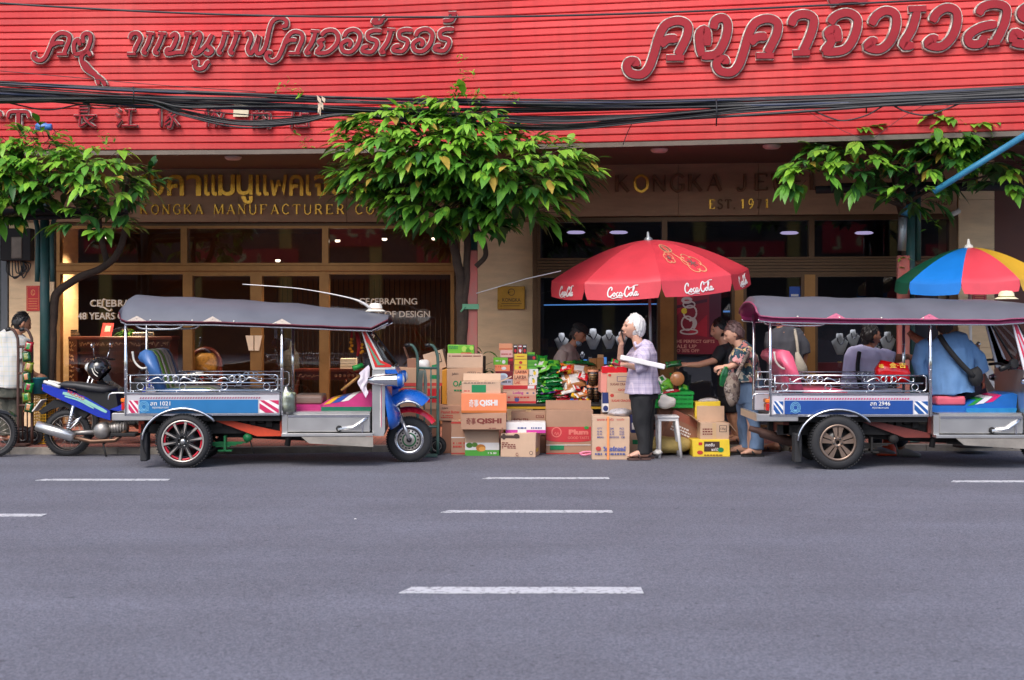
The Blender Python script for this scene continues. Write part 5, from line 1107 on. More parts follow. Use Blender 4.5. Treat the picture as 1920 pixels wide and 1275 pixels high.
# ================================================================ STALL: table, cartons, goods
kraft = [M('kraft_%d' % i, srgb(c), .85, var=.10, vs=4, bump=.12, bs=20) for i, c in enumerate([(188,150,122),(200,168,142),(170,134,110),(180,140,116),(150,106,86)])]
tapeM = M('packing_tape', srgb((204,170,130)), .3, var=.1); ink = lambda n, c: M('ink_'+n, srgb(c), .7, var=.12)
I_red, I_grn, I_blu, I_brn, I_blk = ink('red', (190,60,54)), ink('green', (20,130,80)), ink('blue', (70,84,140)), ink('brown', (120,50,44)), ink('black', (52,46,46))
colm = lambda n, c, r=.4: M('card_'+n, srgb(c), r, var=.08, vs=8)
def box_faces(x0, y0, x1, y1, d):
    a = P(x0, y1, d); b_ = P(x1, y0, d); return a.x, b_.x, a.z, b_.z
def carton(label, x0, y0, x1, y1, d, dep, mat, prints=(), rz=0, group=None, cat='box', name='carton', flaps=None, tape=True, bev=.006, zfix=None, tilt=0):
    """box with its front face filling the photo rectangle at distance d; prints are fractions of that face"""
    xa, xb, za, zb = box_faces(x0, y0, x1, y1, d)
    if zfix is not None: za = zfix
    W_, H_ = xb-xa, zb-za; t = thing(name, label, cat, ((xa+xb)/2, d, za), 0, group); mb = MB(mat)
    mb.box((xa, d, za), (xb, d+dep, zb), bev, 2); rj = random.Random(int(x0*7+y0))
    if name == 'carton':
        if not rz: rz = R(rj.uniform(-2.2, 2.2))
        sk = [rj.uniform(-.007, .007) for _ in range(4)]
        for v in mb.bm.verts: a_ = (v.co.z-za)/max(H_, .01); v.co.x += a_*sk[0]+(1 if v.co.x > (xa+xb)/2 else -1)*.006*math.sin(a_*3.14)*rj.choice((.6,1)); v.co.z += a_*(sk[1]*(1 if v.co.x > (xa+xb)/2 else -1))
    fm = lambda u, v, z: V((xa+u*W_, d-z, za+v*H_))
    if tape: mb.m(tapeM); mb.box(((xa+xb)/2-.03, d+.01, zb), ((xa+xb)/2+.03, d+dep-.01, zb+.0015)); mb.box((xa, d-.0012, za+H_*.5-.0008), (xb, d, za+H_*.5+.0008)) if H_ < 0 else 0
    o = mb.build('body' if True else name, t)
    if prints:
        mb = MB(); lay = .0015
        for p in prints:
            lay += .0006
            if p[0] == 'r': mb.m(p[1]); u0, v0, u1, v1 = p[2]; mb.raw([fm(u0,v0,lay), fm(u1,v0,lay), fm(u1,v1,lay), fm(u0,v1,lay)], [(0,1,2,3)])
            elif p[0] == 't': mb.m(p[1]); u0, v0, u1, v1 = p[3]; mb.text(p[2], fm(u0,v0,lay), V(((u1-u0)*W_,0,0)), V((0,0,(v1-v0)*H_)), p[4] if len(p) > 4 else .015)
            elif p[0] == 'e': mb.m(p[1]); u0, v0, ru, rv = p[2]; mb.raw([fm(u0+ru*math.cos(k*PI/10), v0+rv*math.sin(k*PI/10), lay) for k in range(20)], [tuple(range(20))])
            elif p[0] == 's': mb.m(p[1]); mb.stroke(p[3], p[2], lambda u, v, z: V((xa+u*W_, d-z, za+v*W_)), lay-.0004, lay, 3)
            elif p[0] == 'l':     # lines of small print
                u0, v0, u1, v1, n = p[2]; rr = random.Random(n+int(x0))
                mb.m(p[1])
                for k in range(n):
                    v = v1-(v1-v0)*(k+.5)/n; h = (v1-v0)/n*.28; u = u0
                    while u < u1-.01:
                        wd = rr.uniform(.03,.09); 
                        if rr.random() < .85: mb.raw([fm(u,v-h,lay), fm(min(u1,u+wd),v-h,lay), fm(min(u1,u+wd),v+h,lay), fm(u,v+h,lay)], [(0,1,2,3)])
                        u += wd+.02
        mb.build('print', t, recalc=False)
    if flaps:
        for f in flaps:
            mb = MB(mat); k, ln, ang = f
            if k == 'front': mb.obox(V(((xa+xb)/2, d-.5*ln*math.cos(ang), zb+.5*ln*math.sin(ang))), (W_-.01, ln, .004), Matrix.Rotation(-ang, 3, 'X'))
            if k == 'back': mb.obox(V(((xa+xb)/2, d+dep+.5*ln*math.cos(ang), zb+.5*ln*math.sin(ang))), (W_-.01, ln, .004), Matrix.Rotation(ang, 3, 'X'))
            if k == 'left': mb.obox(V((xa-.5*ln*math.cos(ang), d+dep/2, zb+.5*ln*math.sin(ang))), (ln, dep-.01, .004), Matrix.Rotation(ang, 3, 'Y'))
            if k == 'right': mb.obox(V((xb+.5*ln*math.cos(ang), d+dep/2, zb+.5*ln*math.sin(ang))), (ln, dep-.01, .004), Matrix.Rotation(-ang, 3, 'Y'))
            mb.build('flap', t)
    if rz: t.rotation_euler.z = rz
    if tilt: t.rotation_euler.y = tilt
    return t
G = 'cartons stacked around the stall'
lime = colm('lime', (110,180,50)); whitec = colm('white', (228,224,222)); orangeC = colm('orange', (240,140,96)); pinkC = colm('pink', (226,150,136)); redC = colm('red', (196,44,50)); yel = colm('yellow', (236,204,60)); navy = colm('navy', (40,54,110)); purple = colm('magenta', (196,60,150)); brownC = colm('brown', (70,52,46))
# column beside the green post
carton('tall kraft carton marked OAT 25 in green letters', 838, 690, 905, 759, 16.0, .36, kraft[0], [('t',I_grn,'OAT 25',(.17,.50,.80,.66),.03),('t',I_blk,'Julie\'s',(.14,.80,.32,.88)),('r',I_blk,(.58,.78,.80,.90)),('r',kraft[0],(.59,.79,.79,.89)),('t',I_blk,'200g (P)',(.61,.81,.95,.88)),('l',I_grn,(.2,.36,.7,.44,1))], group=G, zfix=P(0,760,16.0).z)
carton('plain kraft carton with an arrow line on top of the OAT 25 carton', 838, 663, 905, 690, 16.0, .36, kraft[1], [('r',I_brn,(.05,.80,.95,.86)),('r',kraft[1],(.10,.80,.14,.86)),('r',kraft[1],(.4,.80,.44,.86)),('r',kraft[1],(.7,.80,.74,.86))], group=G)
carton('bright green carton printed with limes, topmost beside the green post', 840, 647, 889, 663, 16.02, .26, lime, [('e',colm('paleLime',(170,205,90)),(.62,.55,.10,.34)),('e',colm('darkLime',(84,150,40)),(.78,.35,.10,.3)),('e',colm('paleLime',(170,205,90)),(.9,.65,.08,.26)),('r',redC,(.5,.0,.9,.12)),('l',I_grn,(.03,.55,.4,.9,2))], group=G, tape=False)
carton('low kraft carton with red print directly under the OAT 25 carton', 823, 760, 866, 789, 15.98, .3, kraft[3], [('t',I_blk,'Julie\'s',(.12,.74,.40,.88)),('t',I_red,'Peanut Butter',(.10,.48,.90,.66)),('l',I_red,(.1,.15,.6,.4,2))], group=G)
carton('kraft carton with a white string and thin red bands on the ground', 846, 789, 880, 853, 15.78, .28, kraft[3], [('r',I_red,(0,.92,1,.97)),('r',whitec,(0,.50,1,.53)),('r',I_red,(0,.04,1,.07)),('l',I_red,(.1,.2,.8,.4,2))], group=G, zfix=0)
carton('dark brown carton in shade behind the green hand truck', 828, 789, 846, 849, 16.0, .3, kraft[4], [], group=G, zfix=.0)
carton('leaning kraft carton with a small green mark behind the hand truck', 800, 659, 838, 693, 16.3, .3, kraft[1], [('r',I_grn,(.3,.1,.55,.3)),('r',I_blk,(.62,.35,.85,.85)),('r',kraft[1],(.65,.40,.82,.80))], group=G, tilt=R(-14))
carton('long kraft carton with a thick red band behind the hand truck', 737, 690, 829, 724, 16.25, .3, kraft[0], [('r',I_red,(0,.0,1,.18)),('r',I_grn,(.75,.4,.95,.62))], group=G)
carton('red and kraft carton low behind the hand truck', 742, 724, 827, 768, 16.25, .3, kraft[2], [('r',redC,(.7,.3,.98,.9)),('r',I_red,(.0,.85,.6,.92))], group=G)
carton('wide kraft carton at the bottom behind the hand truck', 745, 768, 824, 838, 16.25, .3, kraft[4], [('l',I_red,(.2,.4,.8,.6,2))], group=G, zfix=HK)
carton('upright amber box between the hand truck and the OAT 25 carton', 829, 693, 838, 758, 16.1, .2, colm('amber',(206,140,40)), [], group=G, tape=False)
carton('small kraft box with an open flap above the long carton', 764, 672, 786, 690, 16.3, .2, kraft[4], [], group=G, flaps=[('left',.14,R(70))])
wb = MB(whitec); wb.loft([P(790,690,16.3),P(797,683,16.3),P(803,676,16.3)], [(.09,.05),(.075,.05),(.02,.02)], (1,0,0), 10); tag(wb.build('paper_bag'), 'crumpled white bag lying on the long carton behind the hand truck', 'bag')
# QISHI pair and neighbours
qt = lambda m_, a, b_: [('t',m_,'奇事',(a,.30,a+.21,.70),.01),('t',m_,'QISHI',(a+.23,.32,b_,.68),.05)]
carton('kraft carton marked QISHI in dark red letters below the orange one', 864, 774, 949, 805.5, 15.55, .34, kraft[3], qt(I_brn,.12,.90)+[('l',I_brn,(.62,.05,.95,.12,1))], group=G)
carton('orange fronted carton marked QISHI in white letters', 865, 738, 950, 774, 15.55, .34, orangeC, qt(whitec,.17,.80)+[('r',colm('amberband',(196,110,50)),(0,.0,1,.12))], group=G, tape=False)
carton('open kraft carton with a dark green block on the orange QISHI carton', 866, 716, 939, 738, 15.6, .3, kraft[1], [('r',I_grn,(.25,.1,.62,.75)),('l',I_red,(.05,.15,.2,.3,1)),('l',I_blk,(.05,.85,.85,.97,1))], group=G, flaps=[('right',.13,R(24)),('back',.12,R(40))])
carton('white topped carton with a green base printed with coconuts', 872, 805.5, 936, 854, 15.72, .32, kraft[1], [('r',whitec,(0,.0,1,.5)),('r',colm('grassgreen',(80,160,60)),(0,0,1,.22)),('e',colm('coco',(70,120,40)),(.13,.40,.10,.10)),('e',colm('coco2',(90,130,50)),(.28,.42,.09,.09)),('e',colm('husk',(190,120,50)),(.46,.30,.14,.14)),('e',colm('flesh',(226,160,80)),(.5,.26,.10,.09)),('t',whitec,'7 % 80',(.66,.06,.92,.14))], group=G, zfix=0)
carton('flat white and magenta box on the brown banded carton', 948, 792, 1023, 812, 15.62, .3, whitec, [('r',purple,(0,.0,.3,.30)),('r',purple,(.52,.0,1,.30)),('l',I_blu,(.3,.35,.9,.6,1))], rz=0, group=G, tape=False)
cb = carton('kraft carton with a dark brown band, lowest in front of the table', 938, 812, 1004, 857, 15.57, .36, kraft[1], [('r',brownC,(0,.78,.55,.90)),('e',brownC,(.1,.84,.06,.12)),('e',brownC,(.46,.87,.08,.10)),('l',I_brn,(.04,.34,.45,.62,4)),('e',I_blk,(.88,.18,.055,.08)),('e',kraft[1],(.88,.18,.042,.06)),('t',I_brn,'C:',(.44,.04,.52,.18))], group=G, zfix=0, rz=R(-9))
xa, xb, za, zb = box_faces(938,812,1004,857,15.57)
mb = MB(brownC); mb.raw([(xb+.0015,15.59,.26*.7),(xb+.0015,15.92,.26*.7),(xb+.0015,15.92,.26*.88),(xb+.0015,15.59,.26*.88)], [(0,1,2,3)]); mb.m(yel); mb.raw([(xb+.0025,15.62,.05),(xb+.0025,15.80,.05),(xb+.0025,15.80,.13),(xb+.0025,15.62,.13)], [(0,1,2,3)]); cb.rotation_euler.z = 0; mb.build('side_print', cb, recalc=False); cb.rotation_euler.z = R(-9)
carton('kraft carton marked RICH TEA under the table edge', 958, 772, 1023, 816, 16.05, .3, kraft[2], [('t',I_brn,'RICH TEA',(.08,.58,.52,.72),.03),('r',I_brn,(.72,.74,.95,.86)),('r',kraft[2],(.74,.76,.93,.84)),('t',I_brn,'90g',(.78,.77,.9,.83))], group=G)
carton('box supporting the RICH TEA carton behind the magenta box', 958, 816, 1023, 849, 16.05, .2, kraft[4], [], group=G, zfix=.0)
plumr = colm('plumred', (196,58,64))
carton('open kraft carton with a red band reading Plum GOOD TASTE', 1024, 769, 1112, 850, 15.92, .2, kraft[2], [('r',plumr,(0,.32,1,.62)),('e',plumr,(.5,.33,.5,.06)),('e',colm('plumpale',(220,120,110)),(.22,.50,.11,.12)),('e',plumr,(.22,.50,.085,.095)),('s',colm('plumpale',(220,120,110)),.012,[(.17,.42),(.20,.47),(.22,.40),(.25,.46),(.27,.41)]),('t',colm('plumpale',(220,120,110)),'Plum',(.48,.44,.90,.56),.06),('t',colm('plumpale',(220,120,110)),'GOOD TASTE',(.46,.34,.92,.40),.02),('e',colm('leafy',(60,150,70)),(.86,.60,.05,.035)),('r',I_grn,(.08,.10,.38,.20)),('r',whitec,(0,.20,1,.215)),('r',I_red,(0,.0,1,.03))], group=G, zfix=0, tape=False, flaps=[('back',.1,R(85))])
orS = colm('orange_strap', (240,150,90))
carton('kraft carton with Thai print and an orange strap in front of the woman', 1110, 781, 1180, 862, 15.27, .34, kraft[1], [('t',I_red,'รถขาย ลาดตัว',(.13,.90,.58,.965),.02),('t',I_red,'ขนมปัง',(.66,.91,.86,.96)),('t',I_blu,'QTY',(.14,.70,.28,.745)),('t',I_blu,'N.W.',(.14,.63,.28,.675)),('t',I_blu,'G.W.',(.14,.57,.28,.615)),('t',I_blu,'MEAS.',(.14,.50,.32,.545)),('t',I_blu,'24',(.48,.70,.58,.745)),('t',I_blu,'7.2K',(.48,.63,.60,.675)),('t',I_blu,'8.1K',(.48,.57,.60,.615)),('t',I_blu,'38X25X35',(.46,.50,.72,.545)),('t',I_blu,'PCS',(.74,.70,.86,.745)),('t',I_blu,'KGS',(.74,.63,.86,.675)),('t',I_blu,'KGS',(.74,.57,.86,.615)),('t',I_blu,'CM',(.78,.50,.87,.545)),('t',ink('bright',(40,80,160)),'วิเออร์ทอยส์',(.30,.20,.90,.31),.03),('e',I_red,(.17,.26,.07,.05)),('l',I_blu,(.08,.10,.92,.17,1)),('r',orS,(.40,0,.46,1))], group=G, zfix=0)
sb_ = M('plastic_film', (.70,.67,.70), .28, var=.25, vs=18, bump=.5, bs=40, trans=.35)
def lump(mb, p, r, seed, sq=.35, seg=14, ring=9):
    rr = random.Random(seed); o = V((rr.random()*9,)*3); b0 = len(mb.bm.verts); mb.sph(p, r, seg, ring); mb.bm.verts.ensure_lookup_table()
    for v in mb.bm.verts[b0:]: q = (v.co-V(p)); n_ = noise.noise(q*(1.6/max(r))+o)+.5*noise.noise(q*(4/max(r))+o); v.co = V(p)+q*(1+sq*n_)
mb = MB(sb_, redC); lump(mb, P(1163,774,15.45), (.13,.12,.045), 4); tag(mb.build('plastic_bag'), 'crumpled clear bag on the carton with the orange strap', 'bag')
# cartons between the table and the woman
carton('kraft carton marked SUGAR CRACKERS, upper of two beside the woman', 1138, 699, 1190, 736, 15.85, .3, kraft[1], [('t',I_brn,'SUGAR CRACKERS',(.12,.36,.95,.48),.02),('t',I_red,'GOOD',(.4,.08,.85,.2),.02),('r',navy,(.36,.56,.75,.82)),('r',kraft[1],(.38,.58,.73,.80)),('e',I_red,(.1,.88,.06,.07))], group=G)
carton('pinkish carton edge left of the upper SUGAR CRACKERS carton', 1126, 699, 1137.5, 736, 15.87, .3, pinkC, [], group=G, tape=False)
carton('kraft carton marked SUGAR CRACKERS, lower of two beside the woman', 1142, 736, 1188, 772, 15.85, .3, kraft[1], [('t',I_red,'SUGAR CRACKERS',(.10,.52,.98,.64),.03),('e',I_red,(.12,.85,.08,.09)),('r',navy,(.7,.02,.99,.1))], group=G)
carton('navy and white carton left of the lower SUGAR CRACKERS carton', 1129.5, 736, 1141.5, 773, 15.87, .3, whitec, [('r',navy,(0,.45,1,1)),('e',navy,(.5,.2,.4,.14))], group=G, tape=False)
carton('hidden kraft carton supporting the SUGAR CRACKERS pair', 1128, 772, 1190, 826, 16.0, .3, kraft[2], [], group=G, zfix=.0)
carton('dark blue carton behind the trousers of the white haired woman', 1183, 780, 1198, 812, 15.75, .25, navy, [('r',whitec,(.1,.2,.9,.6))], group=G, tape=False)
carton('kraft carton with green print low behind the white haired woman', 1180, 812, 1200, 853, 15.75, .25, kraft[1], [('r',I_grn,(.3,.5,.8,.7)),('r',yel,(.0,.0,1,.1))], group=G, zfix=0, tape=False)
# ---- table
tb = thing('stall_table', 'low dark topped folding table with yellow edge carrying the snack packets', 'table', P(1030,757,16.35))
TT = P(0,757,16.35).z
mb = MB(M('dark_top', (.03,.026,.022), .6)); xa, xb = P(938,0,16.35).x, P(1150,0,16.35).x; mb.box((xa,16.35,TT-.03),(xb,17.1,TT),.006); mb.build('tabletop', tb)
mb = MB(M('yellow_leg', srgb((190,150,30)), .5)); mb.box((xa+.02,16.36,TT-.06),(xb-.02,16.39,TT-.032)); mb.build('edge_rail', tb)
for x in (xa+.05, (xa+xb)/2-.1, xb-.05):
    for y in (16.38, 17.05): mb = MB(MC['yellow_leg']); mb.tube([(x,y,HK-.01),(x,y,TT-.03)], .014, 8); mb.build('leg', tb)
def pack(label, x0, y0, x1, y1, d, dep, mat, prints=(), cat='packet', group='snack packets on the stall table', name='snack_box'):
    return carton(label, x0, y0, x1, y1, d, dep, mat, prints, 0, group, cat, name, None, False, .003)
dkred = colm('darkred', (120,30,40)); peach = colm('peach', (236,160,118)); greyB = colm('greyblue', (170,170,186))
pack('pink striped carton, bottom left on the table', 943, 741, 1005, 757, 16.36, .25, colm('pinktan',(206,150,130)), [('r',redC,(.0,.06,1,.3)),('e',I_blu,(.42,.5,.07,.3)),('l',I_red,(.1,.6,.8,.9,1))])
pack('tan carton with a violet brand line, second from the table top at left', 943, 733, 1005, 741, 16.36, .25, colm('pinktan2',(220,176,150)), [('t',purple,'Luding',(.3,.1,.62,.9),.03),('l',I_blu,(.66,.2,.95,.8,1))])
pack('red topped tan carton, third up at left of the table', 943, 722, 1005, 733, 16.36, .25, colm('pinktan3',(212,166,140)), [('r',redC,(0,.3,1,.95)),('r',whitec,(.75,.4,.95,.9))])
pack('grey blue tray on the red topped carton', 930, 711, 961, 722, 16.4, .2, greyB, [('l',I_blk,(.1,.3,.9,.8,1))])
pack('dark red snack box with a pale ice picture', 929, 696, 962, 711, 16.42, .18, dkred, [('e',colm('ice',(196,214,226)),(.42,.4,.28,.36)),('e',greyB,(.42,.3,.2,.2))])
pack('orange snack box with a white bun picture', 928, 684, 956, 696, 16.42, .16, orangeC, [('e',whitec,(.6,.45,.16,.25)),('l',redC,(.05,.5,.4,.9,1))])
pack('bright green snack box with a white bun picture', 925, 670.5, 952, 684, 16.42, .16, lime, [('e',whitec,(.72,.4,.12,.26)),('l',whitec,(.08,.4,.5,.7,1))])
pack('dark red snack box right of the green bun box', 952.5, 670, 963, 684, 16.44, .16, dkred, [('r',redC,(.1,.5,.9,.8))])
pack('dark red narrow box right of the orange bun box', 956.5, 684, 963, 696, 16.45, .16, dkred, [])
pack('pale pink snack box under the topmost peach one', 938, 656.5, 961, 670, 16.44, .16, colm('palepink',(232,180,172)), [('l',I_red,(.1,.3,.9,.6,1))])
pack('peach snack box, topmost of the left column', 935.5, 644, 961, 656.5, 16.44, .16, peach, [('r',colm('deepPeach',(216,120,80)),(0,.1,1,.3))])
for i, x in enumerate((962.5, 971.5, 980)): pack(['black and red chili packet at left on the yellow boxes','red fronted packet in the middle on the yellow boxes','black packet with a red seal at right on the yellow boxes'][i], x, 646.5, x+7.6, 663.5, 16.42, .08, colm('chili%d' % i, [(60,30,34),(150,30,40),(40,36,40)][i]), [('e',redC if i != 1 else whitec,(.5,.35,.3,.2)),('r',whitec,(.15,.75,.85,.9))])
pack('pale yellow box, upper of the yellow pair', 964.5, 663.5, 988, 674, 16.40, .16, yel, [('l',I_red,(.2,.4,.8,.7,1)),('r',I_brn,(.0,.0,1,.1))])
pack('yellow box with red emblem, lower of the yellow pair', 964.5, 674, 988, 693, 16.40, .16, yel, [('e',redC,(.5,.7,.14,.14)),('r',colm('palebr',(206,170,80)),(0,.42,1,.52)),('e',redC,(.45,.22,.1,.12))])
pack('peach box printed with dark letters, upper of two', 964, 693, 991, 702, 16.40, .16, peach, [('t',I_brn,'LAK8A',(.1,.2,.9,.8),.02)])
pack('peach box printed with dark letters, lower of two', 962, 702, 990, 722, 16.38, .18, colm('peach2',(230,176,140)), [('t',I_brn,'LAK8A',(.1,.55,.9,.9),.02),('r',I_red,(0,.46,1,.50)),('t',I_red,'LAK',(.1,.1,.5,.38),.02)])
pack('small green box, topmost right of the yellow pair', 988.5, 660.5, 1003, 667, 16.43, .12, lime, [('r',colm('dgreen',(30,120,50)),(0,0,1,.4))])
pack('black box with a red flower right of the yellow pair', 988.5, 667, 1006, 675, 16.41, .14, colm('dk',(50,40,44)), [('e',redC,(.72,.5,.16,.4))])
pack('green box of three layers above the lemon boxes', 989, 675, 1008, 692, 16.41, .14, colm('midgreen',(96,170,56)), [('r',colm('dgreen',(30,120,50)),(0,.28,1,.34)),('r',colm('dgreen',(30,120,50)),(0,.64,1,.70)),('e',whitec,(.8,.5,.1,.1))])
lem = [('e',yel,(.6,.5,.16,.26)),('e',colm('lemleaf',(60,130,50)),(.52,.78,.12,.08)),('l',I_grn,(.05,.1,.4,.3,1))]
pack('white box with a lemon picture, upper of two', 992.5, 692, 1009, 707, 16.40, .14, whitec, lem)
pack('white box with a lemon picture, lower of two', 991, 707, 1007, 722, 16.40, .14, whitec, lem)
# pillow packets
def pillow(label, c, sz, rot, mat, mat2, group='snack packets on the stall table', name='snack_packet', cat='packet'):
    mb = MB(mat, mat2); a, b_, h = sz; N_ = 10; vs = []; rot = rot.to_matrix() if hasattr(rot, 'to_matrix') else rot
    rr = random.Random(int(abs(c[0]*997+c[2]*331)*50))
    for sgn in (1, -1):
        for i in range(N_+1):
            for j in range(N_+1):
                u, v = -1+2*i/N_, -1+2*j/N_; hh = h*max(0, (1-u**4)*(1-v**4))**.6+.004*rr.uniform(-1,1)
                vs.append(V(c)+rot @ V((u*a*(1-.05*(1-abs(v))), v*b_*(1-.08*(1-abs(u))), sgn*hh)))
    M_ = (N_+1)**2; fs = []; mb.sm = True
    for i in range(N_):
        for j in range(N_):
            q = (i*(N_+1)+j, (i+1)*(N_+1)+j, (i+1)*(N_+1)+j+1, i*(N_+1)+j+1)
            mb.mi = 1 if (3 <= i <= 6 and 2 <= j <= 7) or i in (0,) else 0
            mb.raw([vs[k] for k in q], [(0,1,2,3)]); mb.raw([vs[k+M_] for k in q], [(3,2,1,0)])
    bmesh.ops.remove_doubles(mb.bm, verts=mb.bm.verts[:], dist=.0008)
    return tag(mb.build(name), label, cat, group)
foil = lambda n, c: M('foil_'+n, srgb(c), .22, var=.12, vs=12, bump=.35, bs=26, coat=.4)
fg, fdg, fr_, fw_, fy, fb, fpu, fbr, flg = foil('green',(24,130,50)), foil('darkgreen',(10,84,44)), foil('red',(150,26,40)), foil('white',(226,222,214)), foil('yellow',(230,180,40)), foil('blue',(40,110,190)), foil('violet',(84,40,120)), foil('brown',(190,130,80)), foil('lightgreen',(110,190,60))
RX_ = lambda a, b_=0, c=0: Matrix.Rotation(R(c), 3, 'Z') @ Matrix.Rotation(R(b_), 3, 'Y') @ Matrix.Rotation(R(a), 3, 'X')
rp = random.Random(5)
GP = 'green packets lying in piles on the stall table'; LGp = 'glossy green foil snack packet lying in the pile on the table'
for k in range(8): pillow(LGp, P(1034+rp.uniform(-5,5), 745-k*8.2, 16.48+rp.uniform(-.02,.04)), (.115,.08,.024), RX_(12+rp.uniform(-8,8), rp.uniform(-8,8), rp.uniform(-14,14)), fg if k % 3 else fdg, flg, GP)
for k in range(6): pillow(LGp, P(1020+rp.uniform(-3,3), 751-k*5, 16.42), (.10,.07,.018), RX_(8, rp.uniform(-6,6), rp.uniform(-10,10)), fdg if k % 2 else fg, fw_, GP)
for k in range(4): pillow(LGp, P(1010+k*2, 720-k*12, 16.55), (.07,.13,.03), RX_(62, 18-k*4, 10), fg, flg, GP)
pillow('large light green foil bag standing at the top of the green pile', P(1030,686,16.62), (.13,.085,.045), RX_(50,0,4), flg, fg)
pillow('violet foil packet between the green piles', P(1026,735,16.40), (.10,.06,.015), RX_(10,-6,4), fpu, fdg)
for k in range(5): pillow('dark red foil packet lying in the red pile on the table', P(1053+rp.uniform(-3,3), 753-k*5.4, 16.45), (.09,.06,.018), RX_(10, rp.uniform(-6,6), rp.uniform(-10,10)), fr_, fbr, 'dark red packets piled on the stall table')
pillow('clear bag of round biscuits with a red label', P(1076,713,16.48), (.13,.10,.05), RX_(58,-10,8), fbr, fw_)
pillow('orange and yellow noodle packet at the top of the stall', P(1062,691,16.65), (.10,.07,.03), RX_(40,14,0), foil('orange',(236,110,50)), fy)
pillow('long bag of brown crackers behind the biscuits', P(1085,694,16.7), (.15,.08,.04), RX_(40,8,-5), fbr, fw_)
pillow('white and brown biscuit bag below the round biscuits', P(1064,732,16.44), (.10,.06,.03), RX_(30,-14,6), fw_, fbr)
pillow('yellow and black chip bag at the table front', P(1082,742,16.44), (.10,.06,.03), RX_(28,18,10), fy, M('foil_black', (.02,.02,.022), .25))
pillow('blue and red chip bag at the table front', P(1082,751,16.40), (.11,.05,.02), RX_(18,0,4), fb, fr_)
pillow('white and orange chip bag leaning at the table front', P(1097,740,16.43), (.05,.09,.025), RX_(60,24,0), fw_, foil('orange',(236,110,50)))
pillow('blue bag behind the chip bags', P(1096,720,16.6), (.06,.08,.03), RX_(55,14,0), fb, fw_)
pillow('green leaf wrapped packet lying behind the crackers', P(1095,680,16.9), (.14,.06,.02), RX_(15,6,4), fdg, fg); pillow('small green packet at the back of the table', P(1068,681,16.9), (.09,.05,.02), RX_(15,0,-8), fg, flg)
rm = random.Random(31)
for lb, gp_, m1, m2, n_ in (('small yellow foil packet scattered in the mixed heap on the table','yellow packets in the mixed heap',fy,fr_,5),('small white foil packet scattered in the mixed heap on the table','white packets in the mixed heap',fw_,fb,5),('small bright red foil packet scattered in the mixed heap on the table','red packets in the mixed heap',foil('brightred',(216,30,40)),fw_,5),('small tan biscuit packet scattered in the mixed heap on the table','tan packets in the mixed heap',fbr,fw_,5)):
    for k in range(n_): pillow(lb, P(rm.uniform(1050,1102), rm.uniform(688,750), rm.uniform(16.38,16.62)), (rm.uniform(.05,.08),rm.uniform(.035,.055),.016), RX_(rm.uniform(15,60), rm.uniform(-25,25), rm.uniform(-40,40)), m1, m2, gp_)
for k in range(8): pillow(LGp, P(rm.uniform(1008,1056), rm.uniform(680,745), rm.uniform(16.38,16.55)), (rm.uniform(.07,.10),rm.uniform(.05,.07),.018), RX_(rm.uniform(10,55), rm.uniform(-20,20), rm.uniform(-30,30)), [fg,flg,fdg][k % 3], [flg,fw_,fg][k % 3], GP)
jarp = glass('jar_plastic', (.94,.92,.88), .08, .08)
for i, (x, y0, y1) in enumerate(((1106,722,754),(1118,722,754),(1112,693,722))):
    a = P(x, y1, 16.42); h = (y1-y0)*16.42/F; t = thing('biscuit_jar', ['clear jar of dark biscuits, lower left of three','clear jar of dark biscuits, lower right of three','clear wide jar with a yellow label on the other two'][i], 'jar', a, 0, 'biscuit jars on the table'); r = .036 if i < 2 else .062
    mb = MB(jarp); mb.lathe([(0,.002),(r,.002),(r,h*.82),(r*.92,h*.86)], a, 'z', 16); mb.build('glass', t); mb = MB(colm('biscuit2',(206,160,120)) if i < 2 else colm('biscuit',(216,170,110))); 
    for k in range(5): mb.lathe([(0,k*h*.15+.006),(r*.85,k*h*.15+.006),(r*.85,k*h*.15+h*.13),(0,k*h*.15+h*.13)], a, 'z', 12)
    mb.build('biscuits', t); mb = MB(peach); mb.lathe([(r*1.02,h*.86),(r*1.02,h),(0,h)], a, 'z', 16); mb.build('lid', t)
woodb = colm('wooden', (186,126,66), .6)
carton('six sided brown wooden tub on the back of the table', 1105, 672, 1119, 693, 16.9, .12, woodb, [('r',colm('woodd',(150,96,48)),(.30,0,.34,1)),('r',colm('woodd',(150,96,48)),(.66,0,.70,1))], group=None, name='wooden_box', tape=False)
carton('taller brown wooden box with a pale lid right of the tub', 1119.5, 671, 1132.5, 693, 16.88, .12, woodb, [], group=None, name='wooden_box', tape=False, flaps=None)
carton('pale wooden lid block on the taller wooden box', 1121, 665, 1132, 671, 16.9, .1, colm('palewood',(224,176,120)), [], group=None, name='wooden_block', tape=False)
# sweets tray on the sugar cracker cartons
tr = thing('sweets_tray', 'red open tray of wrapped sweets on the upper cracker carton', 'tray', P(1150,699,15.95)); p = P(1150,699,15.95)
mb = MB(foil('brightred',(216,30,40))); 
for a, b_ in (((-.13,-.08,0),(.14,.14,.008)),((-.13,-.085,0),(.14,-.08,.07)),((-.135,-.08,0),(-.13,.14,.07)),((.14,-.08,0),(.145,.14,.07)),((-.13,.14,0),(.14,.145,.07))): mb.box(p+V(a), p+V(b_))
mb.build('tray', tr)
for k in range(16): mb = MB([fg, fw_, foil('pinkw',(230,130,170)), flg, fy][k % 5]); q = p+V((rp.uniform(-.10,.11), rp.uniform(-.05,.1), .045+.03*rp.random())); lump(mb, q, (.030,.022,.016), k); mb.build('sweet', tr)
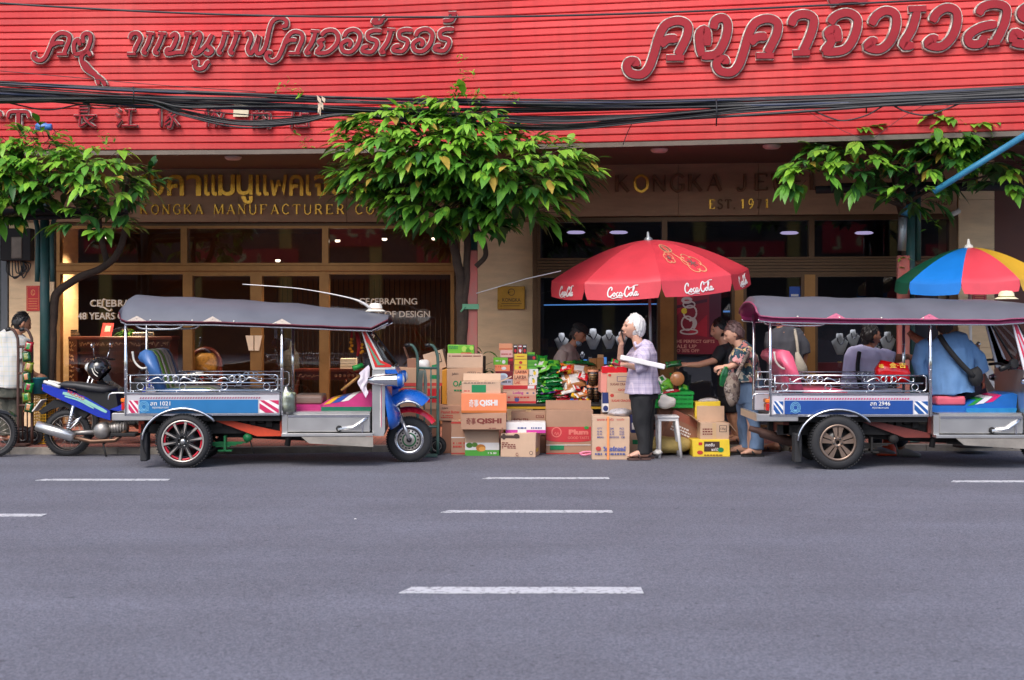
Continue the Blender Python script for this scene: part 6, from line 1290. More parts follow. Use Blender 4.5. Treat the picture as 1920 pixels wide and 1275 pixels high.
# ---- right of the woman: crate, stool, cartons
gp = M('green_crate', srgb((20,150,56)), .4, var=.1)
ct = thing('plastic_crate', 'bright green plastic crate full of snack packets right of the white haired woman', 'crate', P(1265,765,15.9)); xa, xb, za, zb = box_faces(1228,736,1300,765,15.9)
mb = MB(gp); 
for k in range(4): z = za+(zb-za)*k/3.3; mb.box((xa,15.9,z),(xb,15.91,z+.028)); mb.box((xa,16.29,z),(xb,16.3,z+.028)); mb.box((xa,15.91,z),(xa+.01,16.29,z+.028)); mb.box((xb-.01,15.91,z),(xb,16.29,z+.028))
for k in range(9): x = xa+.005+(xb-xa-.022)*k/8; mb.box((x,15.898,za),(x+.012,15.905,zb))
mb.box((xa-.008,15.888,zb-.022),(xb+.008,15.912,zb)); mb.box((xa,15.9,za),(xb,16.3,za+.01)); mb.box((xa+.012,15.912,za+.011),(xb-.012,15.916,zb-.03)); mb.build('crate_body', ct)
GR = 'packets heaped in the green crate'
for k, (x, y, s, m1, m2, lb) in enumerate([(1252,718,.07,lime,flg,'lime green wrapped fruit on the crate heap'),(1246,724,.06,flg,fg,'light green packet at the left of the crate heap'),(1282,728,.07,fg,flg,'dark green packet at the right of the crate heap'),(1240,712,.06,fw_,fg,'white and green packet at the back of the crate heap'),(1262,706,.05,fdg,fg,'small dark green packet at the top of the crate heap')]): pillow(lb, P(x,y,16.05), (s,s*.8,s*.45), RX_(50,20*(-1)**k,10*k), m1, m2, GR)
mb = MB(fbr); mb.lathe([(0,-.02),(.075,-.02),(.082,0),(.075,.02),(0,.02)], (0,0,0), 'y', 20); o = tag(mb.build('biscuit_tin'), 'round tan biscuit pack on the crate heap', 'packet'); o.location = P(1270,724,15.98)
pillow('flat red and white packet on the front of the crate', P(1256,734,15.93), (.11,.05,.015), RX_(12,-8,6), fr_, fw_, GR)
carton('supporting kraft carton below the green crate', 1235, 765, 1300, 826, 16.0, .28, kraft[4], [], group=G, zfix=.0)
mb = MB(M('white_sacking', srgb((214,208,200)), .7, var=.12, bump=.4)); lump(mb, P(1251,754,15.78), (.10,.05,.075), 9, .4, 18, 12); tag(mb.build('plastic_bag'), 'crumpled white bag hanging over the green crate front', 'bag')
mb = MB(M('yellow_sack', srgb((184,160,96)), .8, var=.2, bump=.5)); lump(mb, P(1252,835,15.78)+V((0,.02,0)), (.30,.12,.10), 12, .22, 24, 14); tag(mb.build('sack'), 'slumped yellow woven sack on the ground behind the stool', 'sack')
carton('reddish brown carton tipped over behind the stool', 1238, 776, 1300, 834, 15.85, .25, kraft[4], [('l',whitec,(.12,.35,.75,.62,3)),('r',colm('rub',(150,86,66)),(0,.75,1,1))], group=G, tilt=R(24))
st = thing('stool', 'white plastic stool with splayed legs beside the white haired woman', 'stool', P(1255,851,15.6)); sw = M('white_plastic', srgb((216,214,212)), .4, var=.06); xa, xb, _, zt = box_faces(1230,779,1272,851,15.55)
mb = MB(sw); mb.box((xa,15.45,zt-.025),(xb,15.72,zt),.012,3); mb.box((xa+.01,15.46,zt-.055),(xb-.01,15.71,zt-.026)); mb.build('seat', st)
for sx_ in (0, 1):
    for sy in (0, 1):
        x = xa+.03 if not sx_ else xb-.03; xo = x+(-.0 if not sx_ else .05); y = 15.48 if not sy else 15.69; yo = y+(-.03 if not sy else .03)
        mb = MB(sw); mb.loft([(x,y,zt-.03),(x+(xo-x)*.5,(y+yo)/2,zt*.5),(xo,yo,0)], [(.022,.02),(.02,.018),(.016,.014)], (1,0,0), 8); mb.build('leg', st)
carton('open kraft carton with spread flaps on the yellow box at right', 1313, 793, 1367, 824, 15.62, .26, kraft[1], [('l',I_brn,(.08,.25,.5,.7,3)),('r',I_blk,(.66,.45,.92,.85)),('r',kraft[1],(.68,.48,.90,.82)),('t',I_blk,'135g',(.70,.55,.88,.72)),('r',tapeM,(.42,.0,.55,1))], group=G, tape=False, flaps=[('left',.12,R(40)),('right',.12,R(-50)),('back',.17,R(88))])
carton('yellow box with a brown label on the road at right', 1299, 824, 1369, 848, 15.60, .28, yel, [('r',brownC,(.3,.3,.72,.88)),('t',whitec,'สเตชั่น',(.33,.6,.58,.8),.02),('t',whitec,'ผลไม้',(.5,.35,.68,.52),.02),('e',I_grn,(.75,.4,.08,.14)),('e',I_red,(.19,.25,.08,.12)),('r',redC,(.15,.68,.25,.84)),('l',I_brn,(.3,.05,.8,.15,1))], group=G, zfix=0, tape=False)
carton('yellow carton behind the open carton at right', 1303, 753, 1350, 793, 15.9, .24, yel, [('r',colm('dyel',(200,160,30)),(.0,.0,1,.3)),('r',whitec,(.1,.5,.5,.8))], group=G, tape=False)
carton('dark carton at the bottom behind the yellow one', 1305, 793, 1350, 830, 16.0, .22, kraft[4], [], group=G, zfix=.0)
mb = MB(sb_); lump(mb, P(1330,751,15.98), (.12,.09,.03), 14); tag(mb.build('plastic_bag'), 'crumpled clear bag on the yellow carton at right', 'bag')
mb = MB(fw_); lump(mb, P(1232,848,15.45), (.05,.04,.03), 15, .5); tag(mb.build('paper_scrap'), 'crumpled white wrapper on the road by the stool', 'litter')
mb = MB(whitec); mb.prism([(P(664,973,10.7).x, 10.7),(P(668,973,10.7).x, 10.71),(P(667,973,10.7).x, 10.73),(P(664,973,10.7).x, 10.72)], .001, .004, 'z'); tag(mb.build('paper_scrap'), 'tiny white scrap alone on the open road', 'litter')
pk = MB(colm('pinkcord',(226,130,160))); pk.tube(catmull([P(1086,850,15.6),P(1100,847,15.6),P(1115,849,15.55),P(1095,853,15.5),P(1088,851,15.55)], 4), .012, 6); tag(pk.build('ribbon'), 'pink plastic ribbon lying before the Plum carton', 'ribbon')
cn = thing('traffic_cone', 'orange traffic cone behind the right taxi near the grey shoe', 'cone', P(1668,852,15.75)); mb = MB(M('cone_orange', srgb((236,84,44)), .5, var=.1)); p = P(1668,0,15.85); p.z = 0
mb.lathe([(.10,.02),(.085,.06),(.025,.46),(.0,.46)], p, 'z', 20); mb.build('cone', cn); mb = MB(MC['cone_orange']); mb.box(p+V((-.17,-.17,0)), p+V((.17,.17,.022)), .01); mb.build('base', cn); mb = MB(whitec); mb.lathe([(.0655,.18),(.048,.29),(.046,.29),(.0635,.18)], p, 'z', 20); mb.build('stripe', cn)
# goods on the brown hand truck at left, bin, crate
for i in range(7): pillow(['red and green packet on top of the brown hand truck','dark green packet with olive middle strapped high on the brown hand truck','upper olive packet on the brown hand truck','dark green packet with tan middle strapped midway on the brown hand truck','green packet with red middle on the brown hand truck','olive packet low on the brown hand truck','lowest dark green packet on the brown hand truck'][i], P(52+2*(-1)**i, 650+i*19, 16.22), (.05,.06,.03), RX_(80,10*(-1)**i,0), [fr_, fdg, foil('olive',(120,130,40)), fdg, fg, foil('olive',(120,130,40)), fdg][i], [fg, foil('olive',(120,130,40)), fbr, fbr, fr_, fg, fbr][i], 'packets strapped to the brown hand truck')
bn = MB(M('teal_bin', srgb((20,110,120)), .4)); a = P(70,738,16.4); bn.lathe([(0,0),(.10,0),(.115,.17),(.12,.175),(.12,.185),(.10,.185),(.095,.02)], a, 'z', 20); tag(bn.build('basin'), 'teal plastic tub stacked on the yellow crate at far left', 'tub')
yc = thing('plastic_crate', 'yellow mesh plastic crate on the pavement beside the far left post', 'crate', P(72,800,16.4)); xa, xb, za, zb = box_faces(59,739,86,838,16.42)
mb = MB(M('yellow_crate', srgb((214,160,30)), .45)); 
for k in range(9): x = xa+(xb-xa-.008)*k/8; mb.box((x,16.42,HK),(x+.008,16.43,zb)); mb.box((x,16.72,HK),(x+.008,16.73,zb))
for k in range(18): z = HK+(zb-HK-.01)*k/17; mb.box((xa,16.418,z),(xb,16.421,z+.008)); mb.box((xa,16.729,z),(xb,16.732,z+.008)); mb.box((xa-.002,16.43,z),(xa+.002,16.72,z+.008)); mb.box((xb-.002,16.43,z),(xb+.002,16.72,z+.008))
mb.build('mesh_wall', yc); mb = MB(MC['yellow_crate']); mb.box((xa-.01,16.41,zb-.02),(xb+.01,16.417,zb)); mb.box((xa,16.43,zb-.012),(xb,16.72,zb-.002)); mb.build('rim', yc)
# ================================================================ UMBRELLAS
def script_cola(mb, fm, w_):
    """flowing white script; u runs 0..1, v 0..1"""
    S_ = [[(.155,.62),(.165,.80),(.13,.88),(.07,.74),(.03,.45),(.04,.20),(.09,.10),(.16,.22),(.21,.38)],
          [(.23,.42),(.20,.26),(.225,.15),(.26,.22),(.265,.38),(.24,.46),(.25,.38),(.30,.36)], [(.375,.44),(.345,.46),(.315,.34),(.32,.18),(.36,.16),(.40,.30)],
          [(.46,.44),(.425,.46),(.40,.30),(.415,.16),(.45,.20),(.475,.46),(.465,.22),(.49,.16),(.53,.30)], [(.50,.34),(.56,.36)],
          [(.705,.64),(.70,.82),(.665,.90),(.61,.74),(.575,.45),(.59,.20),(.64,.10),(.70,.24),(.73,.38)], [(.76,.42),(.735,.26),(.755,.15),(.79,.22),(.795,.38),(.77,.46)],
          [(.80,.34),(.86,.62),(.88,.84),(.85,.86),(.835,.55),(.84,.22),(.87,.16),(.90,.28)], [(.955,.44),(.92,.46),(.895,.30),(.91,.16),(.94,.20),(.97,.46),(.96,.22),(.985,.16),(1.02,.28)],
          [(.09,.10),(.20,-.02),(.36,.06),(.50,.0)], [(.665,.90),(.76,.78),(.88,.96),(1.0,.98)]]
    AS = .40; fq = lambda u, v, z: fm(u, v/AS, z)
    for k, s in enumerate(S_): mb.stroke([(a, b_*AS) for a, b_ in s], w_*(1.3 if k in (0,5) else .7 if k in (4,9,10) else 1), fq, .0, .0012+.0004*k, 4)
def umbrella(label, c, r, hdome, valance, cols, tilt, phase, n=8, pole_d=.02, pole_r=.018, logo=False, ferrule=True, foot=None):
    t = thing('market_umbrella', label, 'umbrella', c); c = V(c)
    rt = Matrix.Rotation(tilt[0], 3, 'Y') @ Matrix.Rotation(tilt[1], 3, 'X'); T_ = lambda p: c+rt @ V(p)
    A_ = [phase+2*PI*k/n for k in range(n)]
    def surf(k, s, q, off=0):    # panel k, s across 0..1, q from top 0..1 and the flap 1..2
        a, b_ = A_[k], A_[k]+2*PI/n
        qq = min(q, 1); rr = r*qq; z = hdome*(1-qq**1.72)
        pa = V((rr*math.cos(a), rr*math.sin(a), z)); pb = V((rr*math.cos(b_), rr*math.sin(b_), z)); p = pa.lerp(pb, s)
        bul = math.sin(s*PI); p.z -= .018*bul*qq; mid = (a+b_)/2; o = V((math.cos(mid), math.sin(mid), .35))
        if q > 1: e = q-1; p.z -= valance*e; p += V((math.cos(mid), math.sin(mid), 0))*(.025*e+.015*bul*e)
        return p+o*off
    rib_s = MB(M('umbrella_under', srgb((196,110,100)) if logo else srgb((180,180,180)), .6))
    for k in range(n):
        mt = cols[k % len(cols)]; mb = MB(mt); mb.sm = True; ns, nq = 6, 10
        qs = [i/nq for i in range(nq+1)]+[1.06,1.5,2.0]; vs = []
        for q in qs:
            for j in range(ns+1):
                s = j/ns
                if q > 1.5: s = .5+(s-.5)*.93
                vs.append(T_(surf(k, s, q)))
        w1 = ns+1; mb.raw(vs, [(i*w1+j, i*w1+j+1, (i+1)*w1+j+1, (i+1)*w1+j) for i in range(len(qs)-1) for j in range(ns)])
        o = mb.build('canopy_panel', t, recalc=False)
        if logo:
            lm_ = MB(white)
            fm = lambda u, v, z, k=k: T_(surf(k, .74-.46*u if True else u, 1.86-.66*v, .006+z))
            mid = A_[k]+PI/n
            if math.sin(mid) < .5: script_cola(lm_, fm2(k, surf, T_), .030); lm_.build('script_mark', o, recalc=False)
    if logo:   # line drawing on the upper right panel
        k = max(range(n), key=lambda j: -math.sin(A_[j]+PI/n)*1.0+.6*math.cos(A_[j]+PI/n)); gl = M('gold_line', srgb((214,150,110)), .5); gd = M('grey_print', srgb((120,90,84)), .5)
        fm = lambda u, v, z: T_(surf(k, u, 1-v, .006+z)); lm_ = MB(gl); q = 0
        def fl2(cx, cy, rr, m_):
            for j in range(5): a = 2*PI*j/5+.3; lm_.m(m_); lm_.stroke([(cx+rr*.55*math.cos(a)+rr*.5*math.cos(b_*.9+a), cy+(rr*.55*math.sin(a)+rr*.5*math.sin(b_*.9+a))*1.1) for b_ in range(-2, 3)], .014, fm, 0, .001+.0003*j)
            lm_.m(gd)
            for j in range(7): a = 2*PI*j/7; lm_.stroke([(cx, cy), (cx+rr*.45*math.cos(a), cy+rr*.5*math.sin(a))], .02, fm, .0015, .002+.0002*j, 0)
        fl2(.30,.38,.10,gl); fl2(.66,.25,.15,gl)
        for j in range(4): a = .05+.04*j; lm_.m(gd if j in (1, 2) else gl); lm_.stroke([(.42+a*math.cos(x*.63)*.9, .60+.11*math.sin(x*.63)) for x in range(11)], .018, fm, 0, .001+.0003*j)
        lm_.m(gl); lm_.stroke([(.46,.48),(.50,.40),(.55,.30),(.58,.24)], .022, fm, 0, .0025)
        ob = [ch for ch in t.children if ch.name.startswith('canopy_panel')][k]; lm_.build('line_print', ob, recalc=False)
    for k in range(n):
        rb_ = MB(galv); rb_.tube([T_(surf(k, 0, q, -.012)) for q in [i/8 for i in range(9)]], .006, 5); rb_.build('rib', t)
    mb = MB(ywh if not logo else galv); mb.lathe([(.0,.09),(.012,.085),(.02,.03),(.045,.012),(.05,-.005),(.05,-.02)], (0,0,0), 'z', 12); 
    for v in mb.bm.verts: v.co = T_(v.co+V((0,0,hdome+.005)))
    mb.build('finial', t)
    f0 = foot if foot is not None else V((c.x, c.y, HK)); f0 = V(f0); mb = MB(galv if logo else ywh); top_ = T_((0,0,hdome-.03)); mb.tube([f0, top_], pole_r, 10); mb.build('pole', t)
    mb = MB(M('umbrella_base', srgb((110,108,104)), .8, var=.2)); mb.lathe([(0,.10),(.05,.10),(.06,.07),(.2,.05),(.22,.0),(0,0)], f0, 'z', 20); mb.build('base', t)
    return t
def fm2(k, surf, T_):
    return lambda u, v, z: T_(surf(k, .30+.41*u, 1.88-.74*v, .007+z))
redu = M('umbrella_red', srgb((218,66,78)), .42, var=.12, vs=3, coat=.1, trans=.15)
cu = P(1219, 515, 16.3)
umbrella('red market umbrella lettered Coca-Cola shading the snack stall', cu+V((0,0,.0)), 1.13, .40, .178, [redu], (R(-3.5), R(5)), R(-90), 8, logo=True, foot=P(1224,700,16.35)*1+V((0,0,-P(1224,700,16.35).z+HK)))
ub, ur, uy, ug = (M('umb_'+n_, srgb(c_), .42, var=.10, vs=3, trans=.12) for n_, c_ in (('blue',(24,120,206)),('red',(220,70,84)),('yellow',(226,176,54)),('green',(20,90,66))))
cu = P(1818, 521, 16.0)
umbrella('multicoloured market umbrella with blue, red and yellow panels at right', cu, .81, .345, .125, [ur, uy, ub, ug, ur, uy, ug, ub], (R(-3), R(4)), R(-114), 8, foot=V((cu.x+.05, cu.y+.05, HK)))
mb = MB(whitec); mb.tube([P(893,550,16.35), P(985,523,16.3), P(1052,508,16.2)], .006, 5); tag(mb.build('guy_rope'), 'thin white rope from the red board to the Coca-Cola umbrella', 'rope')
# ================================================================ PEOPLE
skinA = M('skin_pale', srgb((206,158,134)), .5, var=.08, vs=9); skinB = M('skin_tan', srgb((182,126,96)), .5, var=.1, vs=9); skinD = M('skin_olive', srgb((212,156,124)), .5, var=.1, vs=9); skinC = M('skin_brown', srgb((158,104,78)), .5, var=.1, vs=9)
eyem = M('eye_dark', (.03,.022,.02), .2); lipm = M('lip', srgb((168,96,88)), .4); browm = M('brow', (.06,.05,.045), .8); browg = M('brow_grey', srgb((150,140,132)), .8)
def frame3(fwd, up):
    f = V(fwd).normalized(); u = V(up); u = (u-f*u.dot(f)).normalized(); return Matrix((f, u.cross(f), u)).transposed()
def head_geo(mb, c, rt, h):
    k = h/.225; c = V(c); b0 = len(mb.bm.verts); mb.sph((0,0,0), (.098,.076,.115), 40, 30); mb.bm.verts.ensure_lookup_table()
    for v in mb.bm.verts[b0:]:
        x, y, z = v.co
        if z < -.01: t = min(1, (-z-.01)/.1); y *= 1-.34*t**1.3; x = x*(1-.10*t) + (.012*t if x > 0 else .03*t)
        if z > .05: x *= 1.0
        if x > 0:
            g = lambda yy, zz, sy, sz: math.exp(-(((y-yy)/sy)**2+((z-zz)/sz)**2))
            x += .027*g(0,-.022,.013,.020)+.014*g(0,.002,.009,.022)+.007*g(.03,.028,.03,.009)+.007*g(-.03,.028,.03,.009)
            x -= .011*g(.031,.010,.016,.011)+.011*g(-.031,.010,.016,.011)
            x += .008*g(0,-.055,.022,.012)-.006*g(0,-.058,.03,.003)+.010*g(0,-.092,.022,.016)-.005*g(0,-.074,.025,.008)+.004*g(.045,-.02,.02,.02)+.004*g(-.045,-.02,.02,.02)
        v.co = c+rt @ (V((x,y,z))*k)
    for s in (-1, 1): mb.sph(c+rt @ (V((-.008,s*.076,-.006))*k), (.018*k,.010*k,.032*k), 10, 8, rt @ Matrix.Rotation(s*.3, 3, 'Z'))
def face_bits(parent, c, rt, h, bm_=None):
    k = h/.225
    for s in (-1, 1):
        mb = MB(eyem); mb.sph(V(c)+rt @ (V((.0855,s*.031,.010))*k), (.006*k,.012*k,.0055*k), 8, 6, rt); mb.build('eye', parent)
        mb = MB(bm_ or browm); mb.tube([V(c)+rt @ (V((.094-abs(a)*.2,s*(.031)+a,.030+.002-abs(a)*.1))*k) for a in (-.018,-.006,.006,.018)], .0036*k, 5); mb.build('eyebrow', parent)
    mb = MB(lipm); mb.sph(V(c)+rt @ (V((.096,0,-.058))*k), (.006*k,.020*k,.007*k), 10, 6, rt); mb.build('lips', parent)
def hair_geo(parent, c, rt, h, mat, line=.045, back=-.10, vol=1.10, seed=0, jag=.012, side=-.02, tufts=110):
    k = h/.225; mb = MB(mat); mb.sph((0,0,0), (1,1,1), 84, 60); o = V((seed*3.1,0,0))
    for v in mb.bm.verts:
        d = v.co.normalized(); p = V((d.x*.098, d.y*.076, d.z*.115)); z = p.z; x = p.x
        hl = line if x > .045 else (line+(side-line)*min(1,(.045-x)/.06) if x > -.015 else side+(back-side)*min(1,(-.015-x)/.05))
        n_ = noise.noise(V((d.x*3, d.y*3, d.z*1.2))*2+o); st = noise.noise(V((math.atan2(d.y,d.x)*9, d.z*2.5, seed)))+.6*noise.noise(d*9+o)
        if z+.01*n_+jag*st > hl: f = (1+(vol-1)*(1 if x < .03 else .2))*(1+.06*n_+.05*st+.022*noise.noise(V((d.x*22+o.x, d.y*22, d.z*7)))+(.035*noise.noise(V((math.atan2(d.y, d.x)*14, d.z*3.5, 4)))-.05*max(0, d.z-.6) if tufts == 0 else 0)); p = p*f
        else: p = p*.90
        v.co = V(c)+rt @ (p*k)
    rt_ = random.Random(seed+3); n0 = len(mb.bm.verts); loc = [rt.transposed() @ ((v.co-V(c))/k) for v in mb.bm.verts]; out_ = [p for p in loc if p.length > .104*min(1, vol) and (p.z > side-.03) and p.x < .03]
    for q in rt_.sample(out_, min(tufts, len(out_))):
        g_ = V((-.35 if q.x < .03 else .15, q.y*3, -1.0)); nn = V((q.x/.0096, q.y/.0058, q.z/.0132)).normalized(); g_ = (g_-nn*g_.dot(nn)); 
        if g_.length < .05: g_ = V((-1,0,-.2))
        g_.normalize(); g_ = (g_+V((rt_.uniform(-.25,.25),)*3)).normalized(); L_ = rt_.uniform(.05,.08)
        mb.tube([V(c)+rt @ ((q+nn*.001)*k), V(c)+rt @ ((q+g_*L_*.5+nn*.001)*k), V(c)+rt @ ((q+g_*L_-nn*.010)*k)], [.004*k,.0065*k,.0012*k], 5)
    o = mb.build('hair', parent); return o
def hand_geo(mb, wrist, direc, up, s=1.0, curl=.6, spread=.06):
    """palm, four unequal bent fingers and a thumb from the side of the palm"""
    rt = frame3(direc, up); w_ = V(wrist); T_ = lambda x, y, z: w_+rt @ (V((x,y,z))*s)
    mb.loft([T_(-.02,0,0), T_(.02,0,0), T_(.06,0,.002), T_(.092,0,0)], [(.024*s,.018*s),(.034*s,.017*s),(.041*s,.015*s),(.038*s,.012*s)], rt @ V((0,1,0)), 12)
    for i, (y, L) in enumerate(((-.031,.070),(-.0105,.080),(.0105,.075),(.030,.058))):
        a = 0; p = V((.085, y, 0)); pts = [p.copy()]; c_ = curl*(1+.12*i)
        for sg in (.45,.32,.23): a += c_*.75; p = p+V((math.cos(a)*L*sg, spread*y*2, -math.sin(a)*L*sg)); pts.append(p.copy())
        mb.tube([T_(*q) for q in pts], [.0098*s,.0092*s,.0085*s,.0068*s], 8)
    mb.tube([T_(.015,-.030,-.004), T_(.042,-.050,-.016), T_(.066,-.052,-.032), T_(.082,-.044,-.042)], [.014*s,.0125*s,.0105*s,.008*s], 8)
def person(label, loc, skin):
    t = thing('person', label, 'person', loc); return t
def wrinkle(a, f, seed=0): return lambda co: a*noise.noise(V((co.x*f, co.y*f, co.z*f*.55+seed)))+a*.5*noise.noise(V((co.x*f*2.3, co.y*f*2.3, co.z*f*1.1+seed)))
def cloth_part(name, parent, mat, make, vox=.009, sm=5, wr=(.010,9,0)):
    mb = MB(mat); make(mb); mb = remesh(mb, vox, sm, wrinkle(*wr)); return mb.build(name, parent, recalc=False)
def body_part(parent, skin, make):
    mb = MB(skin); make(mb); mb = remesh(mb, .0062, 2); return mb.build('body', parent, recalc=False)
def shoe_geo(mb, heel, direc, L=.24, w_=.045, sole=.018, hgt=.06):
    rt = frame3(direc, (0,0,1)); h0 = V(heel)
    T_ = lambda x, y, z: h0+rt @ V((x,y,z)); mb.loft([T_(0,0,hgt*.55),T_(L*.25,0,hgt*.6),T_(L*.6,0,hgt*.45),T_(L*.9,0,hgt*.3),T_(L,0,hgt*.25)], [(w_*.7,hgt*.5),(w_*.8,hgt*.55),(w_,hgt*.42),(w_*.85,hgt*.28),(w_*.4,hgt*.18)], rt @ V((0,1,0)), 12)
def sandal(parent, heel, direc, mat, L=.25, w_=.05):
    rt = frame3(direc, (0,0,1)); T_ = lambda x, y, z: V(heel)+rt @ V((x,y,z)); mb = MB(mat)
    pl = [(-.01,-.6),(.2,-.75),(.5,-.85),(.75,-1),(.95,-.8),(1.02,0),(.95,.8),(.75,1),(.5,.85),(.2,.75),(-.01,.6)]
    n_ = len(pl); mb.raw([T_(x*L,y*w_,0) for x, y in pl]+[T_(x*L,y*w_,.022) for x, y in pl], [tuple(range(n_)), tuple(range(2*n_-1,n_-1,-1))]+[(i,i+n_,(i+1) % n_+n_,(i+1) % n_) for i in range(n_)])
    mb.tube([T_(L*.45,-w_*.95,.02), T_(L*.55,-w_*.5,.06), T_(L*.66,0,.068), T_(L*.55,w_*.5,.06), T_(L*.45,w_*.95,.02)], .011, 6); mb.tube([T_(L*.66,0,.066), T_(L*.8,0,.03)], .008, 6); mb.build('sandal', parent)
def foot_geo(mb, heel, direc, L=.235):
    rt = frame3(direc, (0,0,1)); T_ = lambda x, y, z: V(heel)+rt @ V((x,y,z+.022))
    mb.loft([T_(.0,0,.03),T_(.06,0,.045),T_(.13,0,.036),T_(.19,0,.022),T_(.205,0,.018)], [(.026,.03),(.032,.045),(.038,.034),(.042,.02),(.036,.014)], rt @ V((0,1,0)), 12)
    for i in range(5): y = -.032+.016*i; mb.tube([T_(.19,y,.014), T_(.225-.008*i*(1 if i else 0),y,.011)], [.010 if i else .013,.008 if i else .011], 7)
# ---- cloth patterns
def plaid(name, base, l1, l2, fz=11, fx=11, gain=1.0):
    m = M(name, base, .8, var=.05, vs=8, bump=.1, bs=90); n, L, b = nodes_of(m); tc = n.nodes['Texture Coordinate']
    sp = n.nodes.new('ShaderNodeSeparateXYZ'); L.new(tc.outputs['Object'], sp.inputs[0])
    def band(sock, f, w_, off=0):
        a = n.nodes.new('ShaderNodeMath'); a.operation = 'MULTIPLY_ADD'; a.inputs[1].default_value = f; a.inputs[2].default_value = off; L.new(sock, a.inputs[0])
        fr = n.nodes.new('ShaderNodeMath'); fr.operation = 'FRACT'; L.new(a.outputs[0], fr.inputs[0])
        lt_ = n.nodes.new('ShaderNodeMath'); lt_.operation = 'LESS_THAN'; lt_.inputs[1].default_value = w_; L.new(fr.outputs[0], lt_.inputs[0]); return lt_.outputs[0]
    ad = n.nodes.new('ShaderNodeMath'); ad.operation = 'ADD'; L.new(sp.outputs[0], ad.inputs[0]); L.new(sp.outputs[1], ad.inputs[1])
    cur = b.inputs['Base Color'].links[0].from_socket
    for sock, f, w_, col, off, k in ((sp.outputs[2], fz, .12, l1, 0, .6), (ad.outputs[0], fx, .12, l1, .3, .6), (sp.outputs[2], fz, .06, l2, .5, .7), (ad.outputs[0], fx, .06, l2, .8, .7)):
        mx = n.nodes.new('ShaderNodeMix'); mx.data_type = 'RGBA'; mm = n.nodes.new('ShaderNodeMath'); mm.operation = 'MULTIPLY'; mm.inputs[1].default_value = k*gain
        L.new(band(sock, f, w_, off), mm.inputs[0]); L.new(mm.outputs[0], mx.inputs[0]); L.new(cur, mx.inputs[6]); mx.inputs[7].default_value = (*col, 1); cur = mx.outputs[2]
    L.new(cur, b.inputs['Base Color']); return m
def floral(name, cols, scale):
    m = M(name, cols[0], .8, var=.05, bump=.1, bs=90); n, L, b = nodes_of(m); tc = n.nodes['Texture Coordinate']
    wn = n.nodes.new('ShaderNodeTexNoise'); wn.inputs['Scale'].default_value = scale*1.4; L.new(tc.outputs['Object'], wn.inputs['Vector'])
    mxv = n.nodes.new('ShaderNodeMix'); mxv.data_type = 'VECTOR'; mxv.inputs[0].default_value = .12; L.new(tc.outputs['Object'], mxv.inputs[4]); L.new(wn.outputs['Color'], mxv.inputs[5])
    vo = n.nodes.new('ShaderNodeTexVoronoi'); vo.inputs['Scale'].default_value = scale; L.new(mxv.outputs[1], vo.inputs['Vector'])
    sp = n.nodes.new('ShaderNodeSeparateColor'); L.new(vo.outputs['Color'], sp.inputs[0])
    cr = n.nodes.new('ShaderNodeValToRGB'); cr.color_ramp.interpolation = 'CONSTANT'
    for i, c in enumerate(cols):
        e = cr.color_ramp.elements[i] if i < 2 else cr.color_ramp.elements.new(i/len(cols)); e.position = i/len(cols); e.color = (*c, 1)
    L.new(sp.outputs[0], cr.inputs[0]); L.new(cr.outputs[0], b.inputs['Base Color']); return m
SY = (0,1,0); SX = (1,0,0)
# ---------------- 1. white haired woman with phone
D = 15.3; Q = lambda x, y, dd=0: P(x, y, D+dd)
t = person('white haired woman in lavender checked shirt and black trousers talking on a phone', P(1205,861,D), skinA); t.location.z = 0
hr = frame3((-1,-.25,-.03), (-.05,0,1)); hc = Q(1187,613)
def mk(mb):
    head_geo(mb, hc, hr, .235); mb.loft([Q(1192,628),Q(1197,646),Q(1204,660)], [(.052,.055),(.055,.058),(.07,.07)], SY, 14)
    mb.loft([Q(1206,655),Q(1207,690),Q(1206,735)], [(.14,.09),(.14,.10),(.14,.11)], SY, 16)
    mb.tube([Q(1190,662,.17),Q(1174,676,.17),Q(1163,672,.10),Q(1164,650,.02),Q(1166,642,-.01)], [.045,.04,.037,.030,.026], 10)    # far arm up to the ear
    hand_geo(mb, Q(1165,644,-.01), (.12,-.05,1), (-.3,1,0), .92, .55)
    mb.tube([Q(1212,660,-.17),Q(1206,686,-.20),Q(1190,688,-.20),Q(1172,684,-.19)], [.045,.04,.036,.027], 10)
    hand_geo(mb, Q(1174,684,-.19), (-1,.0,.12), (.1,-.5,.9), .92, .55)
    for yy, xx in ((-.07,1203),(.08,1208)): mb.tube([Q(xx+3,740,yy),Q(xx+2,800,yy),Q(xx+4,848,yy)], [.08,.055,.035], 12)
    foot_geo(mb, Q(1216,861,-.08)+V((0,0,0)), (-1,-.1,0)); foot_geo(mb, Q(1222,859,.09), (-1,-.05,0))
body_part(t, skinA, mk); face_bits(t, hc, hr, .235, browg)
hair_geo(t, hc+V((.016,0,.002)), hr, .246, M('white_hair', srgb((226,223,219)), .75, var=.28, vs=26, stretch=(1,1,.22), bump=.8, bs=70), .034, -.15, 1.15, 1, .02, -.075, 0)
lav = plaid('lavender_check', srgb((190,178,198)), srgb((150,138,170)), srgb((222,206,216)), 17, 17)
def mk(mb):
    mb.loft([Q(1200,642),Q(1206,650),Q(1208,662),Q(1206,690),Q(1204,715),Q(1204,738)], [(.07,.065),(.15,.10),(.20,.135),(.205,.155),(.20,.175),(.21,.195)], SY, 28)
    mb.tube([Q(1206,656,-.17),Q(1206,672,-.21),Q(1203,688,-.22),Q(1192,690,-.21)], [.070,.072,.070,.062], 12); mb.tube([Q(1196,658,.16),Q(1182,671,.17),Q(1177,674,.16)], [.066,.06,.056], 12)
cloth_part('shirt', t, lav, mk, .009, 4, (.019,8,1))
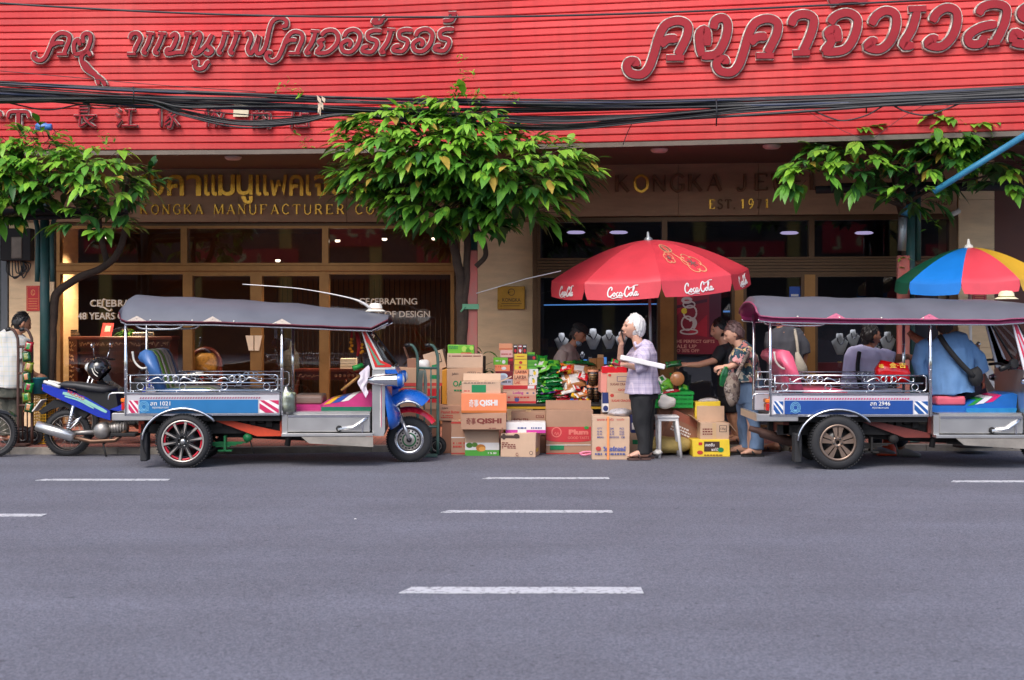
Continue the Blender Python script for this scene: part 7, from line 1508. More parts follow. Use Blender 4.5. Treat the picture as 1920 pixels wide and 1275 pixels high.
mb = MB(lav); mb.tube([Q(1190,642,-.05),Q(1193,650,-.085),Q(1200,647,-.10),Q(1208,641,-.06),Q(1207,639,.03)], .018, 7); mb.build('collar', t)
trb = M('black_trousers', (.012,.012,.014), .8, var=.3, bump=.2)
cloth_part('trousers', t, trb, lambda mb: [mb.loft([Q(1206,730),Q(1207,748)], [(.17,.15),(.17,.155)], SY, 20), mb.loft([Q(1204,744,-.075),Q(1204,795,-.075),Q(1207,830,-.075),Q(1208,851,-.075)], [(.10,.13),(.075,.085),(.065,.068),(.062,.066)], SY, 16), mb.loft([Q(1210,744,.085),Q(1212,795,.085),Q(1214,830,.085),Q(1215,850,.085)], [(.10,.125),(.075,.08),(.065,.068),(.062,.066)], SY, 16)], .01, 4, (.018,7,2))
sdm = M('brown_sandal', srgb((84,60,54)), .7)
sandal(t, Q(1216,862,-.08)+V((.02,0,.0)), (-1,-.1,0), sdm); sandal(t, Q(1222,860,.09)+V((.02,0,0)), (-1,-.05,0), sdm)
ph = MB(black); ph.obox(Q(1167,630,-.03), (.012,.07,.14), Matrix.Rotation(R(-14), 3, 'Y'), .005); tag(ph.build('phone'), 'black mobile phone held to the ear of the white haired woman', 'phone')
tu = MB(whitec); tu.obox((Q(1164,670,-.30)+Q(1246,688,-.30))/2, ((Q(1164,670)-Q(1246,688)).length,.045,.055), Matrix.Rotation(R(12.4), 3, 'Y'), .008); tag(tu.build('paper_tube'), 'long white carton tube held under the arm of the white haired woman', 'tube')
pillow('small red and green packet in the hand of the white haired woman', Q(1155,680,-.2), (.055,.04,.02), RX_(40,20,0), fr_, fg, None)
# ---------------- 2. stall man in black cap
D = 17.3; Q2 = lambda x, y, dd=0: P(x, y, 17.3+dd)
t = person('stall keeper in black cap and grey brown shirt bending over his goods', P(1065,0,17.3), skinB); t.location.z = HK
hr = frame3((.80,-.35,-.50), (.35,0,1)); hc = Q2(1085,627)
def mk(mb):
    head_geo(mb, hc, hr, .215); mb.loft([Q2(1079,640),Q2(1070,652),Q2(1064,664)], [(.05,.05),(.055,.055),(.09,.08)], SY, 12); mb.loft([Q2(1062,660),Q2(1060,700),Q2(1062,745)], [(.14,.09),(.14,.10),(.14,.11)], SY, 14)
    mb.tube([Q2(1052,658,-.18),Q2(1052,676,-.20),Q2(1072,690,-.25),Q2(1083,694,-.28)], [.05,.045,.04,.03], 10); hand_geo(mb, Q2(1080,694,-.28), (1,-.3,-.2), (0,-.3,1), .95, .6)
    mb.tube([Q2(1070,660,.17),Q2(1085,680,.15),Q2(1100,690,.0)], [.05,.04,.03], 10); hand_geo(mb, Q2(1098,690,.0), (1,-.3,-.2), (0,-.3,1), .95, .6)
    for yy in (-.09,.09): mb.tube([Q2(1062,740,yy),V((Q2(1062,0).x,17.3+yy,.5)),V((Q2(1062,0).x,17.3+yy,HK+.04))], [.085,.06,.04], 10)
body_part(t, skinB, mk); face_bits(t, hc, hr, .215)
hair_geo(t, hc, hr, .215, M('grey_black_hair', srgb((70,64,62)), .8), .05, -.06, 1.04, 2, .004, -.02)
gb = M('grey_brown_shirt', srgb((164,144,136)), .8, var=.12, bump=.15)
cloth_part('shirt', t, gb, lambda mb: [mb.loft([Q2(1074,648),Q2(1066,656),Q2(1060,672),Q2(1058,710),Q2(1060,755)], [(.08,.06),(.19,.10),(.215,.14),(.21,.15),(.20,.15)], SY, 22), mb.tube([Q2(1057,660,-.17),Q2(1052,676,-.20),Q2(1056,684,-.21)], [.072,.074,.068], 12), mb.tube([Q2(1070,660,.17),Q2(1080,674,.17)], [.07,.064], 12)], .010, 4, (.018,8,3))
cloth_part('trousers', t, trb, lambda mb: [mb.tube([V((Q2(1061,0).x,17.3+yy,.62)),V((Q2(1061,0).x,17.3+yy,.12))], [.11,.085], 12) for yy in (-.09,.09)]+[mb.loft([Q2(1061,745),Q2(1061,770)], [(.18,.13),(.19,.13)], SY, 14)], .012)
mb = MB(blackm); mb.sph((0,0,0), (.112,.092,.075), 20, 12)
for v in mb.bm.verts: v.co = hc+hr @ (V((v.co.x-.012, v.co.y, max(v.co.z, -.01)*1.0+.062)))
mb.raw([hc+hr @ V(q) for q in ((.07,-.07,.055),(.14,-.06,.045),(.17,0,.045),(.14,.06,.045),(.07,.07,.055),(.07,-.07,.066),(.14,-.06,.056),(.17,0,.056),(.14,.06,.056),(.07,.07,.066))], [(0,1,2,3,4),(9,8,7,6,5),(0,5,6,1),(1,6,7,2),(2,7,8,3),(3,8,9,4)]); mb.build('cap', t)
mb = MB(M('mask_blue', srgb((130,150,164)), .8)); mb.sph(hc+hr @ V((.055,0,-.095)), (.045,.05,.035), 12, 8, hr); mb.build('face_mask', t)
# ---------------- 3. woman in black
Q3 = lambda x, y, dd=0: P(x, y, 16.5+dd)
t = person('dark haired woman in black top reaching out with a green packet', P(1370,0,16.5), skinD); t.location.z = HK
hr = frame3((-.9,-.35,-.25), (-.15,0,1)); hc = Q3(1348,619)
def mk(mb):
    head_geo(mb, hc, hr, .22); mb.loft([Q3(1352,632),Q3(1357,645),Q3(1362,656)], [(.045,.045),(.05,.05),(.08,.07)], SY, 12); mb.loft([Q3(1362,655),Q3(1366,700),Q3(1370,750)], [(.13,.085),(.12,.09),(.14,.11)], SY, 14)
    mb.tube([Q3(1352,656,-.17),Q3(1340,676,-.22),Q3(1310,684,-.28),Q3(1287,684,-.32)], [.05,.042,.036,.026], 10); hand_geo(mb, Q3(1290,684,-.32), (-1,-.1,.05), (0,-.6,.8), .95, .5)
    mb.tube([Q3(1370,660,.17),Q3(1378,690,.17),Q3(1370,715,.1)], [.05,.042,.03], 10)
    for yy, x0_ in ((-.09,1373),(.09,1368)): mb.tube([Q3(x0_,748,yy),Q3(x0_+8,790,yy),Q3(x0_+16,832,yy)], [.092,.068,.042], 12); foot_geo(mb, V((Q3(x0_+22,0).x,16.5+yy,HK)), (-1,-.2,0))
body_part(t, skinD, mk); face_bits(t, hc, hr, .22)
hh = hair_geo(t, hc+V((.01,0,.005)), hr, .225, M('black_hair', (.015,.012,.011), .45, var=.3, vs=20), .045, -.12, 1.12, 3, .01, -.05)
mb = MB(MC['black_hair']); mb.sph(Q3(1362,634,.06), (.05,.06,.06), 12, 9); mb.build('hair_bun', t)
bt = M('black_top', (.014,.014,.016), .8, var=.3)
cloth_part('top', t, bt, lambda mb: [mb.loft([Q3(1356,645),Q3(1360,654),Q3(1364,672),Q3(1368,712),Q3(1371,742)], [(.075,.06),(.17,.09),(.19,.13),(.18,.14),(.19,.15)], SY, 22), mb.tube([Q3(1354,655,-.16),Q3(1346,668,-.20),Q3(1341,676,-.22)], [.068,.066,.06], 12), mb.tube([Q3(1370,660,.16),Q3(1377,682,.17)], [.066,.06], 12)], .010, 4, (.010,8,4))
cloth_part('shorts', t, trb, lambda mb: [mb.loft([Q3(1370,736),Q3(1371,756)], [(.18,.14),(.185,.145)], SY, 16)]+[mb.tube([Q3(x_,748,yy),Q3(x_+4,772,yy)], [.115,.105], 12) for yy, x_ in ((-.09,1373),(.09,1368))], .011)
for yy, x_ in ((-.09,1397),(.09,1392)): sandal(t, V((Q3(x_,0).x,16.5+yy,HK+.0)), (-1,-.2,0), MC['brown_sandal'])
pillow('dark green leaf packet held out by the woman in black', Q3(1263,682,-.36), (.09,.04,.022), RX_(60,-8,0), fdg, fg, None)
# ---------------- 4. woman in floral shirt
Q4 = lambda x, y, dd=0: P(x, y, 15.75+dd)
t = person('short haired woman in floral shirt and blue jeans looking down at goods', P(1408,853,15.75), skinA); t.location.z = 0
hr = frame3((-.88,.05,-.38), (-.3,0,1)); hc = Q4(1375,626)
def mk(mb):
    head_geo(mb, hc, hr, .225); mb.loft([Q4(1381,638),Q4(1387,648),Q4(1394,658)], [(.05,.05),(.055,.055),(.09,.08)], SY, 12); mb.loft([Q4(1394,658),Q4(1396,690),Q4(1402,735)], [(.14,.10),(.14,.10),(.14,.12)], SY, 14)
    mb.tube([Q4(1384,660,-.17),Q4(1385,680,-.21),Q4(1368,688,-.24),Q4(1356,688,-.25)], [.05,.044,.036,.028], 10); hand_geo(mb, Q4(1358,688,-.25), (-1,.1,-.12), (0,-.5,.9), .92, .75)
    mb.tube([Q4(1392,660,.17),Q4(1380,685,.18),Q4(1362,692,.05)], [.05,.042,.03], 10); hand_geo(mb, Q4(1364,692,.05), (-1,-.2,-.1), (0,.4,.9), .92, .75)
    for yy, xx in ((-.09,1412),(.10,1405)): mb.tube([Q4(xx-6,745,yy),Q4(xx,800,yy),Q4(xx+3,846,yy)], [.085,.06,.04], 12)
    foot_geo(mb, V((Q4(1424,0).x,15.64,0)), (-1,-.15,0)); foot_geo(mb, V((Q4(1402,0).x,15.86,0)), (-1,-.1,0))
body_part(t, skinA, mk); face_bits(t, hc, hr, .225)
hair_geo(t, hc+V((.006,0,.008)), hr, .232, M('brown_hair', srgb((92,68,66)), .55, var=.25, vs=20, stretch=(1,1,.3)), .058, -.085, 1.12, 5, .012, -.01, 40)
flo = floral('floral_cloth', [srgb((36,66,80)), srgb((24,50,70)), srgb((60,96,110)), srgb((206,150,150)), srgb((40,74,90)), srgb((196,190,176)), srgb((176,110,104)), srgb((44,84,76)), srgb((206,180,130))], 19)
cloth_part('shirt', t, flo, lambda mb: [mb.loft([Q4(1386,646),Q4(1392,653),Q4(1394,668),Q4(1394,692),Q4(1396,716)], [(.08,.07),(.18,.11),(.21,.16),(.21,.18),(.21,.20)], SY, 26), mb.tube([Q4(1388,660,-.17),Q4(1383,674,-.21),Q4(1380,684,-.23)], [.08,.085,.08], 12), mb.tube([Q4(1394,660,.17),Q4(1382,680,.19)], [.075,.07], 12)], .010, 4, (.018,8,6))
jean = M('blue_jeans', srgb((104,128,160)), .85, var=.22, vs=5, bump=.3, bs=50, stretch=(2,2,.5))
cloth_part('jeans', t, jean, lambda mb: [mb.loft([Q4(1400,706),Q4(1403,735),Q4(1406,752)], [(.18,.17),(.19,.18),(.19,.17)], SY, 20), mb.loft([Q4(1411,745,-.095),Q4(1414,790,-.10),Q4(1419,825,-.10),Q4(1418,842,-.10)], [(.10,.118),(.078,.08),(.072,.07),(.078,.078)], SY, 16), mb.loft([Q4(1399,745,.10),Q4(1397,790,.12),Q4(1397,825,.13),Q4(1396,840,.13)], [(.10,.115),(.075,.078),(.068,.068),(.074,.074)], SY, 16)], .009, 3, (.020,8,7))
blk_s = M('black_sandal', (.02,.02,.022), .7); sandal(t, V((Q4(1428,0).x,15.64,0)), (-1,-.15,0), blk_s); sandal(t, V((Q4(1406,0).x,15.86,0)), (-1,-.1,0), blk_s)
bagm = floral('camouflage_bag', [srgb((110,98,92)), srgb((70,58,56)), srgb((150,138,130)), srgb((92,70,66)), srgb((130,116,104))], 22)
bg_ = thing('shoulder_bag', 'grey brown patterned shoulder bag hanging in front of the floral shirt woman', 'bag', Q4(1374,765,-.33)); mb = MB(bagm); lump(mb, Q4(1373,730,-.33), (.085,.07,.19), 3, .16, 20, 14); mb.build('bag_body', bg_)
mb = MB(bagm); mb.tube(catmull([Q4(1378,712,-.34),Q4(1388,690,-.33),Q4(1400,668,-.24),Q4(1404,654,-.10)], 4), .024, 7); mb.build('strap', bg_)
pillow('long green leaf bundle in the hand of the floral shirt woman', Q4(1357,706,-.30), (.04,.025,.11), RX_(0,14,0), fdg, fg, None)
# ---------------- 5. man in dark grey shirt behind the right taxi
Q5 = lambda x, y, dd=0: P(x, y, 16.2+dd)
t = person('man in charcoal shirt with a pale bag strap standing behind the right taxi', P(1472,0,16.2), skinB); t.location.z = 0
hr = frame3((.2,1,-.1), (0,0,1)); hc = Q5(1464,588)
def mk(mb):
    head_geo(mb, hc, hr, .225); mb.loft([Q5(1464,600),Q5(1466,612),Q5(1467,622)], [(.055,.055),(.06,.06),(.1,.08)], SX, 12); mb.loft([Q5(1468,622),Q5(1470,690),Q5(1472,750)], [(.16,.09),(.14,.09),(.15,.11)], SX, 14)
    mb.tube([Q5(1446,628),Q5(1447,655,-.03),Q5(1452,680,-.05),Q5(1462,700,-.0)], [.055,.05,.045,.03], 10); mb.tube([Q5(1500,628),Q5(1508,660),Q5(1504,700,.1)], [.055,.048,.03], 10); hand_geo(mb, Q5(1504,700,.1), (0,.6,-1), (1,0,0), 1, .5); hand_geo(mb, Q5(1462,700,0), (.4,.6,-.7), (-1,0,0), 1, .5)
    for xx in (1460,1484): mb.tube([Q5(xx,745),V((Q5(xx,0).x,16.2,.5)),V((Q5(xx,0).x,16.2,.06))], [.09,.062,.04], 12); foot_geo(mb, V((Q5(xx,0).x,16.14,0)), (.1 if xx > 1470 else -.4,-1 if xx < 0 else .3,0))
body_part(t, skinB, mk); hair_geo(t, hc, hr, .225, MC['black_hair'], .05, -.09, 1.06, 6, .005, -.03)
chs = M('charcoal_shirt', srgb((66,66,72)), .85, var=.15, bump=.1)
cloth_part('shirt', t, chs, lambda mb: [mb.loft([Q5(1467,612),Q5(1468,620),Q5(1470,640),Q5(1472,690),Q5(1473,735)], [(.09,.07),(.20,.09),(.225,.125),(.21,.13),(.22,.14)], SX, 24), mb.tube([Q5(1448,626),Q5(1445,645,-.02),Q5(1447,655,-.03)], [.075,.08,.075], 12), mb.tube([Q5(1494,626),Q5(1505,650),Q5(1508,664)], [.075,.078,.07], 12)], .010, 4, (.018,8,8))
cloth_part('trousers', t, trb, lambda mb: [mb.loft([Q5(1472,730),Q5(1472,752)], [(.20,.14),(.20,.14)], SX, 16)]+[mb.tube([Q5(xx,745),V((Q5(xx,0).x,16.2,.45)),V((Q5(xx,0).x,16.2,.40))], [.11,.09,.085], 12) for xx in (1460,1484)], .011)
for xx in (1460,1484): sandal(t, V((Q5(xx,0).x,16.14,0)), (.1 if xx > 1470 else -.4,.3,0), MC['brown_sandal'])
mb = MB(M('pale_strap', srgb((170,160,144)), .8)); mb.tube(catmull([Q5(1490,618,-.06),Q5(1494,640,-.16),Q5(1497,670,-.17),Q5(1500,700,-.16)], 4), .018, 6); mb.loft([Q5(1494,660,-.2),Q5(1502,690,-.21),Q5(1506,705,-.2)], [(.02,.02),(.07,.03),(.06,.03)], SX, 10); mb.build('strap', t)
# ---------------- 6. man in lavender shirt leaning on the right taxi
Q6 = lambda x, y, dd=0: P(x, y, 15.62+dd)
t = person('man in pale violet shirt with a black strap leaning on the right taxi', P(1690,856,15.62), skinC); t.location.z = 0
hr = frame3((1,.35,.0), (.1,0,1)); hc = Q6(1633,630)
def mk(mb):
    head_geo(mb, hc, hr, .24); mb.loft([Q6(1630,643),Q6(1629,652),Q6(1629,662)], [(.06,.06),(.065,.065),(.1,.09)], SX, 12); mb.loft([Q6(1628,662),Q6(1624,700),Q6(1624,750)], [(.19,.1),(.18,.11),(.18,.12)], SX, 14)
    mb.tube([Q6(1655,665,-.05),Q6(1685,672,-.10),Q6(1703,668,-.05)], [.06,.05,.03], 10); hand_geo(mb, Q6(1700,668,-.05), (1,.1,-.1), (0,-.5,.9), 1, .8)
    mb.tube([Q6(1600,668,.1),Q6(1594,705,.12),Q6(1610,735,.05)], [.06,.05,.03], 10)
    for (xa, xk, xf, yy) in ((1640,1672,1690,-.02),(1618,1640,1650,.18)): mb.tube([Q6(xa,750,yy),Q6(xk,800,yy),V((Q6(xf,0).x,15.62+yy,.07))], [.095,.065,.045], 12)
body_part(t, skinC, mk); face_bits(t, hc, hr, .24); hair_geo(t, hc, hr, .24, MC['black_hair'], .055, -.085, 1.07, 7, .006, -.03)
vio = M('violet_shirt', srgb((205,200,230)), .8, var=.1, bump=.1)
cloth_part('shirt', t, vio, lambda mb: [mb.loft([Q6(1630,650),Q6(1629,656),Q6(1628,672),Q6(1622,705),Q6(1618,745)], [(.10,.08),(.22,.11),(.265,.16),(.255,.17),(.25,.17)], SX, 26), mb.tube([Q6(1648,664,-.03),Q6(1668,672,-.09),Q6(1676,674,-.10)], [.085,.085,.078], 12), mb.tube([Q6(1606,666,.05),Q6(1598,690,.1)], [.085,.08], 12)], .011, 4, (.022,7,9))
nav = M('navy_trousers', srgb((30,34,48)), .85, var=.2)
cloth_part('trousers', t, nav, lambda mb: [mb.loft([Q6(1622,738),Q6(1624,758)], [(.22,.15),(.21,.15)], SX, 16)]+[mb.tube([Q6(xa,750,yy),Q6(xk,800,yy),V((Q6(xf,0).x,15.62+yy,.13))], [.115,.085,.075], 12) for (xa, xk, xf, yy) in ((1640,1672,1690,-.02),(1618,1640,1650,.18))], .011, 4, (.012,7,10))
shm = M('grey_shoe', srgb((150,150,154)), .6, var=.2)
for (xf, yy) in ((1680,-.02),(1642,.18)):
    mb = MB(shm); shoe_geo(mb, V((Q6(xf,0).x,15.62+yy,.0)), (1,-.35,0), .26, .05, .02, .09); mb = remesh(mb, .008, 2); mb.m(black); mb.build('shoe', t, recalc=False)
mb = MB(blackm); mb.tube(catmull([Q6(1611,660,-.12),Q6(1608,690,-.19),Q6(1612,720,-.19),Q6(1622,740,-.19)], 4), .022, 6); mb.build('strap', t)
# red printed bag on the taxi bench
rbag = thing('carrier_bag', 'bright red carrier bag with yellow characters on the right taxi bench', 'bag', P(1675,715,14.75)); mb = MB(foil('bagred',(214,20,26))); mb.loft([P(1672,716,14.75),P(1673,695,14.75),P(1676,680,14.75)], [(.17,.09),(.18,.10),(.14,.07)], SX, 20, sq=.5); mb.build('bag_body', rbag)
mb = MB(yel); mb.text('金·吉', P(1668,690,14.62), (.17,0,.0), (0,.02,.055), .01); mb.text('福', P(1648,690,14.63), (.05,0,0), (0,.02,.04), .01); mb.build('print', rbag)
# ---------------- 7. driver seated in the right taxi, back turned
Q7 = lambda x, y, dd=0: P(x, y, 14.72+dd)
t = person('driver in blue shirt and patterned cap seated in the right taxi, back turned', Q7(1785,740), skinC)
hr = frame3((.35,1,-.05), (0,0,1)); hc = Q7(1772,611,.02)
def mk(mb):
    head_geo(mb, hc, hr, .235); mb.loft([Q7(1772,618),Q7(1774,628),Q7(1776,640)], [(.06,.06),(.062,.062),(.11,.09)], SX, 12); mb.loft([Q7(1778,640),Q7(1782,690),Q7(1786,735)], [(.19,.1),(.17,.11),(.18,.13)], SX, 14)
    mb.tube([Q7(1740,645,.03),Q7(1726,640,.12),Q7(1712,630,.22),Q7(1704,622,.24)], [.055,.048,.04,.03], 10); mb.tube([Q7(1822,650,.05),Q7(1838,690,.1),Q7(1842,715,.18)], [.06,.05,.03], 10); hand_geo(mb, Q7(1842,713,.18), (.3,.6,-.5), (1,0,.3), 1, .7)
    mb.tube([Q7(1795,738,.10),Q7(1830,728,.32),Q7(1845,770,.36),Q7(1850,800,.38)], [.09,.075,.055,.04], 12); mb.tube([Q7(1780,738,.15),Q7(1800,730,.38),Q7(1810,775,.42)], [.09,.075,.055], 12)
body_part(t, skinC, mk)
mb = MB(M('patterned_cap', srgb((84,84,84)), .8, var=.6, vs=40)); mb.sph((0,0,0), (.108,.090,.075), 20, 12)
for v in mb.bm.verts: v.co = hc+hr @ V((v.co.x-.004, v.co.y, max(v.co.z, -.02)+.05))
mb.raw([hc+hr @ V(q) for q in ((.08,-.06,.05),(.16,-.04,.04),(.16,.04,.04),(.08,.06,.05),(.08,-.06,.06),(.16,-.04,.05),(.16,.04,.05),(.08,.06,.06))], [(0,1,2,3),(7,6,5,4),(0,4,5,1),(1,5,6,2),(2,6,7,3)]); mb.build('cap', t)
hair_geo(t, hc, hr, .235, MC['grey_black_hair'], .06, -.08, 1.03, 8, .004, -.03)
blu = M('blue_work_shirt', srgb((98,138,184)), .8, var=.14, vs=5, bump=.15)
cloth_part('shirt', t, blu, lambda mb: [mb.loft([Q7(1774,626),Q7(1776,634),Q7(1779,655),Q7(1783,695),Q7(1786,738)], [(.09,.075),(.20,.10),(.245,.15),(.235,.16),(.235,.185)], SX, 28), mb.tube([Q7(1746,644,.02),Q7(1730,652,.05),Q7(1722,680,.07),Q7(1727,702,.10)], [.08,.082,.075,.07], 12), mb.tube([Q7(1810,646,.03),Q7(1834,672,.06),Q7(1842,698,.09)], [.085,.08,.075], 12)], .0095, 2, (.026,6.5,11))
cloth_part('trousers', t, nav, lambda mb: [mb.tube([Q7(1792,738,.06),Q7(1832,726,.32),Q7(1846,770,.36),Q7(1850,792,.38)], [.12,.10,.08,.07], 12), mb.tube([Q7(1776,738,.12),Q7(1800,728,.38),Q7(1810,770,.42)], [.12,.10,.08], 12)], .011)
mb = MB(blackm); mb.tube(catmull([Q7(1762,630,-.08),Q7(1775,650,-.17),Q7(1800,680,-.20),Q7(1826,706,-.20)], 4), .030, 6); mb.build('strap', t)
cbg = MB(blackm); lump(cbg, Q7(1829,706,-.16), (.075,.07,.10), 6, .2, 16, 12); tag(cbg.build('shoulder_bag'), 'black shoulder bag at the hip of the driver in blue', 'bag')
# ---------------- 8. man in white shirt at far left
Q8 = lambda x, y, dd=0: P(x, y, 16.6+dd)
t = person('man in white checked shirt and olive trousers at the far left edge', P(20,0,16.6), skinB); t.location.z = HK
hr = frame3((.75,.55,-.35), (.2,0,1)); hc = Q8(41,606)
def mk(mb):
    head_geo(mb, hc, hr, .225); mb.loft([Q8(36,617),Q8(30,628),Q8(26,640)], [(.055,.055),(.06,.06),(.1,.09)], SX, 12); mb.loft([Q8(24,640),Q8(22,690),Q8(20,730)], [(.15,.11),(.14,.11),(.15,.12)], SX, 14)
    mb.tube([Q8(42,650,-.08),Q8(50,680,-.12),Q8(60,700,-.05),Q8(70,704,-.02)], [.055,.046,.038,.028], 10); hand_geo(mb, Q8(67,703,-.02), (1,-.1,-.3), (0,-.7,.6), 1, .6)
    for xx in (10,30): mb.tube([Q8(xx,735),V((Q8(xx,0).x,16.6,.5)),V((Q8(xx,0).x,16.6,HK+.05))], [.09,.065,.045], 12); foot_geo(mb, V((Q8(xx-4,0).x,16.6,HK)), (1,-.3,0))
body_part(t, skinB, mk); face_bits(t, hc, hr, .225); hair_geo(t, hc+V((-.004,0,.003)), hr, .228, MC['black_hair'], .06, -.06, 1.06, 9, .004, -.02)
wpl = plaid('white_check', srgb((206,204,200)), srgb((150,180,190)), srgb((206,196,140)), 9, 9, .55)
cloth_part('shirt', t, wpl, lambda mb: [mb.loft([Q8(31,622),Q8(26,630),Q8(24,650),Q8(22,690),Q8(20,727)], [(.09,.08),(.20,.14),(.225,.17),(.215,.18),(.225,.19)], SX, 24), mb.tube([Q8(38,640,-.08),Q8(44,660,-.12),Q8(47,674,-.13)], [.085,.085,.08], 12), mb.tube([Q8(6,640,.05),Q8(0,670,.05)], [.085,.08], 12)], .011, 4, (.02,7,12))
olv = floral('olive_trousers', [srgb((84,84,74)), srgb((70,72,64)), srgb((98,94,82))], 9)
cloth_part('trousers', t, olv, lambda mb: [mb.loft([Q8(20,722),Q8(20,745)], [(.20,.16),(.20,.16)], SX, 16)]+[mb.tube([Q8(xx,738),V((Q8(xx,0).x,16.6,.5)),V((Q8(xx,0).x,16.6,.15))], [.12,.10,.085], 12) for xx in (10,30)], .011, 4, (.012,7,13))
for xx in (10,30): sandal(t, V((Q8(xx-6,0).x,16.6,HK)), (1,-.3,0), blk_s)
# ================================================================ SHOP INTERIORS, WALL FITTINGS, THE STREET'S OTHER SIDE
pearl = M('mother_of_pearl', srgb((226,190,160)), .25, .1, var=.35, vs=30, vdark=srgb((120,70,50)))
D9 = 19.55; IX = lambda px, d=D9: (px-960)*d/F; IZ = lambda py, d=D9: 1.5+(600-py)*d/F
cab_ = thing('cabinet', 'carved dark red wooden cabinet inlaid with mother of pearl behind the left window', 'cabinet', (IX(225), D9, HK+.03))
mb = MB(wood); mb.box((IX(118),D9,IZ(637)),(IX(322),D9+.5,IZ(631)),.006); mb.box((IX(124),D9+.02,HK+.03),(IX(144),D9+.5,IZ(637))); mb.box((IX(300),D9+.02,HK+.03),(IX(318),D9+.5,IZ(637))); mb.box((IX(144),D9+.05,IZ(652)),(IX(300),D9+.5,IZ(637))); mb.box((IX(144),D9+.10,IZ(690)),(IX(300),D9+.5,IZ(652))); mb.box((IX(144),D9+.28,IZ(760)),(IX(300),D9+.5,IZ(690))); mb.box((IX(144),D9+.04,IZ(664)),(IX(300),D9+.1,IZ(660))); mb.build('carcass', cab_)
mb = MB(pearl); rq = random.Random(8)
def inlay(x0, x1, y, amp, dd, n):
    for k in range(n):
        x = x0+(x1-x0)*k/n; mb.stroke([(x,y+rq.uniform(-amp,amp)),(x+(x1-x0)/n*.5,y+rq.uniform(-amp,amp)),(x+(x1-x0)/n*1.1,y+rq.uniform(-amp,amp))], rq.uniform(1.0,2.6), lambda u, v, z: V((IX(u,dd),dd-z,IZ(v,dd))), .0, .002+.0002*k, 3)
inlay(150,196,645,4,D9+.049,13); inlay(200,240,645,4,D9+.049,12); inlay(243,298,645,4,D9+.049,13); inlay(158,200,675,4,D9+.098,8); inlay(230,290,676,4,D9+.098,9); inlay(126,142,645,5,D9+.018,5); inlay(302,316,645,5,D9+.018,5)
for k in range(7): inlay(130,138,655+k*10,4,D9+.018,2)
mb.build('inlay', cab_)
mb = MB(colm('cardred',(206,56,60))); mb.raw([(IX(180),D9+.2,IZ(631)),(IX(201),D9+.2,IZ(631)),(IX(204),D9+.26,IZ(606)),(IX(183),D9+.26,IZ(606)),(IX(180),D9+.215,IZ(631)),(IX(201),D9+.215,IZ(631)),(IX(204),D9+.275,IZ(606)),(IX(183),D9+.275,IZ(606))], [(0,1,2,3),(7,6,5,4),(0,4,5,1),(1,5,6,2),(2,6,7,3),(3,7,4,0)])
mb.m(colm('cardwhite',(236,190,186))); mb.raw([(IX(187),D9+.215,IZ(622)),(IX(198),D9+.215,IZ(622)),(IX(199),D9+.235,IZ(611)),(IX(189),D9+.235,IZ(611))], [(0,1,2,3)]); tag(mb.build('card', recalc=False), 'small red card standing on the carved cabinet', 'card')
for k in range(4): mb = MB(colm('book%d' % k, [(60,54,48),(120,100,80),(90,80,70),(50,44,40)][k])); mb.box((IX(108+k),D9+.1,IZ(631-k*3.2)),(IX(138-k*2),D9+.32,IZ(628.2-k*3.2))); tag(mb.build('book'), 'dark book in a flat pile at the left of the cabinet', 'book', 'books piled on the cabinet')
pl_ = thing('potted_plant', 'leafy pot plant standing on the carved cabinet in the window', 'plant', (IX(228),D9+.25,IZ(631))); mb = MB(M('plum_pot', srgb((70,60,50)), .5)); mb.lathe([(0,0),(.05,0),(.065,.1),(.05,.1)], (IX(228),D9+.25,IZ(631)), 'z', 16); mb.build('pot', pl_)
mb = MB(*LM); 
for k in range(40): mb.m(LM[k % 2]); add_leaf(mb, V((IX(228),D9+.25,IZ(626))), V((rq.uniform(-1,1),rq.uniform(-1,.5),rq.uniform(.1,1))), V((0,-.3,1)), rq.uniform(.12,.24), .05, .7)
mb.build('foliage', pl_, recalc=False)
mb = MB(chrome); mb.box((IX(244),D9+.1,IZ(631)),(IX(285),D9+.4,IZ(623)),.01); tag(mb.build('tray'), 'dark metal tray on the right of the carved cabinet', 'tray')
ch = thing('armchair', 'carved wooden armchair with a gold brocade oval back seen through the doors', 'chair', (IX(385,20.2),20.2,HK+.03)); X2 = lambda px: IX(px,20.2); Z2 = lambda py: IZ(py,20.2)
mb = MB(M('brocade', srgb((176,132,62)), .5, var=.5, vs=30)); mb.loft([(X2(386),20.2,Z2(705)),(X2(386),20.2,Z2(690)),(X2(386),20.2,Z2(672)),(X2(386),20.2,Z2(662))], [(.10,.03),(.17,.04),(.19,.04),(.12,.03)], SX, 20); mb.build('back_pad', ch)
mb = MB(wood); mb.tube([(X2(386)+.21*math.cos(a*PI/10), 20.18, Z2(682)+.22*math.sin(a*PI/10)) for a in range(20)], .03, 8, closed=True); mb.tube([(X2(365),20.2,Z2(705)),(X2(362),20.2,HK+.03)], .03, 8); mb.tube([(X2(408),20.2,Z2(705)),(X2(410),20.2,HK+.03)], .03, 8); mb.tube(catmull([(X2(358),20.2,Z2(690)),(X2(350),19.9,Z2(712)),(X2(352),19.75,Z2(735))], 4), .025, 8); mb.tube(catmull([(X2(414),20.2,Z2(690)),(X2(422),19.9,Z2(712)),(X2(420),19.75,Z2(735))], 4), .025, 8); mb.build('frame', ch); mb = MB(MC['brocade']); mb.box((X2(356),19.75,Z2(750)),(X2(416),20.15,Z2(733)),.03,2); mb.build('seat', ch)
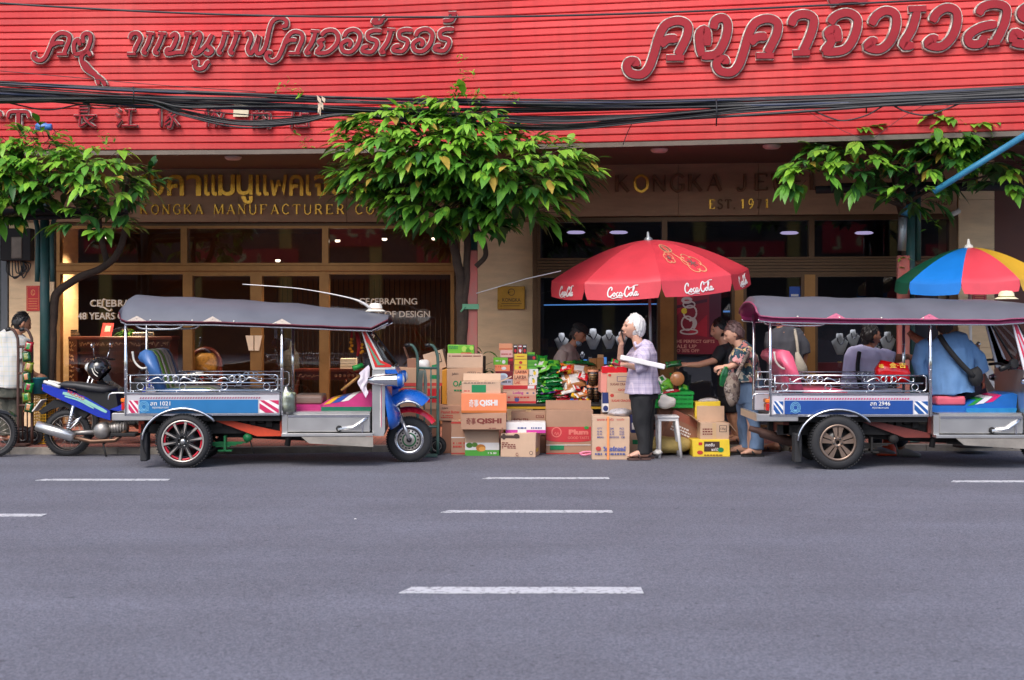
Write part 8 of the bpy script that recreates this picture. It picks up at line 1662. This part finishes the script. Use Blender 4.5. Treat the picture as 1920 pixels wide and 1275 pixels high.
mq = thing('dress_form', 'black draped dress form standing inside the right hand door', 'mannequin', (IX(543),19.7,HK+.03)); mb = MB(blackm); mb.loft([(IX(545),19.7,IZ(640)),(IX(545),19.7,IZ(655)),(IX(541),19.7,IZ(663)),(IX(541),19.7,IZ(690)),(IX(542),19.7,IZ(730)),(IX(542),19.7,IZ(790))], [(.03,.03),(.04,.04),(.12,.08),(.13,.10),(.17,.13),(.20,.15)], SX, 18); mb.build('drape', mq)
tb2 = thing('side_table', 'small carved wooden side table with inlaid apron inside the doors', 'table', (IX(620),19.6,HK+.03)); mb = MB(wood); mb.box((IX(552),19.5,IZ(697)),(IX(690),19.9,IZ(692))); mb.box((IX(556),19.53,IZ(712)),(IX(686),19.87,IZ(697))); mb.build('tabletop', tb2)
for x in (560,612,650,682): mb = MB(wood); mb.tube(catmull([(IX(x),19.55,IZ(710)),(IX(x-4),19.53,IZ(740)),(IX(x+2),19.55,HK+.04)], 4), .025, 8); mb.build('leg', tb2)
mb = MB(pearl)
for k in range(6): mb.lathe([(0,-.002),(.022,-.002),(.022,.002),(0,.002)], (IX(630+k*8),19.527,IZ(704)), 'y', 10)
inlay(560,600,704,3,19.529,7); mb.build('inlay', tb2)
mb = MB(ywh); 
for k in range(4): mb.box((IX(638),19.55,IZ(691.5-k*5)),(IX(667),19.75,IZ(687.2-k*5)))
tag(mb.build('paper_stack'), 'stack of cream boxes on the side table', 'box')
ls = thing('dark_cabinet', 'low dark display cabinet on the left inside the right window', 'cabinet', (IX(770),20,HK+.03)); mb = MB(wood); mb.box((IX(700,20.2),20.2,HK+.03),(IX(850,20.2),20.6,IZ(700,20.2))); mb.build('carcass', ls); mb = MB(pearl); inlay(710,840,720,8,20.195,16); mb.build('inlay', ls)
rl = thing('folding_gate', 'row of slim upright metal gate bars inside the left shop windows', 'gate', (IX(730),20,HK+.03)); mb = MB(M('gate_metal', srgb((70,54,46)), .4, .5))
for k in range(36): x = IX(500,20)+k*.075; mb.tube([(x,20.9,HK+.05),(x,20.9,2.1)], .007, 5)
mb.build('bar_row', rl)
# pot plant beside the green post
pp = thing('potted_plant', 'dark green strap leaved plant beside the stone pier behind the cartons', 'plant', P(905,0,17.0)); pp.location.z = HK; mb = MB(M('clay_pot', srgb((110,70,50)), .8)); c0 = V((P(905,0,17).x,17,HK)); mb.lathe([(0,0),(.13,0),(.17,.3),(.15,.3),(.14,.26),(0,.26)], c0, 'z', 20); mb.build('pot', pp)
mb = MB(*LM)
for k in range(34): mb.m(LM[0] if k % 4 else LM[1], True); a = rq.uniform(0, 6.28); b0 = c0+V((0,0,.75+rq.uniform(-.35,.30))); add_leaf(mb, b0, V((math.cos(a),math.sin(a)*.6,rq.uniform(.3,1.4))), V((0,0,1)), rq.uniform(.28,.45), .055, .8)
mb.m(bark); mb.tube([c0+V((0,0,.2)), c0+V((.02,0,1.0))], .02, 6); mb.build('foliage', pp, recalc=False)
# brass plaque, notices, meter box, poster, sign
pq = thing('plaque', 'engraved brass plaque on the stone pier between the two shops', 'plaque', (LX(959),D1-.08,LZ(580))); mb = MB(M('brass', srgb((190,140,60)), .3, .85, var=.2)); bxp(mb, 933, 537, 984, 580, D1-.095, D1-.065, .004); mb.build('plate', pq); mb = MB(M('engraving', srgb((70,48,24)), .6)); 
mb.text('KONGKA', (LX(942),D1-.0965,LZ(566)), (LX(976)-LX(942),0,0), (0,0,.05), .02); bxp(mb, 940, 569, 978, 570, D1-.0962, D1-.0955); bxp(mb, 944, 573, 974, 574, D1-.0962, D1-.0955)
mb.stroke([(959+6*math.cos(a*.7), 548+6*math.sin(a*.7)) for a in range(10)], 1.2, lambda u, v, z: V((LX(u),D1-.0955-z,LZ(v))), 0, .001); mb.build('engraving', pq)
def notice(label, x0, y0, x1, y1, col, X, Z, fy):
    t = thing('notice', label, 'notice', (X(x0), fy(x0)-.07, Z(y1))); mb = MB(M('notice_'+str(col[0]), srgb(col), .5)); mb.prism([(X(x0),fy(x0)-.075),(X(x1),fy(x1)-.075),(X(x1),fy(x1)-.067),(X(x0),fy(x0)-.067)], Z(y1), Z(y0), 'z'); mb.build('board', t)
    mb = MB(M('notice_gold', srgb((226,150,90)), .5)); cx = (x0+x1)/2; w_ = x1-x0; fm = lambda u, v, z: V((X(u), fy(u)-.0765-z, Z(v)))
    mb.stroke([(x0+2,y0+2),(x1-2,y0+2),(x1-2,y1-2),(x0+2,y1-2),(x0+2,y0+2)], .7, fm, 0, .001, 0); mb.stroke([(cx+w_*.14*math.cos(a*.75), y0+(y1-y0)*.27+w_*.2*math.sin(a*.75)) for a in range(9)], 1.2, fm, 0, .001); mb.stroke([(cx-w_*.06,y0+(y1-y0)*.20),(cx+w_*.05,y0+(y1-y0)*.36)], 1.0, fm, .001, .002, 0)
    for k in range(5): v = y0+(y1-y0)*(.52+.095*k); mb.stroke([(x0+w_*(.14+.03*(k % 2)),v),(x1-w_*(.14+.04*(k % 3)),v)], 1.5, fm, 0, .001, 0)
    mb.build('print', t)
notice('red notice with gold emblem and lines on the far left pier', 53, 536, 78, 583, (196,36,40), LX, LZ, lambda x: D1)
notice('magenta red notice on the right pier below the multicoloured umbrella', 1820, 538, 1846, 572, (168,30,64), RX, lambda y: RZ(y), ry)
eb = thing('meter_box', 'black electric meter box with looping wires high on the far left pier', 'meter box', (LX(48),D1-.2,LZ(492))); mb = MB(blackm); bxp(mb, 12, 430, 68, 490, D1-.22, D1-.06, .01); mb.build('case', eb); mb = MB(M('meter_glass', srgb((120,110,100)), .2)); bxp(mb, 32, 446, 52, 486, D1-.232, D1-.221, .01); mb.build('dial', eb)
mb = MB(cab); 
for k in range(7): mb.tube(catmull([(LX(20+k*5),D1-.14,LZ(488)), (LX(22+k*6),D1-.18,LZ(512+5*(k % 3))), (LX(40+k*4),D1-.14,LZ(520-4*k)), (LX(50-k),D1-.10,LZ(490))], 5), .008, 5)
mb.build('wire', eb)
ca = thing('security_camera', 'small white security camera at the upper corner beside the right pier', 'camera', (RX(1785),ry(1785)-.2,RZ(408))); mb = MB(ywh); p = V((RX(1783),ry(1783)-.2,RZ(406))); mb.tube([p+V((-.09,-.06,-.03)), p+V((.05,.05,.03))], .035, 10); mb.tube([p+V((.04,.04,.03)), p+V((.06,.18,.05))], .012, 6); mb.build('camera_body', ca); mb = MB(black); mb.tube([p+V((-.1,-.068,-.034)), p+V((-.088,-.059,-.029))], .03, 10); mb.build('lens', ca)
# window poster (rings), blue door sticker
po = thing('poster', 'dark red poster of stacked rings offering a sale in the jewellery door', 'poster', (RX(1315),ry(1315)+.1,RZ(668))); f_ = lambda u, v, z: V((RX(u), ry(u)+.005-z, RZ(v)))
def quadp(mb, x0, y0, x1, y1, z): mb.raw([f_(x0,y1,z), f_(x1,y1,z), f_(x1,y0,z), f_(x0,y0,z)], [(0,1,2,3)])
mb = MB(M('poster_red', srgb((132,18,40)), .4, var=.05)); quadp(mb, 1261, 545, 1352, 664, 0); mb.m(M('poster_fold', srgb((176,24,46)), .4)); 
mb.raw([f_(1261,600,.001),f_(1300,560,.001),f_(1300,545,.001),f_(1261,545,.001)], [(0,1,2,3)]); mb.raw([f_(1290,625,.001),f_(1326,590,.001),f_(1326,632,.001)], [(0,1,2)]); mb.m(M('poster_shadow', srgb((84,14,44)), .4)); mb.raw([f_(1262,574,.0015),f_(1326,560,.0015),f_(1326,566,.0015),f_(1262,580,.0015)], [(0,1,2,3)]); quadp(mb, 1330, 545, 1352, 632, .001); mb.build('sheet', po, recalc=False)
mb = MB(M('ring_print', srgb((206,190,184)), .35, .2)); el = lambda cx, cy, rx, ry_, n=14: [(cx+rx*math.cos(2*PI*k/n), cy+ry_*math.sin(2*PI*k/n)) for k in range(n+1)]
mb.stroke(el(1292,571,11,6), 2.6, f_, .002, .003); mb.stroke(el(1288,563,8,4), 5, f_, .002, .0034); mb.stroke(el(1294,586,12,13), 3, f_, .002, .0038); mb.stroke(el(1289,606,11,13), 2.8, f_, .002, .0042); mb.stroke([(1292,601),(1300,598),(1304,606),(1300,616)], 6, f_, .002, .0046); mb.stroke(el(1292,622,16,4.5), 2.6, f_, .002, .005); mb.m(yel); mb.stroke(el(1283,583,3,3,8), 5, f_, .004, .0056); mb.build('ring_picture', po)
mb = MB(M('poster_text', srgb((222,150,130)), .5))
def ptx(s, x0, y0, x1, y1): mb.text(s, f_(x0,y1,.003), f_(x1,y1,.003)-f_(x0,y1,.003), (0,0,RZ(y0)-RZ(y1)), .025)
ptx('THE PERFECT GIFTS', 1263, 637, 1340, 643); ptx('SALE UP', 1263, 646, 1306, 653); ptx('TO 30% OFF', 1263, 654.5, 1311, 660.5); mb.build('lettering', po)
mb = MB(M('sticker_blue', srgb((30,80,170)), .5)); mb.prism([(RX(1480),ry(1480)-.004),(RX(1500),ry(1500)-.004),(RX(1500),ry(1500)+.001),(RX(1480),ry(1480)+.001)], RZ(558), RZ(538), 'z'); mb.m(white); mb.prism([(RX(1483),ry(1483)-.007),(RX(1497),ry(1497)-.007),(RX(1497),ry(1497)-.004),(RX(1483),ry(1483)-.004)], RZ(556), RZ(552), 'z'); tag(mb.build('sticker'), 'blue sticker on the glass door above the right taxi roof', 'sticker')
# jewellery busts and trays behind the right windows
ivory = M('ivory_bust', srgb((226,222,216)), .5, var=.05); neck_m = M('necklace', srgb((170,170,176)), .25, .8)
def bust(label, px, py0, py1, d, grp):
    s = (py1-py0)*d/F; b0 = P(px, py1, d); t = thing('necklace_bust', label, 'display bust', b0, 0, grp)
    mb = MB(ivory); mb.loft([b0, b0+V((0,0,s*.25)), b0+V((0,.01,s*.62)), b0+V((0,.02,s*.78)), b0+V((0,.03,s*.98))], [(s*.14,s*.07),(s*.26,s*.12),(s*.40,s*.16),(s*.17,s*.12),(s*.15,s*.12)], SX, 18); mb.build('bust', t)
    mb = MB(neck_m); mb.tube(catmull([b0+V((-s*.18,-.06,s*.80)), b0+V((-s*.12,-s*.17,s*.62)), b0+V((0,-s*.17,s*.48)), b0+V((s*.12,-s*.17,s*.62)), b0+V((s*.18,-.06,s*.80))], 4), .008, 6); mb.build('necklace', t)
GB = 'necklace busts in the jewellery windows'
for i, (x, a, b_, d) in enumerate(((1112,616,655,19.4),(1142,619,654,19.3),(1053,624,658,19.5),(1165,622,652,19.6),(1092,660,672,19.2),(1575,625,665,19.0),(1600,618,650,19.2),(1640,640,668,18.9),(1665,622,660,19.0))): bust(['tall white necklace bust left of the umbrella pole','rounded white necklace bust beside the white haired woman','low white bust left behind the stall keeper','shaded white bust behind the white haired woman','tiny white bust on the glass counter','white bust with necklace seen over the right taxi rail','second white bust high in the right display','low white bust beside the man in violet','white bust right of the man in violet'][i], x, a, b_, d, GB)
ctr = thing('display_counter', 'glass topped jewellery counter behind the display window', 'counter', (RX(1120),19.2,HK+.03)); mb = MB(M('counter_dark', srgb((46,44,48)), .4)); mb.box((RX(1012)+.1,18.95,HK+.03),(RX(1235),19.5,P(0,682,19.2).z)); mb.box((RX(1535),18.5,HK+.03),(RX(1775),19.3,P(0,690,18.9).z)); mb.build('cabinet_body', ctr)
mb = MB(ivory); 
for k in range(22): p = P(1030+k*9.2, 676+3*(k % 2), 19.05+.02*(k % 3)); mb.m([ivory, neck_m, goldm, led][k % 4 if k % 7 else 3] if k % 9 else ivory); mb.box((p.x,p.y,P(0,682,19.2).z),(p.x+.045,p.y+.05,P(0,682,19.2).z+.03+.03*(k % 3)))
for k in range(18): p = P(1550+k*11, 680, 18.7); mb.m([ivory, neck_m, goldm][k % 3]); mb.box((p.x,p.y,P(0,690,18.9).z),(p.x+.05,p.y+.05,P(0,690,18.9).z+.03+.03*(k % 3)))
mb.build('jewel_trays', ctr)
mb = MB(M('maroon_panel', srgb((120,24,30)), .5)); mb.box((RX(1530),18.42,HK+.03),(RX(1600),18.46,.95)); tag(mb.build('counter_front'), 'dark red counter front in the right display below the busts', 'counter')
# ---------------- the far side of the street, seen only as reflections in the glass
op = thing('shophouse_row', 'row of pale shophouses with red signs on the near side, reflected in the glass', 'building', (0,-22,0))
mb = MB(M('opp_wall', srgb((92,80,70)), .9, var=.2, vs=.5)); mb.box((-26,-26,3.2),(26,-22,7)); mb.box((-26,-26,0),(26,-24,3.2)); mb.build('wall', op)
mb = MB(M('opp_sign', srgb((205,40,44)), .5)); ro = random.Random(4)
for x0_, x1_, za_, zb_ in ((-24,-19.5,3.6,4.6),(-18,-15.2,4.3,5.4),(-13.5,-9,3.5,4.5),(-8,-5.5,4.6,5.6),(-4,1.5,3.7,4.7),(3,5.5,4.2,5.5),(7,12,3.6,4.5),(14,17,4.4,5.4),(18.5,24,3.6,4.7)):
    mb.m(MC['opp_sign']); mb.box((x0_,-21.98,za_),(x1_,-21.8,zb_)); mb.m(M('opp_cream', srgb((240,214,150)), .6))
    for q in range(int((x1_-x0_)/.8)): x = x0_+.5+q*.8; mb.stroke([(x+ro.uniform(-.2,.2), za_+.2+ro.uniform(0,.6)) for _ in range(4)], .12, lambda u, v, z: V((u, -21.8+z, v)), 0, .03, 3)
mb.build('sign', op); mb = MB(M('opp_window', (.03,.035,.04), .2))
for k in range(13):
    for j in range(1): mb.box((-24+k*3.8,-21.99,4.9+j*2.3),(-22+k*3.8,-21.95,6.3+j*2.3))
mb.build('window', op); mb = MB(M('opp_column', srgb((206,170,90)), .8))
for k in range(14): mb.box((-25+k*3.8,-22.1,0),(-24.5+k*3.8,-21.9,6.9))
mb.build('column', op)
